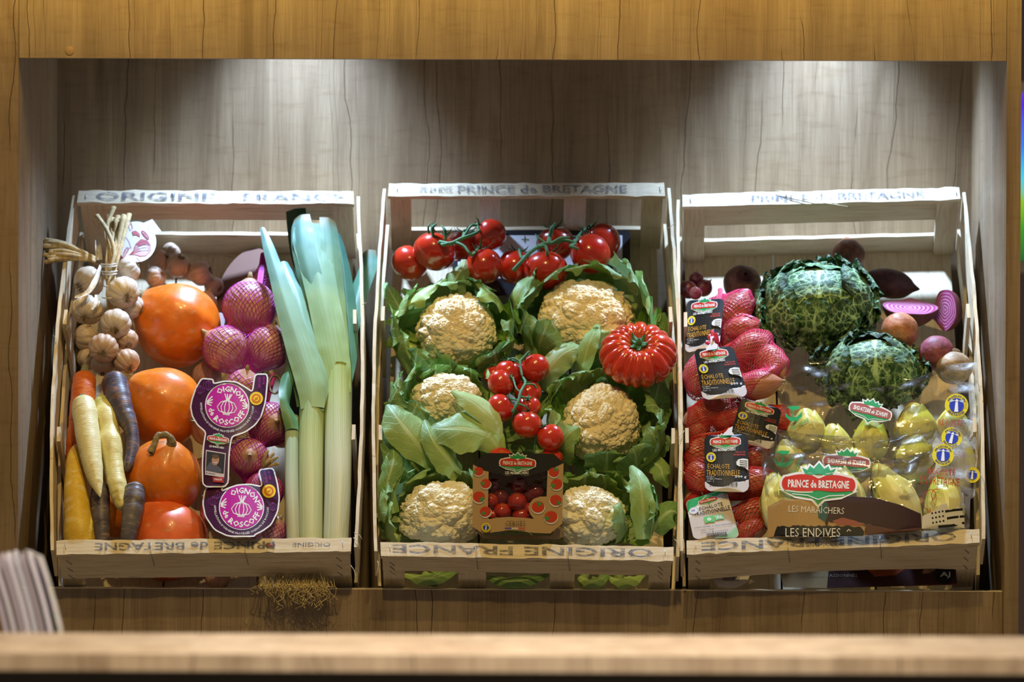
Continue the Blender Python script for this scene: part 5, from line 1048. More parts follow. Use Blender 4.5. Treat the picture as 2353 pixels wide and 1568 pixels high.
# ---- tomatoes
def tommat():
    m = N('tomato_skin'); a = m.attr('Col').outputs['Color']; f = m.noise(m.coord('Object'), 25, 3)
    m.set(col=m.mix(m.rng(f, 0.35, 0.7, 0, 0.25), a, m.mix(1.0, a, (1.1, 1.7, 1.2), 'MULTIPLY')), rough=0.22, spec=0.5, coat=0.9, sss=0.06, **{'Coat Roughness': 0.05, 'Subsurface Radius': (0.004, 0.001, 0.0005)}); return m.m
TOM = tommat(); VINE = skinmat('vine_green', 0.6, 0.3, 200, 0.2, 0.3, 500, 0.0006)
TR1, TR2 = (0.52, 0.018, 0.008), (0.62, 0.035, 0.010)
def tomato(parent, cr, px, py, r, h, axis, seed=0, asp=0.86, lobes=5, lob=0.018, name='tomato', label=None, ry=None, calyx=0.8, cA=TR1, cB=TR2, dimple=0.16, grp=None, nm_obj=None):
    c = cr.at(px, py, h); R = r*S(c); ax = nrm(cr.X*axis[0]+cr.Lv*axis[1]+cr.Nn*axis[2]); B = basis(ax, cr.X+0.1*cr.Nn)
    PH, TH, D = sph(56 if lobes < 8 else 140, 40 if lobes < 8 else 70); st = np.sin(PH)
    if lobes < 8: rr = R*(1+lob*np.cos(TH*lobes+seed)*st*(0.4+0.6*np.cos(PH)**2)+0.012*fbm(D, 1.8, seed))
    else:
        rn = np.random.RandomState(seed); e = np.sort((np.arange(lobes)+rn.rand(lobes)*0.7)/lobes*2*PI); dd = np.abs((TH[..., None]-e+PI) % (2*PI)-PI); dmin = np.sort(dd, -1); wdt = 2*PI/lobes
        f = 1-np.exp(-(dmin[..., 0]/(wdt*0.20))**1.1); rr = R*(0.90+0.13*f*(0.25+0.75*st)+0.03*fbm(D, 1.6, seed))
    V = D*rr[..., None]; V[..., 2] = V[..., 2]*asp-R*dimple*np.exp(-(PH/0.36)**2)*1.1; V = V@B+c
    cc = mixc(cA, cB, 0.5+fbm(D, 1.5, seed)); cc = mixc(cc, (0.45, 0.16, 0.02), np.exp(-(PH/0.28)**2)*0.6)
    g = G(); g.grid(V, cv=True, col=cc); o = obj(name, g, TOM, parent, org=None if parent is not None else c-np.array([0, 0, R]))
    if label: tag(o, label, 'tomato', grp)
    top = c+ax*R*(asp-dimple*0.95)
    if calyx:
        rn = np.random.RandomState(seed+50); g = G(); n = 5 if lobes < 8 else 7
        for k in range(n):
            a = (k+rn.rand()*0.5)/n*2*PI; d = B[0]*math.cos(a)+B[1]*math.sin(a); Lc = R*calyx*(0.8+0.4*rn.rand()); up = 0.25+0.5*rn.rand()
            q = [top, top+d*Lc*0.35+ax*Lc*0.12, top+d*Lc*0.75+ax*Lc*up*0.5, top+d*Lc*0.9+ax*Lc*up]; pp, rd = smoothpath(q, 8, np.array([.075, .085, .05, .01])*R); tube(g, pp, rd, 6, col=(0.05, 0.16, 0.06), flat=0.35, up0=ax)
        tube(g, [top, top+ax*R*0.10, top+ax*R*0.2], [R*0.1, R*0.085, R*0.06], 8, col=(0.08, 0.22, 0.09)); obj('calyx', g, VINE, o)
    return o, top+ax*R*0.2
def vine(parent, cr, segs, col=(0.07, 0.20, 0.09)):
    g = G()
    for pts, rad in segs:
        p3 = [p if len(p) == 3 and abs(p[0]) < 10 else cr.at(*p) for p in pts]; pp, rd = smoothpath(p3, 6*len(p3), np.array(rad)*S(np.asarray(p3[0]))); tube(g, pp, rd, 8, col=col)
        g.v[-1] = g.v[-1]+nrm(g.v[-1]-g.v[-1].mean(0))*(fbm(g.v[-1], 400, 2)[:, None]*0.0004)
    return obj('vine_stem', g, VINE, parent)
t1 = thing('tomato_truss', 'truss of large red tomatoes on a vine, left of the two at the back', 'tomatoes', CM.at(1030, 650, -.04))
TP = {}
for k, (px, py, r, h, ax, asp) in enumerate([(942, 604, 43, -.050, (.45, .7, .5), .92), (999, 578, 50, -.018, (.30, .85, .25), .86), (1063, 567, 40, -.060, (.1, .8, .4), .9), (1127, 540, 37, -.026, (-.75, .5, .3), 1.0), (1112, 612, 43, -.012, (-.25, .85, .35), .97)]):
    TP[k] = tomato(t1, CM, px, py, r, h, ax, seed=k+1, asp=asp, dimple=0.12 if k != 1 else 0.2)[1]
main = [(1010, 556, .014), (1035, 560, .020), (1062, 548, .022), (1090, 538, .02), (1102, 530, .012)]
vine(t1, CM, [(main, [4.5, 5, 4.6, 4, 3.5]), ([(1045, 556, .021), (1066, 566, .026), (1084, 586, .024), tuple(TP[4])], [3.6, 3.4, 3.2, 3.4]), ([(1030, 560, .02), (1016, 562, .016), tuple(TP[1])], [4, 4, 4]),
    ([(1014, 556, .014), (975, 575, -.01), tuple(TP[0])], [4, 3, 3.5]), ([(1100, 532, .014), tuple(TP[3])], [3.4, 3]), ([(1060, 552, .02), (1082, 520, .012), (1096, 518, .01)], [2.6, 3, 2.6]), ([(1062, 552, .02), tuple(TP[2])], [3, 3]),
    ([(996, 546, .012), (994, 524, .018), (1004, 514, .02)], [3, 4, 1.5]), ([(1024, 552, .016), (1022, 530, .022), (1014, 518, .022)], [3, 4, 1]), ([(986, 540, .006), (984, 522, .012), (990, 512, .014)], [2, 2.4, 0.8])])
t2 = thing('tomato_truss', 'truss of large red tomatoes on a vine, right of the two at the back', 'tomatoes', CM.at(1290, 660, -.04))
TQ = {}
for k, (px, py, r, h, ax, asp) in enumerate([(1183, 614, 42, -.045, (.2, .85, .3), .95), (1255, 622, 51, -.016, (-.02, .92, .25), .88), (1276, 561, 45, -.050, (-.1, .7, .5), .9), (1381, 557, 45, -.050, (-.5, .6, .4), .98), (1357, 584, 46, -.012, (-.45, .8, .2), 1.04)]):
    TQ[k] = tomato(t2, CM, px, py, r, h, ax, seed=k+11, asp=asp, dimple=0.13 if k != 1 else 0.22)[1]
vine(t2, CM, [([(1180, 622, .024), (1196, 604, .03), (1216, 582, .03), (1246, 562, .026), (1272, 558, .022), (1300, 553, .020), (1322, 558, .018)], [5, 4.6, 4.6, 4.6, 4.4, 4, 3.6]), ([(1232, 570, .026), (1252, 566, .03), (1258, 584, .026), tuple(TQ[1])], [4, 4, 3.6, 4]),
    ([(1205, 590, .03), (1198, 592, .012), tuple(TQ[0])], [4, 3.4, 3.4]), ([(1262, 556, .022), (1262, 548, .014), tuple(TQ[2])], [6, 5, 4]), ([(1320, 556, .018), tuple(TQ[4])], [4, 3.4]), ([(1322, 556, .018), (1330, 540, .0), tuple(TQ[3])], [3, 2.6, 2.6]),
    ([(1264, 546, .014), (1268, 526, .02), (1276, 511, .022)], [4, 5, 1]), ([(1250, 556, .02), (1238, 548, .02), (1230, 538, .02)], [3, 3, 1]), ([(1266, 560, .024), (1290, 548, .03), (1310, 546, .03)], [3, 5, 1]), ([(1322, 560, .02), (1312, 566, .03), (1330, 572, .034)], [3, 5, 2])])
t3 = thing('tomato_truss', 'cluster of small red tomatoes on a vine in the centre of the middle crate', 'tomatoes', CM.at(1200, 1000, -.04))
TS = {}
for k, (px, py, r, h, ax, asp) in enumerate([(1229, 846, 34, -.006, (-.4, .8, .4), .98), (1168, 858, 33, -.012, (.0, .85, .4), .92), (1134, 862, 24, -.030, (-.2, .5, .4), .9), (1150, 881, 31, .004, (.8, .2, .4), .95), (1150, 938, 33, .004, (.75, .45, .4), .93),
        (1213, 903, 32, -.022, (-.1, .4, .8), .9), (1214, 935, 29, -.006, (-.05, .3, .9), .85), (1211, 976, 35, .004, (.05, .85, .35), .88), (1265, 1006, 31, -.002, (-.3, .4, .3), 1.02), (1198, 880, 24, -.028, (0, .2, .9), .9)]):
    TS[k] = tomato(t3, CM, px, py, r, h, ax, seed=k+31, asp=asp, calyx=0.55, dimple=0.10)[1]
vine(t3, CM, [([(1178, 948, .03), (1190, 925, .034), (1197, 900, .032), (1207, 880, .022), (1202, 868, .014)], [4, 3.6, 3.4, 3, 3]), ([(1190, 928, .034), (1208, 935, .034), tuple(TS[7])], [2.4, 2.2, 2.4]), ([(1194, 912, .034), (1210, 914, .03), tuple(TS[6])], [2.2, 2, 2]),
    ([(1190, 920, .034), tuple(TS[4])], [2.2, 2.2]), ([(1196, 902, .032), (1186, 892, .028), tuple(TS[3])], [2.2, 2, 2]), ([(1205, 884, .024), (1226, 884, .02), (1232, 892, .016)], [2.4, 2.4, 3]), ([(1200, 866, .014), (1195, 835, .012), (1200, 826, .012), (1216, 808, .016)], [2.4, 3.4, 3.6, 2.6]),
    ([(1196, 832, .012), (1180, 824, .01), (1168, 828, .0)], [2.6, 2.4, 2]), ([(1200, 828, .012), tuple(TS[0])], [2.4, 2.4]), ([(1192, 834, .012), tuple(TS[1])], [2.2, 2]), ([tuple(TS[8]), (1244, 985, .0), (1230, 1010, -.01), (1228, 1040, -.02)], [2, 2, 2, 2]), ([(1200, 850, .0), tuple(TS[2])], [1.8, 1.8])])
tomato(None, CM, 1150, 1056, 30, -.006, (.1, .2, .9), seed=61, calyx=0, label='small red tomato peeping over the top edge of the cardboard box')
tomato(None, CM, 1268, 1052, 26, -.022, (.1, .2, .9), seed=62, calyx=0, label='small red tomato just behind the right top corner of the cardboard box')
o, tp = tomato(None, CM, 1466, 816, 89, .012, (.02, .12, 1.0), seed=7, lobes=17, asp=0.66, calyx=0.30, dimple=0.30, label='big deeply ribbed beefsteak tomato leaning on the right side of the middle crate', cA=(0.55, 0.022, 0.006), cB=(0.66, 0.05, 0.01))
# ---- framed price sign at the back
fm = cardmap(CM, -.095, cx=1250, cy=600); t = thing('price_sign', 'dark framed white sign board standing behind the tomatoes', 'sign', fm(np.array([(1250, 680)]))[0])
def rrect(x0, y0, x1, y1, r, n=5):
    out = []
    for cx, cy, a0 in ((x1-r, y1-r, 0), (x0+r, y1-r, 90), (x0+r, y0+r, 180), (x1-r, y0+r, 270)):
        for k in range(n): a = math.radians(a0+90*k/(n-1)); out.append((cx+r*math.cos(a), cy+r*math.sin(a)))
    return out
card('frame', t, fm, rrect(1040, 530, 1448, 680, 8), (0.018, 0.020, 0.026), plain('black_plastic', (0.018, 0.020, 0.026), 0.25, 0.5), step=None, thick=0.006)
A = Art(fm, None, 0.0004); A.poly([(1052, 541), (1430, 541), (1430, 640), (1052, 640)], (0.62, 0.64, 0.70)); A.up(); A.poly([(1395, 541), (1409, 541), (1409, 640), (1395, 640)], (0.05, 0.05, 0.06)); A.poly([(1360, 541), (1395, 541), (1395, 640), (1360, 640)], (0.02, 0.22, 0.06)); A.up()
A.line([(1206, 542), (1206, 558)], 1.8, (0.03, 0.03, 0.04)); A.line([(1198, 550), (1215, 550)], 1.8, (0.03, 0.03, 0.04)); A.line([(1200, 552), (1214, 552)], 1, (0.4, 0.5, 0.05)); A.obj('sheet', t, PAPER, label='white printed sheet in the frame')
# ================================================================ cardboard box of tomatoes
KRF, BLKC = (0.52, 0.34, 0.17), (0.022, 0.022, 0.022)
bx_h = lambda x, y: 0.042-0.00035*(y-1130)       # the lid, tipped a little towards the viewer
bm = hmap(CM, bx_h) if 'hmap' in globals() else None
def bmap(cr, hf):
    def f(v, off=0.0):
        v = np.asarray(v, float); h = hf(v[:, 0], v[:, 1])+off
        dd = _rt*((v[:, 0]-1176.5)/F_PX)[:, None]+_up*((784-v[:, 1])/F_PX)[:, None]+_fw
        o = CM.F0+CM.Nn*h[:, None]; t = ((o-CAM)*CM.Nn).sum(1)/(dd@CM.Nn); return CAM+dd*t[:, None]
    return f
bm = bmap(CM, bx_h)
def U(X, Y): return (1080+X/6.535, 1020+Y/6.535)      # coordinates read off an enlargement
tb = thing('tomato_box', 'cardboard box with black top edge and clear window full of small tomatoes', 'box', bm(np.array([(1190, 1200)]))[0]-CM.Nn*0.05)
outer = [U(225, 140), U(1255, 150), U(1405, 290), U(1385, 1200), U(1205, 1350), U(960, 1340), U(600, 1300), U(195, 1352), U(35, 1240), U(45, 320)]
win = [U(280, 420), U(560, 478), U(850, 482), U(1165, 405), U(1150, 795), U(1050, 795), U(950, 830), U(895, 900), U(880, 980), U(905, 1060), U(960, 1130), U(800, 1112), U(600, 1100), U(400, 1112), U(290, 1135), U(268, 1110)]
# lid with a window: bridge outer and window outlines with a constrained triangulation
def lidmesh(outer, inner, step):
    v, f = cdt(outer, step); B_ = [Vector(p) for p in outer]+[Vector(p) for p in inner]; n, m_ = len(outer), len(inner)
    ed = [(i, (i+1) % n) for i in range(n)]+[(n+i, n+(i+1) % m_) for i in range(m_)]
    r = delaunay_2d_cdt(B_, ed, [], 1, 1e-7); V = np.array([(q.x, q.y) for q in r[0]]); W = np.array(inner); out = []
    for t_ in r[2]:
        c = V[list(t_)].mean(0); ins = False
        for i in range(m_):
            a, b = W[i], W[(i+1) % m_]
            if (a[1] > c[1]) != (b[1] > c[1]) and c[0] < (b[0]-a[0])*(c[1]-a[1])/(b[1]-a[1])+a[0]: ins = not ins
        if not ins: out.append(tuple(t_))
    return V, out
CARD = printmat('kraft_card', 0.7, 0.25)
V, f = lidmesh(outer, win, None); g = G(); g.add(bm(V), f, KRF); g.add(bm(V, -.0008), [q[::-1] for q in f], np.array(KRF)*0.8); w3 = np.array(win); g.grid(np.stack([bm(w3), bm(w3, -.0008)]), cv=True, col=np.array(KRF)*0.9); lid = obj('lid', g, CARD, tb, smooth=False, label='kraft lid with a cut-out window')
# tray body: tapering walls and floor under the lid
oo = np.array(outer); cen = oo.mean(0); low = cen+(oo-cen)*0.90+np.array([0, 2]); g = G(); a = bm(oo, -.0009); b = bm(low, -.052)
g.grid(np.stack([a, b]), cv=True, col=np.array(KRF)*0.9); g.grid(np.stack([b, np.repeat(b.mean(0)[None], len(b), 0)]), cv=True, col=KRF); obj('tray', g, CARD, tb, smooth=False)
g = G(); lo = [U(230, 1375), U(1205, 1385), U(1380, 1240), U(1385, 1400), U(1330, 1440), U(200, 1430), U(40, 1260)]; v, f = cdt(lo, None); g.add(bm(v, -.022), f, np.array(KRF)*0.8); obj('front_flap', g, CARD, tb, smooth=False)
A = Art(bm, 12, 0.00020); A.poly([U(225, 140), U(1255, 150), U(1405, 290), U(1180, 400), U(1000, 455), U(720, 485), U(430, 455), U(200, 400), U(48, 310)], BLKC); A.up(); A.step = None
def tomprint(x, y, s, rot=0, star=(0.5, 0.0), clip=None):
    cx, cy = U(x, y); r = s/6.535; T = xf(cx, cy, rot, r)
    A.k = 3; A.poly(T([(1.08*math.cos(a)+.0, .98*math.sin(a)+.18) for a in np.linspace(0, 2*PI, 22, endpoint=False)]), (0.74, 0.70, 0.64)); A.up(); A.poly(T([(math.cos(a), .88*math.sin(a)) for a in np.linspace(0, 2*PI, 22, endpoint=False)]), (0.62, 0.055, 0.02)); A.up()
    sp = [(star[0]+(.68 if k % 2 == 0 else .17)*math.cos(k*PI/5-PI/2), star[1]+(.68 if k % 2 == 0 else .17)*math.sin(k*PI/5-PI/2)) for k in range(10)]; A.poly(T(sp), (0.02, 0.38, 0.12)); A.k = 3
for (x, y, s, rt, st) in [(130, 415, 72, 0, (-.75, .1)), (235, 600, 78, -10, (-.5, -.1)), (135, 800, 92, 10, (.55, .3)), (230, 1020, 85, -20, (-.4, .2)), (1260, 430, 80, 5, (.3, -.6)), (1300, 610, 88, -15, (-.6, .1)), (1290, 850, 90, 15, (.6, .3)), (1022, 950, 96, -10, (.3, -.45)), (1215, 1100, 98, -10, (-.6, .1))]: tomprint(x, y, s, rt, st)
A.k = 6; logo(A, *U(715, 292), 84, 1.5); A.text('LES MARAÎCHERS', *U(705, 435), 54, 8.5, WHITE, rot=0, bend=-0.08); A.text('CERISES', *U(680, 1198), 46, 12, (0.10, 0.07, 0.05), rot=0, bold=-0.01)
for k, cl in enumerate(((0.10, 0.08, 0.45), (0.68, 0.66, 0.62), (0.60, 0.10, 0.06))): A.put(np.array([U(522+k*101, 1262), U(623+k*101, 1262), U(623+k*101, 1284), U(522+k*101, 1284)]), [(0, 1, 2, 3)], cl)
badge(A, *U(240, 1258), 11, 5, text=False); A.obj('print', lid, PAPER, label='printed black band, logo and red tomatoes')
g = G(); v, f = cdt(win, 8); g.add(bm(v, -.0006), f); mf = N('window_film'); gl = mf.n('ShaderNodeBsdfGlossy'); gl.inputs['Roughness'].default_value = 0.10; tr = mf.n('ShaderNodeBsdfTransparent'); tr.inputs[0].default_value = (0.93, 0.93, 0.93, 1); mx = mf.n('ShaderNodeMixShader'); fr = mf.n('ShaderNodeFresnel'); fr.inputs[0].default_value = 1.45
bb = mf.bump(mf.noise(mf.coord('Object'), 38, 2), 0.6, 0.008); mf.l(bb, gl.inputs['Normal']); mf.l(bb, fr.inputs['Normal']); mf.l(mf.math('ADD', fr.outputs[0], 0.02), mx.inputs[0]); mf.l(tr.outputs[0], mx.inputs[1]); mf.l(gl.outputs[0], mx.inputs[2]); mf.l(mx.outputs[0], mf.out.inputs[0]); obj('window_film', g, mf.m, tb)
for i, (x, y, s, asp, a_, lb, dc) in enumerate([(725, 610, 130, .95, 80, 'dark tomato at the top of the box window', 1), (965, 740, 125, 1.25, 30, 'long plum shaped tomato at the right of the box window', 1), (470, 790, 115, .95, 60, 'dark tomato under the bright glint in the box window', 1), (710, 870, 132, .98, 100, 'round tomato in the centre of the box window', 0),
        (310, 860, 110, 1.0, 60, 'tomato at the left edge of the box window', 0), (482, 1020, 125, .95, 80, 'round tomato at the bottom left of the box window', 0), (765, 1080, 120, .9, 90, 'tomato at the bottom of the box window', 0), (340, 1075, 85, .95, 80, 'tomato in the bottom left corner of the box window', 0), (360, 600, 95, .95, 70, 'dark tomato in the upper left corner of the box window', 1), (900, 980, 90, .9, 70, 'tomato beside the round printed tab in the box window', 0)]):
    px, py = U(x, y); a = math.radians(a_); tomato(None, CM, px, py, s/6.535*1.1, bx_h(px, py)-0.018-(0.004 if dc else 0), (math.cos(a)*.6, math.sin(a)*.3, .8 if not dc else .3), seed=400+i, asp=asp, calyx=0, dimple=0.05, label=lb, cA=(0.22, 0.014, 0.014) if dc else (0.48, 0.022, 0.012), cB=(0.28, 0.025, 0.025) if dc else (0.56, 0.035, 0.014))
# ================================================================ right crate
def hmap(cr, hf):
    def f(v, off=0.0):
        v = np.asarray(v, float); h = hf(v[:, 0], v[:, 1])+off
        dd = _rt*((v[:, 0]-1176.5)/F_PX)[:, None]+_up*((784-v[:, 1])/F_PX)[:, None]+_fw
        o = cr.F0+cr.Nn*h[:, None]; t = ((o-CAM)*cr.Nn).sum(1)/(dd@cr.Nn); return CAM+dd*t[:, None]
    return f
SHA = onionmat('shallot_skin', (0.72, 0.50, 0.42), 0.2)
PINK = netmat('pink_net', (0.80, 0.07, 0.18)); REDN = netmat('red_net', (0.70, 0.03, 0.025))
def shal(lst, sd, where):
    out = []
    for i, (px, py, r, asp, h, ang, lb) in enumerate(lst):
        a = math.radians(ang); out.append((bulb(CR, px, py, r, h, (math.cos(a), math.sin(a), 0.12), lb+' '+where, 'shallot', 'shallot', SHA, (0.56, 0.27, 0.17), (0.64, 0.34, 0.22), 0.30, asp, sd+i, True)[1], a, asp, r))
    sp = []
    for (c, R), a, asp, r in out:
        d = nrm(CR.X*math.cos(a)+CR.Lv*math.sin(a)+CR.Nn*0.12)
        for k in (-0.5, 0, 0.5, 0.85): sp.append((c+d*R*(asp-0.7)*k*2 if k < .8 else c+d*R*(asp+0.1), R*(1.06 if abs(k) < .3 else 0.97 if k < .8 else 0.45)))
    return sp
def quad(TLc, TRc, BRc, BLc, w=100.0, h=125.0):
    q = [np.array(x, float) for x in (TLc, TRc, BRc, BLc)]
    def f(v):
        v = np.asarray(v, float); a = (v[:, 0]/w)[:, None]; b = (v[:, 1]/h)[:, None]; return (q[0]*(1-a)+q[1]*a)*(1-b)+(q[3]*(1-a)+q[2]*a)*b
    return f
BLK, GOLD = (0.014, 0.015, 0.018), (0.70, 0.36, 0.03)
def shlabel(parent, corners, h0, hx=0.0, hy=0.0, curve=0.006, cw=60, ang=0, sd=1):
    Q = quad(*corners); c_ = np.mean(corners, 0); base = cardmap(CR, h0, hx, hy, c_[0], c_[1], curve, cw, ang); f = lambda v, off=0.0: base(Q(v), off)
    out = rrect(0, 0, 100, 125, 13, 6); v, fc = cdt(out, 12); g = G(); a = f(v, 0); g.add(a, fc, BLK); g.add(f(v, -.0005), [q[::-1] for q in fc], (0.5, 0.5, 0.5))
    c = obj('card_label', g, PRINT, parent, smooth=False, label='black card with gold lettering')
    A = Art(f, 12, 0.00016); A.poly([(0, 104), (100, 98), (100, 112), (97, 119), (92, 123), (87, 125), (13, 125), (6, 122), (1, 117), (0, 112)], (0.66, 0.62, 0.64)); A.up()
    A.step = None; barcode(A, 42, 108, 62, 9, 0, sd); logo(A, 48, 15, 70); A.text('LES MARAÎCHERS', 45, 32, 52, 7, WHITE, rot=-2); badge(A, 15, 49, 11, text=False); A.text('RÉCOLTÉ', 82, 38, 22, 4, (0.6, 0.06, 0.03)); A.text('EN BRETAGNE', 80, 44, 26, 4, (0.6, 0.06, 0.03))
    A.poly([(72, 60), (77, 54), (88, 52), (99, 54), (99, 78), (92, 72), (80, 70), (73, 66)], WHITE); A.up()
    for k in range(4): A.line([(80, 57+k*4), (97, 58+k*4.2)], 1.6, BLK)
    A.text('ÉCHALOTE', 32, 68, 50, 13, GOLD, bold=0.0); A.text('TRADITIONNELLE', 42, 84, 76, 13, GOLD, bold=0.0); A.text('longue', 13, 93, 18, 3.6, WHITE, bold=0); A.text('Origine France', 22, 97.5, 34, 3.8, WHITE, bold=0); A.text('Cat : 1', 12, 102, 16, 3.4, WHITE, bold=0); A.text('500 g', 82, 92, 26, 7, WHITE)
    A.obj('print', c, PRINT); return c
def cliptag(parent, pts, h):
    f = cardmap(CR, h, cx=pts[0][0], cy=pts[0][1]); card('clip_tag', parent, f, pts, (0.72, 0.70, 0.74), PAPER, step=None, label='white plastic closing tag')
W1 = 'in the pink net at the top left of the right crate'; 
s = shal([(1692, 712, 34, 1.25, -.032, 60, 'upper shallot'), (1702, 756, 27, 1.3, -.028, 15, 'lower shallot'), (1618, 752, 38, 1.4, -.060, 80, 'shallot behind the label')], 201, W1)
N1, _ = bag(CR, 'topmost pink net of shallots, its black label at the left edge of the crate', s, CR.at(1655, 665, -.05), CR.at(1660, 805, -.05), PINK, 42, 0.5, 0.00052, necks=(0.1, 0.1), rend=(0.4, 0.4))
shlabel(N1, [(1578, 691), (1664, 686), (1653, 795), (1574, 812)], -.018, hx=0.0001, sd=3)
W2 = 'in the bulging pink net below the topmost one'
s = shal([(1722, 803, 36, 1.3, -.020, 35, 'top shallot'), (1770, 832, 36, 1.4, -.022, -60, 'right hand shallot'), (1742, 886, 33, 1.5, -.012, 5, 'long front shallot'), (1690, 832, 36, 1.3, -.040, 60, 'shallot behind the label'), (1606, 870, 36, 1.3, -.034, 100, 'shallot left of the label')], 221, W2)
N2, _ = bag(CR, 'bulging pink net of shallots, tied with a tuft at its top left', s, CR.at(1622, 800, -.03), CR.at(1762, 905, -.03), PINK, 58, 0.5, 0.00052, necks=(0.12, 0.1), rend=(0.5, 0.4))
straws(N2, CR, (1648, 800, -.004), [(1636, 760, .012), (1628, 772, .012), (1644, 766, .016), (1640, 778, .018), (1622, 786, .01)], (0.66, 0.04, 0.08), 5, 'net_tuft', PINK)
cliptag(N2, [(1632, 774), (1640, 772), (1642, 788), (1650, 793), (1648, 802), (1622, 806), (1624, 797), (1633, 789)], .016)
shlabel(N2, [(1594, 803), (1684, 795), (1720, 911), (1615, 920)], .012, sd=5)
W3 = 'in the red net third from the top'
s = shal([(1625, 950, 32, 1.9, -.030, 25, 'long slanting shallot'), (1605, 985, 26, 1.3, -.040, 70, 'lower left shallot'), (1690, 960, 34, 1.6, -.034, 10, 'shallot left of the label'), (1770, 965, 32, 1.4, -.050, 0, 'shallot under the label'), (1700, 1015, 28, 1.5, -.052, -10, 'shallot in the shade')], 241, W3)
N3, _ = bag(CR, 'red net of shallots lying sideways, its black label half covered by the net below', s, CR.at(1578, 950, -.035), CR.at(1812, 985, -.045), REDN, 50, 0.5, 0.00052, necks=(0.1, 0.1), rend=(0.4, 0.4))
shlabel(N3, [(1704, 914), (1797, 941), (1775, 1035), (1675, 1010)], .002, hy=-0.00022, sd=7)
W4 = 'in the red net with the upright glossy label'
s = shal([(1604, 1040, 28, 1.3, -.026, 70, 'upper left shallot'), (1604, 1096, 30, 1.4, -.026, -80, 'lower left shallot'), (1733, 1052, 24, 1.4, -.036, 40, 'upper right shallot'), (1730, 1112, 33, 1.4, -.024, 10, 'lower right shallot'), (1668, 1060, 38, 1.5, -.040, 90, 'shallot under the label')], 261, W4)
N4, _ = bag(CR, 'red net of shallots with an upright black label shining across its middle', s, CR.at(1676, 985, -.02), CR.at(1664, 1150, -.035), REDN, 54, 0.5, 0.00052, necks=(0.14, 0.1), rend=(0.5, 0.4))
cliptag(N4, [(1674, 985), (1684, 980), (1682, 993), (1688, 1000), (1660, 1001), (1668, 992)], .012)
shlabel(N4, [(1618, 1001), (1719, 998), (1721, 1132), (1620, 1129)], .008, sd=9)
W5 = 'in the lowest net with the beige label'
s = shal([(1600, 1150, 26, 1.2, -.044, 40, 'upper left shallot'), (1724, 1178, 28, 1.4, -.030, 20, 'upper right shallot'), (1722, 1222, 26, 1.6, -.034, 25, 'lower right shallot'), (1636, 1200, 36, 1.5, -.050, 80, 'shallot under the label')], 281, W5)
N5, _ = bag(CR, 'lowest red net of shallots with a beige and green label, at the crate front', s, CR.at(1596, 1138, -.04), CR.at(1706, 1262, -.04), REDN, 48, 0.5, 0.00052, necks=(0.1, 0.1), rend=(0.4, 0.4))
Q = quad((1575, 1152), (1668, 1122), (1700, 1236), (1594, 1240)); base5 = cardmap(CR, -.002, 0, 0.00008, 1635, 1185, .006, 60); f5 = lambda v, off=0.0: base5(Q(v), off)
v, fc = cdt(rrect(0, 0, 100, 125, 12, 6), 12); g = G(); g.add(f5(v), fc, (0.60, 0.52, 0.46)); g.add(f5(v, -.0005), [q[::-1] for q in fc], (0.5, 0.48, 0.45)); c5_ = obj('card_label', g, PRINT, N5, smooth=False, label='beige card with green top')
A = Art(f5, 12, 0.00016); A.poly([(1, 10), (4, 4), (13, 0), (87, 0), (95, 4), (100, 13), (70, 12), (40, 17), (15, 26), (0, 36)], (0.03, 0.34, 0.10)); A.poly([(0, 37), (15, 28), (40, 20), (70, 15), (100, 16), (100, 55), (0, 55)], (0.74, 0.70, 0.68)); A.poly([(45, 125), (100, 95), (100, 112), (95, 121), (88, 125)], (0.30, 0.50, 0.28)); A.up(); A.step = None
logo(A, 52, 17, 46); A.text('ÉCHALOTE', 55, 34, 56, 11, (0.03, 0.03, 0.05), bold=0); A.text('TRADITIONNELLE', 55, 48, 84, 11, (0.03, 0.03, 0.05), bold=0); A.disc(14, 36, 11, (0.5, 0.5, 0.55)); A.up(); A.disc(14, 36, 9.5, (0.75, 0.72, 0.75)); A.text('FR', 14, 36, 10, 7, (0.08, 0.1, 0.4))
A.poly([(33, 60), (56, 60), (56, 78), (33, 78)], (0.12, 0.55, 0.16)); A.poly([(58, 60), (78, 60), (78, 74), (58, 74)], (0.25, 0.6, 0.3)); A.up(); A.text('AB', 68, 67, 14, 9, (0.7, 0.8, 0.7)); A.disc(44, 69, 5, (0.6, 0.75, 0.6))
A.text('de Nature INSPIRÉS, de Culture PASSIONNÉS', 50, 88, 88, 5, (0.1, 0.08, 0.08), bold=0); A.text('Calibre : 20/42', 34, 98, 30, 4, (0.1, 0.1, 0.1), bold=0); A.text('Lot n° 8-1605359', 50, 104, 60, 4, (0.1, 0.1, 0.1), bold=0); barcode(A, 52, 114, 44, 12, 0, 11, num=False); A.obj('print', c5_, PRINT)
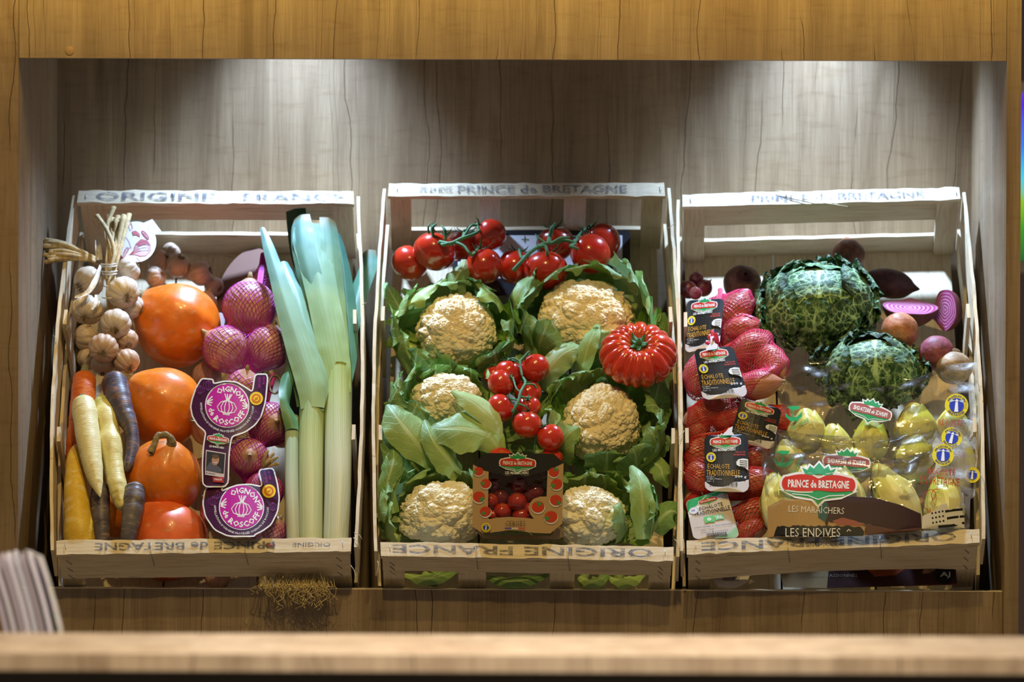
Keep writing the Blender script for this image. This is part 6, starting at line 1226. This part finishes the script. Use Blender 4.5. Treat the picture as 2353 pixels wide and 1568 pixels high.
# ---- red onions and beets at the back
RON = onionmat('red_onion_skin', (0.6, 0.4, 0.5), 0.5)
for i, (px, py, r, h, ax, lb) in enumerate([(1600, 641, 17, -.085, (.1, .9, .3), 'topmost red onion of the small cluster in the back left corner'), (1582, 666, 21, -.083, (-.5, .5, .5), 'leftmost red onion of the small cluster in the back left corner'), (1617, 662, 20, -.088, (.6, .4, .5), 'rightmost red onion of the small cluster in the back left corner'), (1598, 674, 15, -.060, (.0, .3, .9), 'glossy front red onion of the small cluster in the back left corner')]):
    bulb(CR, px, py, r, h, ax, lb, 'red_onion', 'onion', RON, (0.20, 0.02, 0.04), (0.27, 0.035, 0.05), 0.12, 1.0, 300+i)
BEET = skinmat('beet_skin', 0.55, 0.4, 50, 0.35, 0.5, 90, 0.002)
def beet(label, px, py, r, h, ax, ca, cb, asp=1.0, seed=0, top=None, tail=0.25, name='beetroot', cat='beetroot', topcol=(0.08, 0.03, 0.03)):
    c = CR.at(px, py, h); R = r*S(c); a_ = CR.X*ax[0]+CR.Lv*ax[1]+CR.Nn*ax[2]; B = basis(a_, CR.Nn+0.1*CR.X); PH, TH, D = sph(56, 44)
    rr = R*(1+0.035*fbm(D, 2.2, seed)+0.012*fbm(D, 9, seed)); V = D*rr[..., None]; V[..., 2] *= asp
    V[..., 2] -= R*tail*np.exp(-((PH-PI)/0.22)**2)*asp; V = V@B+c; cc = mixc(ca, cb, 0.5+1.1*fbm(D, 3.2, seed+1)); cc = mixc(cc, np.array(ca)*0.35, np.clip(fbm(D*np.array([1, 1, 2]), 8, seed+7)*2-0.4, 0, .8))
    if top: cc = mixc(cc, topcol, np.clip((top-PH)/0.12, 0, 1))
    g = G(); g.grid(V, cv=True, col=cc); o = obj(name, g, BEET, org=c-np.array([0, 0, R])); tag(o, label, cat)
    g = G(); q = c+B[2]*R*asp; tube(g, [q-B[2]*R*.1, q+B[2]*R*0.08, q+B[2]*R*0.14], [R*.34, R*.28, R*.2], 12, col=topcol if top else (0.2, 0.12, 0.06)); obj('crown', g, CORK, o); return o
beet('large dark beetroot lying in the shade behind the topmost shallot net', 1706, 652, 44, -.095, (.15, -.2, 1), (0.12, 0.045, 0.035), (0.20, 0.09, 0.06), 0.9, 1, top=0.55)
beet('dark beetroot with a cut brown crown, highest behind the savoy cabbages', 1950, 588, 38, -.10, (-.1, .9, .3), (0.10, 0.03, 0.03), (0.22, 0.09, 0.05), 1.0, 2, top=0.5, topcol=(0.25, 0.12, 0.06))
beet('long nearly black beetroot lying right of the upper savoy cabbage', 2043, 652, 34, -.10, (-.95, .2, .1), (0.05, 0.018, 0.025), (0.09, 0.03, 0.035), 1.7, 3)
beet('golden orange beetroot beside the right edge of the upper savoy cabbage', 2068, 760, 43, -.030, (-.3, -.3, -.6), (0.38, 0.13, 0.06), (0.48, 0.22, 0.10), 0.95, 4, tail=0.0)
beet('dull red beetroot between the golden one and the tan turnip', 2152, 812, 41, -.036, (.3, .2, -.8), (0.20, 0.045, 0.075), (0.30, 0.08, 0.11), 0.92, 5, tail=0.0)
beet('tan turnip at the right side of the crate, partly behind the clear bag', 2192, 846, 42, -.038, (.1, .9, .4), (0.34, 0.24, 0.15), (0.44, 0.32, 0.20), 0.9, 6, tail=0.0, name='turnip', cat='turnip', top=0.4, topcol=(0.22, 0.15, 0.09))
def cutbeet(label, px, py, r, h, fdir, ref, asp=(1, 1), seed=0):
    """half a striped beet: dome plus ringed cut face looking along fdir"""
    c = CR.at(px, py, h); R = r*S(c); B = basis(CR.X*fdir[0]+CR.Lv*fdir[1]+CR.Nn*fdir[2], CR.X*ref[0]+CR.Lv*ref[1]+CR.Nn*ref[2]); nu = 60
    th = np.linspace(0, 2*PI, nu, endpoint=False); ed = R*(1+0.05*np.sin(th*2+seed)+0.03*np.sin(th*5)+0.30*np.exp(-(((th-PI/2)+PI) % (2*PI)-PI)**2/0.03)*0.8)
    E = np.stack([np.cos(th)*ed*asp[0], np.sin(th)*ed*asp[1], 0*th], -1)
    rs = np.linspace(0.01, 1, 50); Fc = E[None]*rs[:, None, None]; Fc[..., 2] = 0.02*R*fbm(Fc, 60, seed)
    ring = 0.5+0.5*np.sin(rs[:, None]*40+1.1*np.sin(th*3+seed)[None]+rs[:, None]*2*np.sin(th)[None]); cc = mixc((0.36, 0.03, 0.20), (0.70, 0.45, 0.55), np.clip(ring*1.6-0.5, 0, 1)*(0.9-0.4*rs[:, None])); cc = mixc(cc, (0.22, 0.03, 0.05), np.clip((rs[:, None]-0.93)/0.07, 0, 1)+0*ring)
    g = G(); g.grid(Fc@B+c, cv=True, col=cc, mi=0); ph = np.linspace(0, PI/2, 16)[::-1]
    Dm = np.stack([E[None, :, 0]*np.sin(ph)[:, None], E[None, :, 1]*np.sin(ph)[:, None], -R*0.85*np.cos(ph)[:, None]+0*E[None, :, 0]], -1)[::-1]; gd = G(); gd.grid((Dm@B+c)[::-1], cv=True, col=(0.13, 0.04, 0.04))
    o = obj('beetroot', gd, BEET, org=c-np.array([0, 0, R])); tag(o, label, 'beetroot'); obj('cut_face', g, skinmat('beet_flesh', 0.35, 0.5, 200, 0.1, 0.2, 300), o, label='striped magenta and white cut face'); return o
cutbeet('halved striped beetroot, its ringed magenta face turned up, above the golden one', 2092, 706, 58, -.075, (.05, .38, .9), (1, -.1, 0), (1.05, 0.62), 1)
cutbeet('halved striped beetroot standing on edge against the right side of the crate', 2172, 712, 50, -.080, (-.75, -.25, .6), (0.2, 1, 0), (1.0, 0.7), 4)
# ---- savoy cabbages
def savoymat():
    m = N('savoy_leaf'); a = m.attr('Col').outputs['Color']; st = m.attr('St').outputs['Vector']; sx = m.n('ShaderNodeSeparateXYZ'); m.l(st, sx.inputs[0])
    ac = m.math('ABSOLUTE', m.math('SUBTRACT', sx.outputs[0], 0.5)); nz = m.noise(m.attr('St', (6, 6, 1)), 1.0, 2); nz = m.math('MULTIPLY', m.math('SUBTRACT', nz, 0.5), 0.3)
    w = m.math('ADD', m.math('SUBTRACT', sx.outputs[1], m.math('MULTIPLY', ac, 0.8)), nz); fr = m.math('ABSOLUTE', m.math('SUBTRACT', m.math('FRACT', m.math('MULTIPLY', w, 4.0)), 0.5))
    side = m.rng(fr, 0.0, 0.075, 1, 0); mid = m.rng(m.math('DIVIDE', ac, m.rng(sx.outputs[1], 0, 1, 0.05, 0.006)), 0.6, 1.1, 1, 0)
    ob = m.coord('Object'); wob = m.n('ShaderNodeVectorMath', operation='ADD'); nt = m.n('ShaderNodeTexNoise'); nt.inputs['Scale'].default_value = 90; sc = m.n('ShaderNodeVectorMath', operation='SCALE'); sc.inputs['Scale'].default_value = 0.006; m.l(nt.outputs['Color'], sc.inputs[0]); m.l(ob, wob.inputs[0]); m.l(sc.outputs[0], wob.inputs[1])
    e1 = m.voro(wob.outputs[0], 80, 'DISTANCE_TO_EDGE'); e2 = m.voro(wob.outputs[0], 170, 'DISTANCE_TO_EDGE')
    v1 = m.rng(e1, 0.02, 0.075, 1, 0); v2 = m.rng(e2, 0.01, 0.07, 0.5, 0)
    k = m.math('MAXIMUM', m.math('MAXIMUM', m.math('MULTIPLY', side, 0.9), mid), m.math('MAXIMUM', v1, v2)); inner = m.attr('Vein') if False else None
    edge = m.rng(ac, 0.36, 0.5, 1, 0.15); edge2 = m.rng(sx.outputs[1], 0.74, 0.95, 1, 0.15); kk = m.math('MULTIPLY', k, m.math('MULTIPLY', edge, edge2))
    c = m.mix(kk, a, (0.44, 0.68, 0.33)); bl = m.voro(wob.outputs[0], 330, 'SMOOTH_F1')
    b = m.bump(k, -0.8, 0.003); b = m.bump(bl, -1.0, 0.006, b); b = m.bump(e1, 0.6, 0.003, b)
    m.set(col=c, rough=0.48, spec=0.35, normal=b); return m.m
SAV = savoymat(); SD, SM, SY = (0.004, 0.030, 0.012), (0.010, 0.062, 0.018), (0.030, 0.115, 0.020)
def savoy(label, px, py, rx, ry, h, seed, leaves, rim):
    c = CR.at(px, py, h); s0 = S(c); R = rx*s0; k = ry/rx; t = thing('savoy_cabbage', label, 'cabbage', c-CR.Nn*R*0.8); rn = np.random.RandomState(seed)
    Xd, Ld, Nd = CR.X, CR.Lv*k, CR.Nn*0.78
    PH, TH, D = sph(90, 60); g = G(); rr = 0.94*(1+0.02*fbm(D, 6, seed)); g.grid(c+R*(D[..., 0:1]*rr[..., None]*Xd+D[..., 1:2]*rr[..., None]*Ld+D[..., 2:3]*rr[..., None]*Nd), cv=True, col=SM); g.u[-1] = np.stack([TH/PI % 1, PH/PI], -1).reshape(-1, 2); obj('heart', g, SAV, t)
    for i, (ang, p0, p1, wd, lift, ca, cb) in enumerate(leaves):      # leaves wrapped over the heart, from the rim inwards
        a = math.radians(ang); pts = []; ups = []
        for q in np.linspace(0, 1, 6):
            ph = math.radians(p0+(p1-p0)*q); tw = 0.25*(rn.rand()-.5); d = np.array([math.sin(ph)*math.cos(a+tw*q), math.sin(ph)*math.sin(a+tw*q), math.cos(ph)]); rad = R*(1.0+0.012*i/2+lift*q**3)
            pts.append(c+rad*(d[0]*Xd+d[1]*Ld+d[2]*Nd)); ups.append(nrm(d[0]*Xd+d[1]*Ld+d[2]*Nd))
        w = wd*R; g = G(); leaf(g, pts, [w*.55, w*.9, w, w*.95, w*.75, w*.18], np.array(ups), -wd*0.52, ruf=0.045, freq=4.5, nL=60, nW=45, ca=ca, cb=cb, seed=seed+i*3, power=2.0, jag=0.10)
        n_ = nrm(g.v[-1]-c); g.v[-1] = g.v[-1]+n_*((fbm(g.v[-1], 150, i)*0.0022)[:, None]); obj('leaf', g, SAV, t)
    for i, (ang, r0, r1, wd, hh, ca, cb) in enumerate(rim):            # loose crinkled outer leaves
        a = math.radians(ang); d = math.cos(a)*Xd+math.sin(a)*Ld; sd = -math.sin(a)*Xd+math.cos(a)*Ld; pts = [c+R*(d*r0-Nd*0.75), c+R*(d*(r0+r1)*.55-Nd*0.35), c+R*(d*r1*0.98+Nd*hh*0.5), c+R*(d*r1+Nd*(hh+.12)+sd*.05), c+R*(d*(r1-.07)+Nd*(hh+.30)+sd*.1)]
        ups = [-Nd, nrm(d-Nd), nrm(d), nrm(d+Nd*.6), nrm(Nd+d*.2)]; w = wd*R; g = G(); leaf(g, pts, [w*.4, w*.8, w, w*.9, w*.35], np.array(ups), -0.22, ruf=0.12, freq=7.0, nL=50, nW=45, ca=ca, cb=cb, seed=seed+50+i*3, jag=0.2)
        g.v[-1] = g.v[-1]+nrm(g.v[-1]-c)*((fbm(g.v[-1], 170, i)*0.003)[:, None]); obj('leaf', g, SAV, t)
    return t
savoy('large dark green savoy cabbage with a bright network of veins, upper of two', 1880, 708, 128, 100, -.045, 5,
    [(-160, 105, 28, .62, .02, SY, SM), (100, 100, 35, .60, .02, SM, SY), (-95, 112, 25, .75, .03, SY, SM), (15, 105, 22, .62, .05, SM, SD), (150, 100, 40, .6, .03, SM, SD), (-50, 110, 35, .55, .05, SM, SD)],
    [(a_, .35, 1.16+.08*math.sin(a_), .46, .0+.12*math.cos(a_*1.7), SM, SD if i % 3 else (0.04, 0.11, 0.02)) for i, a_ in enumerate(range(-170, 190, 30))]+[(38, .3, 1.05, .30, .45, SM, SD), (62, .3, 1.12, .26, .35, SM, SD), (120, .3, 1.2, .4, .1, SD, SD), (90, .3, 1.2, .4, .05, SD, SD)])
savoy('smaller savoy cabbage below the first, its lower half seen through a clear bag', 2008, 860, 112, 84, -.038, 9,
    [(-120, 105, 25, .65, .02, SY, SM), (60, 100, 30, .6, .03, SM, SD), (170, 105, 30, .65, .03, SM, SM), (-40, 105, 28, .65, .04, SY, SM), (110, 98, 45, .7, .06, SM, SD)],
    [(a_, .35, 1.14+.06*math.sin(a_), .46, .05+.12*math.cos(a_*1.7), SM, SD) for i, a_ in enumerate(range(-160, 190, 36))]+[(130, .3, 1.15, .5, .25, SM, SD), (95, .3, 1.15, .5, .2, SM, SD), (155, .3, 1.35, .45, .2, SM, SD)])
# ---- endives
def endmat():
    m = N('endive_leaf'); a = m.attr('Col').outputs['Color']; f = m.noise(m.attr('St', (14, 1.2, 1)), 2.0, 4, .6)
    m.set(col=m.mix(m.rng(f, .4, .65, 0, 1), a, m.mix(1.0, a, (0.90, 0.88, 0.66), 'MULTIPLY')), rough=0.35, spec=0.4, sss=0.1, normal=m.bump(f, .3, .0006), **{'Subsurface Radius': (0.004, 0.003, 0.001)}); return m.m
ENDM = endmat(); EW, EY, EG = (0.88, 0.86, 0.62), (0.86, 0.80, 0.20), (0.72, 0.72, 0.08)
def endive(tip, base, r, h0, h1, label, seed=0):
    a = CR.at(*base, h1); b = CR.at(*tip, h0); Ln = np.linalg.norm(b-a); R = r*1.08*S(a); B = basis(b-a, CR.Nn); rn = np.random.RandomState(seed)
    prof = lambda t: (np.sin(np.clip(t, 0, 1)*PI*0.90+0.2)**0.62)*(1-0.12*t)
    t = np.linspace(0, 1, 26); g = G(); th = np.linspace(0, 2*PI, 30, endpoint=False)
    V = np.stack([np.cos(th)[None]*prof(t)[:, None]*R*.92, np.sin(th)[None]*prof(t)[:, None]*R*.92, (t*Ln)[:, None]+0*th[None]], -1)@B+a
    tt = np.repeat(t[:, None], 30, 1); g.grid(V, cv=True, col=mixc(EW, EY, (tt-.35)*1.6), capu=True); g.u[-1] = np.stack([np.repeat(th[None], 26, 0)/6.28, tt], -1).reshape(-1, 2); o = obj('endive', g, ENDM, org=a); tag(o, label, 'endive')
    for k in range(5):
        an = k*2.4+rn.rand()*0.5+seed; t1 = 0.93+0.07*rn.rand() if k > 1 else 0.72+0.1*rn.rand(); ts = np.linspace(0.02, t1, 7); off = 1.0+0.05*k*0.5+0.02
        pts = [a+(np.array([math.cos(an)*prof(q)*R*off, math.sin(an)*prof(q)*R*off, q*Ln])@B) for q in ts]; pts[-1] = pts[-1]+(np.array([math.cos(an), math.sin(an), 0])@B)*R*0.10
        ups = [nrm(np.array([math.cos(an), math.sin(an), 0])@B)]*7; hw = [max(prof(q), .2)*R*1.05 for q in ts]; hw[-1] = R*0.05; hw[-2] *= 0.75
        g = G(); leaf(g, pts, hw, np.array(ups), -0.50, ruf=0.03, freq=3, nL=26, nW=15, ca=EW, cb=EG if k % 2 else EY, seed=seed+k, power=2.0); g.c[-1] = mixc(EW, EG if k % 2 else EY, (g.u[-1][:, 1]-.15)*1.8); obj('leaf', g, ENDM, o)
    return o
END = [((1776, 1088), (1795, 1235), 34, .000, -.020, 'endive at the far left of the front bag'), ((1852, 1068), (1850, 1230), 36, -.002, -.022, 'endive behind the crown of the printed logo'), ((1925, 1072), (1975, 1225), 38, -.002, -.022, 'endive behind the right end of the printed logo'),
    ((2012, 1068), (2105, 1230), 40, .006, -.014, 'large pale endive leaning left, right of the printed logo'), ((2168, 1085), (2172, 1240), 40, -.002, -.018, 'white endive under the red lettering'),
    ((2110, 1000), (2095, 1110), 42, -.016, -.040, 'yellow endive behind the front bag, left of the seals'), ((2206, 1000), (2200, 1130), 36, -.024, -.040, 'endive against the right side of the crate'), ((1800, 1012), (1830, 1100), 32, -.030, -.045, 'endive behind the green stamped symbol'), ((1975, 1030), (1960, 1110), 36, -.034, -.050, 'endive in the middle bag under the mirrored logo'),
    ((1850, 940), (1860, 1040), 40, -.022, -.042, 'leftmost endive of the top bag'), ((1908, 975), (1935, 1070), 32, -.026, -.045, 'endive with an upturned leaf in the top bag'), ((1998, 958), (2005, 1060), 38, -.022, -.045, 'endive in the centre of the top bag'), ((2098, 928), (2110, 1040), 44, -.024, -.046, 'biggest endive of the top bag'), ((2185, 940), (2190, 1020), 38, -.034, -.050, 'endive under the topmost yellow seal')]
for i, e in enumerate(END): endive(*e, seed=i)
# ---- clear bags
def filmmat():
    m = N('clear_film'); st = m.coord('Object'); rd = m.n('ShaderNodeTexNoise'); rd.noise_type = 'RIDGED_MULTIFRACTAL'; rd.inputs['Scale'].default_value = 16; rd.inputs['Detail'].default_value = 5; m.l(m.coord('Object', (1, 1, 1.6), (0.3, 0.5, 0.2)), rd.inputs['Vector'])
    b = m.bump(rd.outputs['Fac'], 0.9, 0.009); b = m.bump(m.noise(st, 90, 3), 0.2, 0.002, b)
    lw = m.n('ShaderNodeFresnel'); lw.inputs[0].default_value = 1.42; m.l(b, lw.inputs['Normal']); gl = m.n('ShaderNodeBsdfGlossy'); gl.inputs['Roughness'].default_value = 0.09; gl.inputs['Color'].default_value = (1, 1, 1, 1); m.l(b, gl.inputs['Normal'])
    tr = m.n('ShaderNodeBsdfTransparent'); tr.inputs[0].default_value = (0.985, 0.988, 0.985, 1); mx = m.n('ShaderNodeMixShader'); fac = m.math('MINIMUM', m.math('ADD', m.math('MULTIPLY', lw.outputs[0], 1.25), 0.01), 0.6); m.l(fac, mx.inputs[0]); m.l(tr.outputs[0], mx.inputs[1]); m.l(gl.outputs[0], mx.inputs[2]); m.l(mx.outputs[0], m.out.inputs[0]); return m.m
CLEAR = filmmat()
def film(parent, name, outline, hf, step=10, seed=0, amp=0.0016):
    v, f = cdt(outline, step); n3 = np.stack([v[:, 0]*0.02, v[:, 1]*0.02, v[:, 0]*0+seed], -1); wr = (1-np.abs(fbm(n3*1.2, 1.0, seed))*3)*amp
    g = G(); mp = hmap(CR, hf); p = mp(v)+CR.Nn*wr[:, None]; g.add(p, f); return obj(name, g, CLEAR, parent)
h1 = lambda x, y: 0.022-0.00012*np.clip(1090-y, 0, 200)-0.00010*np.clip(y-1150, 0, 200)-0.018*np.clip(np.abs(x-1985)/235, 0, 1.2)**4
h2 = lambda x, y: 0.004-0.00008*np.clip(1030-y, 0, 200)-0.016*np.clip(np.abs(x-2005)/240, 0, 1.2)**4
h3 = lambda x, y: 0.000-0.00004*np.clip(940-y, 0, 200)-0.016*np.clip(np.abs(x-2020)/240, 0, 1.2)**4
o1 = [(1745, 1030), (1800, 1045), (1870, 1040), (1950, 1052), (2010, 1060), (2080, 1052), (2160, 1030), (2212, 1022), (2226, 1060), (2230, 1130), (2228, 1210), (2226, 1222), (1900, 1236), (1762, 1238), (1762, 1160), (1752, 1100)]
o2 = [(1772, 984), (1850, 998), (1950, 1004), (2040, 1000), (2120, 975), (2180, 952), (2238, 968), (2246, 1050), (2240, 1140), (2200, 1180), (1780, 1120), (1768, 1040)]
o3 = [(1800, 800), (1850, 822), (1920, 824), (1960, 850), (2030, 890), (2080, 880), (2130, 860), (2180, 838), (2244, 834), (2250, 920), (2246, 1060), (2150, 1080), (1830, 1060), (1800, 960), (1792, 880)]
bags = []
for lb, oo, hf in (('front clear bag of endives with the big printed logo and brown panel', o1, h1), ('middle clear bag of endives, crumpled, with green symbols at its left', o2, h2), ('top clear bag of endives, draped over the lower savoy cabbage', o3, h3)):
    c_ = np.mean(oo, 0); t = thing('endive_bag', lb, 'bag', hmap(CR, hf)(np.array([c_]))[0]-CR.Nn*0.06); bags.append(t); film(t, 'clear_film', oo, hf, 9, len(bags)); 
    # sealed seam along the upper edge
    ed = np.array([p for p in oo if p[1] < np.mean(oo, 0)[1]-30 and p[0] > oo[0][0]-1], float); ed = ed[np.argsort(ed[:, 0])]; g = G(); q = smoothpath(np.c_[ed, np.zeros(len(ed))], 40)[:, :2]; P3 = hmap(CR, hf)
    g.grid(np.stack([P3(q), P3(q+np.array([0, 7]), 0.0012), P3(q+np.array([0, 13]), 0.0)])); obj('sealed_seam', g, CLEAR, t)
KR, EGG = (0.42, 0.26, 0.10), (0.035, 0.010, 0.018)
A = Art(hmap(CR, lambda x, y: h1(x, y)+0.0014), 9, 0.00018)
A.poly([(1764, 1164), (1800, 1147), (1840, 1148), (1890, 1156), (1905, 1200), (1990, 1210), (1990, 1230), (1764, 1236)], KR); A.poly([(1986, 1206), (2118, 1212), (2118, 1219), (1986, 1231)], (0.10, 0.04, 0.03))
A.poly([(1884, 1154), (1945, 1141), (2006, 1144), (2067, 1160), (2116, 1181), (2118, 1214), (2060, 1220), (2000, 1205), (1940, 1190), (1900, 1212), (1880, 1190)], EGG); A.up()
A.poly([(1912, 1198), (1935, 1190), (1962, 1196), (1990, 1206), (1975, 1209), (1925, 1207)], (0.32, 0.09, 0.06)); A.poly([(1880, 1160), (1900, 1152), (1906, 1175), (1896, 1200), (1880, 1190)], (0.02, 0.10, 0.11)); A.up()
rn = np.random.RandomState(3); top_ = [(x, 1207+rn.rand()*5) for x in range(1786, 1984, 6)]; A.poly([(1778, 1233)]+[(1781, 1222)]+top_+[(1986, 1222), (1984, 1232)], (0.012, 0.012, 0.012)); A.up()
fl = [(2118, 1216), (2120, 1186), (2135, 1180), (2150, 1172), (2164, 1160), (2180, 1156), (2195, 1158), (2208, 1170), (2216, 1186), (2216, 1214)]; A.poly(fl, (0.70, 0.68, 0.62)); A.up(); A.step = None
A.text('LES MARAÎCHERS', 1876, 1170, 128, 19, (0.80, 0.76, 0.70), rot=2.5, bold=-0.003); A.text('LES ENDIVES', 1868, 1224, 126, 20, WHITE, rot=0, bold=-0.005); A.line([(1946, 1222), (1950, 1217), (1955, 1221)], 2, WHITE)
for k, (x0, y0) in enumerate(((2172, 1174), (2176, 1190), (2170, 1208))): A.line([(x0, y0+2), (x0+18, y0-1), (x0+40, y0-3)] if k != 2 else [(x0-14, y0+3), (x0+18, y0), (x0+46, y0-6)], 5.5, (0.02, 0.02, 0.02))
for j in range(3):
    for k in range(4): A.disc(2142+k*8+j, 1180+j*11-k*1.5, 2.4, (0.02, 0.02, 0.02), n=6)
A.obj('printed_panel', bags[0], FILM, label='kraft and dark printed panel with white lettering'); A = Art(hmap(CR, lambda x, y: h1(x, y)+0.0017), None, 0.00018)
RD = (0.50, 0.05, 0.02); A.text('RÉCOLTÉ', 2165, 1082, 62, 17, RD, rot=3, bold=-0.005); A.text('EN BRETAGNE', 2160, 1106, 90, 18, RD, rot=4, bold=-0.005)
A.line(smoothpath([(2158, 1125, 0), (2146, 1126, 0), (2140, 1140, 0), (2146, 1148, 0), (2150, 1134, 0), (2138, 1126, 0), (2122, 1140, 0), (2124, 1165, 0), (2136, 1176, 0)], 40)[:, :2], 1.6, RD); A.line([(2129, 1177), (2138, 1178), (2137, 1168)], 1.6, RD)
A.obj('printed_lettering', bags[0], FILM); A = Art(hmap(CR, lambda x, y: h1(x, y)+0.0017), None, 0.00018); logo(A, 1881, 1113, 176, 1.5); A.obj('printed_logo', bags[0], FILM); A = Art(hmap(CR, lambda x, y: h1(x, y)+0.0017), None, 0.00018); badge(A, 2167, 1046, 25, 3); A.obj('printed_seal', bags[0], FILM)
GS = (0.03, 0.36, 0.12)
def symbol(A, x, y, s):
    A.poly([(x-s, y), (x-s*.5, y+s*.5), (x+s*.3, y+s*.55), (x+s, y-s*.1), (x+s*.9, y+s*.5), (x+s*.3, y+s), (x-s*.4, y+s), (x-s*.95, y+s*.5)], GS); A.line([(x-s*.1, y+s*.5), (x-s*.05, y-s*.3)], s*.12, GS); A.poly([(x-s*.1, y-s*.2), (x-s*.8, y-s*.6), (x-s*.2, y-s*.75), (x+s*.7, y-s*.7), (x+s*.5, y-s*.35)], GS)
def ink(nm, k, fn):
    hf = (h1, h2, h3)[k]; A = Art(hmap(CR, lambda x, y: hf(x, y)+0.0014), None, 0.00018); fn(A); A.obj(nm, bags[k], FILM)
ink('printed_seal', 1, lambda A: badge(A, 2187, 1006, 24, 15)); ink('printed_lettering', 1, lambda A: A.text('RÉCOLTÉ', 2190, 1042, 56, 15, RD, rot=8, bold=-0.005))
ink('printed_symbol', 1, lambda A: symbol(A, 1800, 1052, 22)); ink('printed_lettering', 1, lambda A: A.text('TRI + FACILE', 1832, 1070, 50, 8, GS, rot=-60)); ink('printed_logo', 1, lambda A: logo(A, 1945, 1062, 110, 4, flip=True, red=(0.45, 0.10, 0.07)))
ink('printed_seal', 1, lambda A: badge(A, 2234, 1092, 18, 5, text=False)); ink('printed_lettering', 1, lambda A: A.text('ENDIVES DE PLEINE TERRE', 2110, 1105, 90, 7, GS, rot=-3, bold=0))
ink('printed_seal', 2, lambda A: badge(A, 2198, 932, 27, 3)); ink('printed_lettering', 2, lambda A: A.text('RÉCOLTÉ', 2185, 970, 58, 15, RD, rot=2, bold=-0.005)); ink('printed_symbol', 2, lambda A: symbol(A, 1824, 948, 20))
ink('printed_lettering', 2, lambda A: A.text('TRI + FACILE', 1838, 975, 44, 7, GS, rot=-30)); ink('printed_logo', 2, lambda A: logo(A, 2000, 945, 100, 14, flip=True, red=(0.40, 0.10, 0.08)))
# bag bottoms glimpsed through the slot of the front end
A = Art(hmap(CR, lambda x, y: -0.070+0*x), None, 0.0002); A.poly([(1790, 1305), (1905, 1310), (1900, 1352), (1800, 1350)], (0.40, 0.30, 0.16)); A.poly([(1905, 1300), (2010, 1300), (2195, 1300), (2200, 1345), (1900, 1352)], (0.045, 0.014, 0.014)); A.up(); A.poly([(1990, 1306), (2030, 1302), (2080, 1308), (2060, 1322), (2010, 1326)], (0.30, 0.06, 0.02)); A.disc(2170, 1322, 22, (0.012, 0.012, 0.012)); A.up()
A.text('de Culture PASSIONNÉS', 1905, 1322, 130, 9, (0.45, 0.38, 0.28), bold=-0.005); A.text('AJ', 2172, 1322, 24, 15, (0.5, 0.48, 0.45)); A.obj('printed_bottom', bags[0], FILM)
A = Art(hmap(CR, lambda x, y: -0.068+0*x), None, 0.0002); A.poly([(1632, 1322), (1725, 1318), (1716, 1340), (1690, 1352), (1650, 1350)], (0.62, 0.55, 0.52)); A.up(); barcode(A, 1680, 1330, 40, 10, 0, 4, num=False); A.obj('card_label', N5, PRINT)
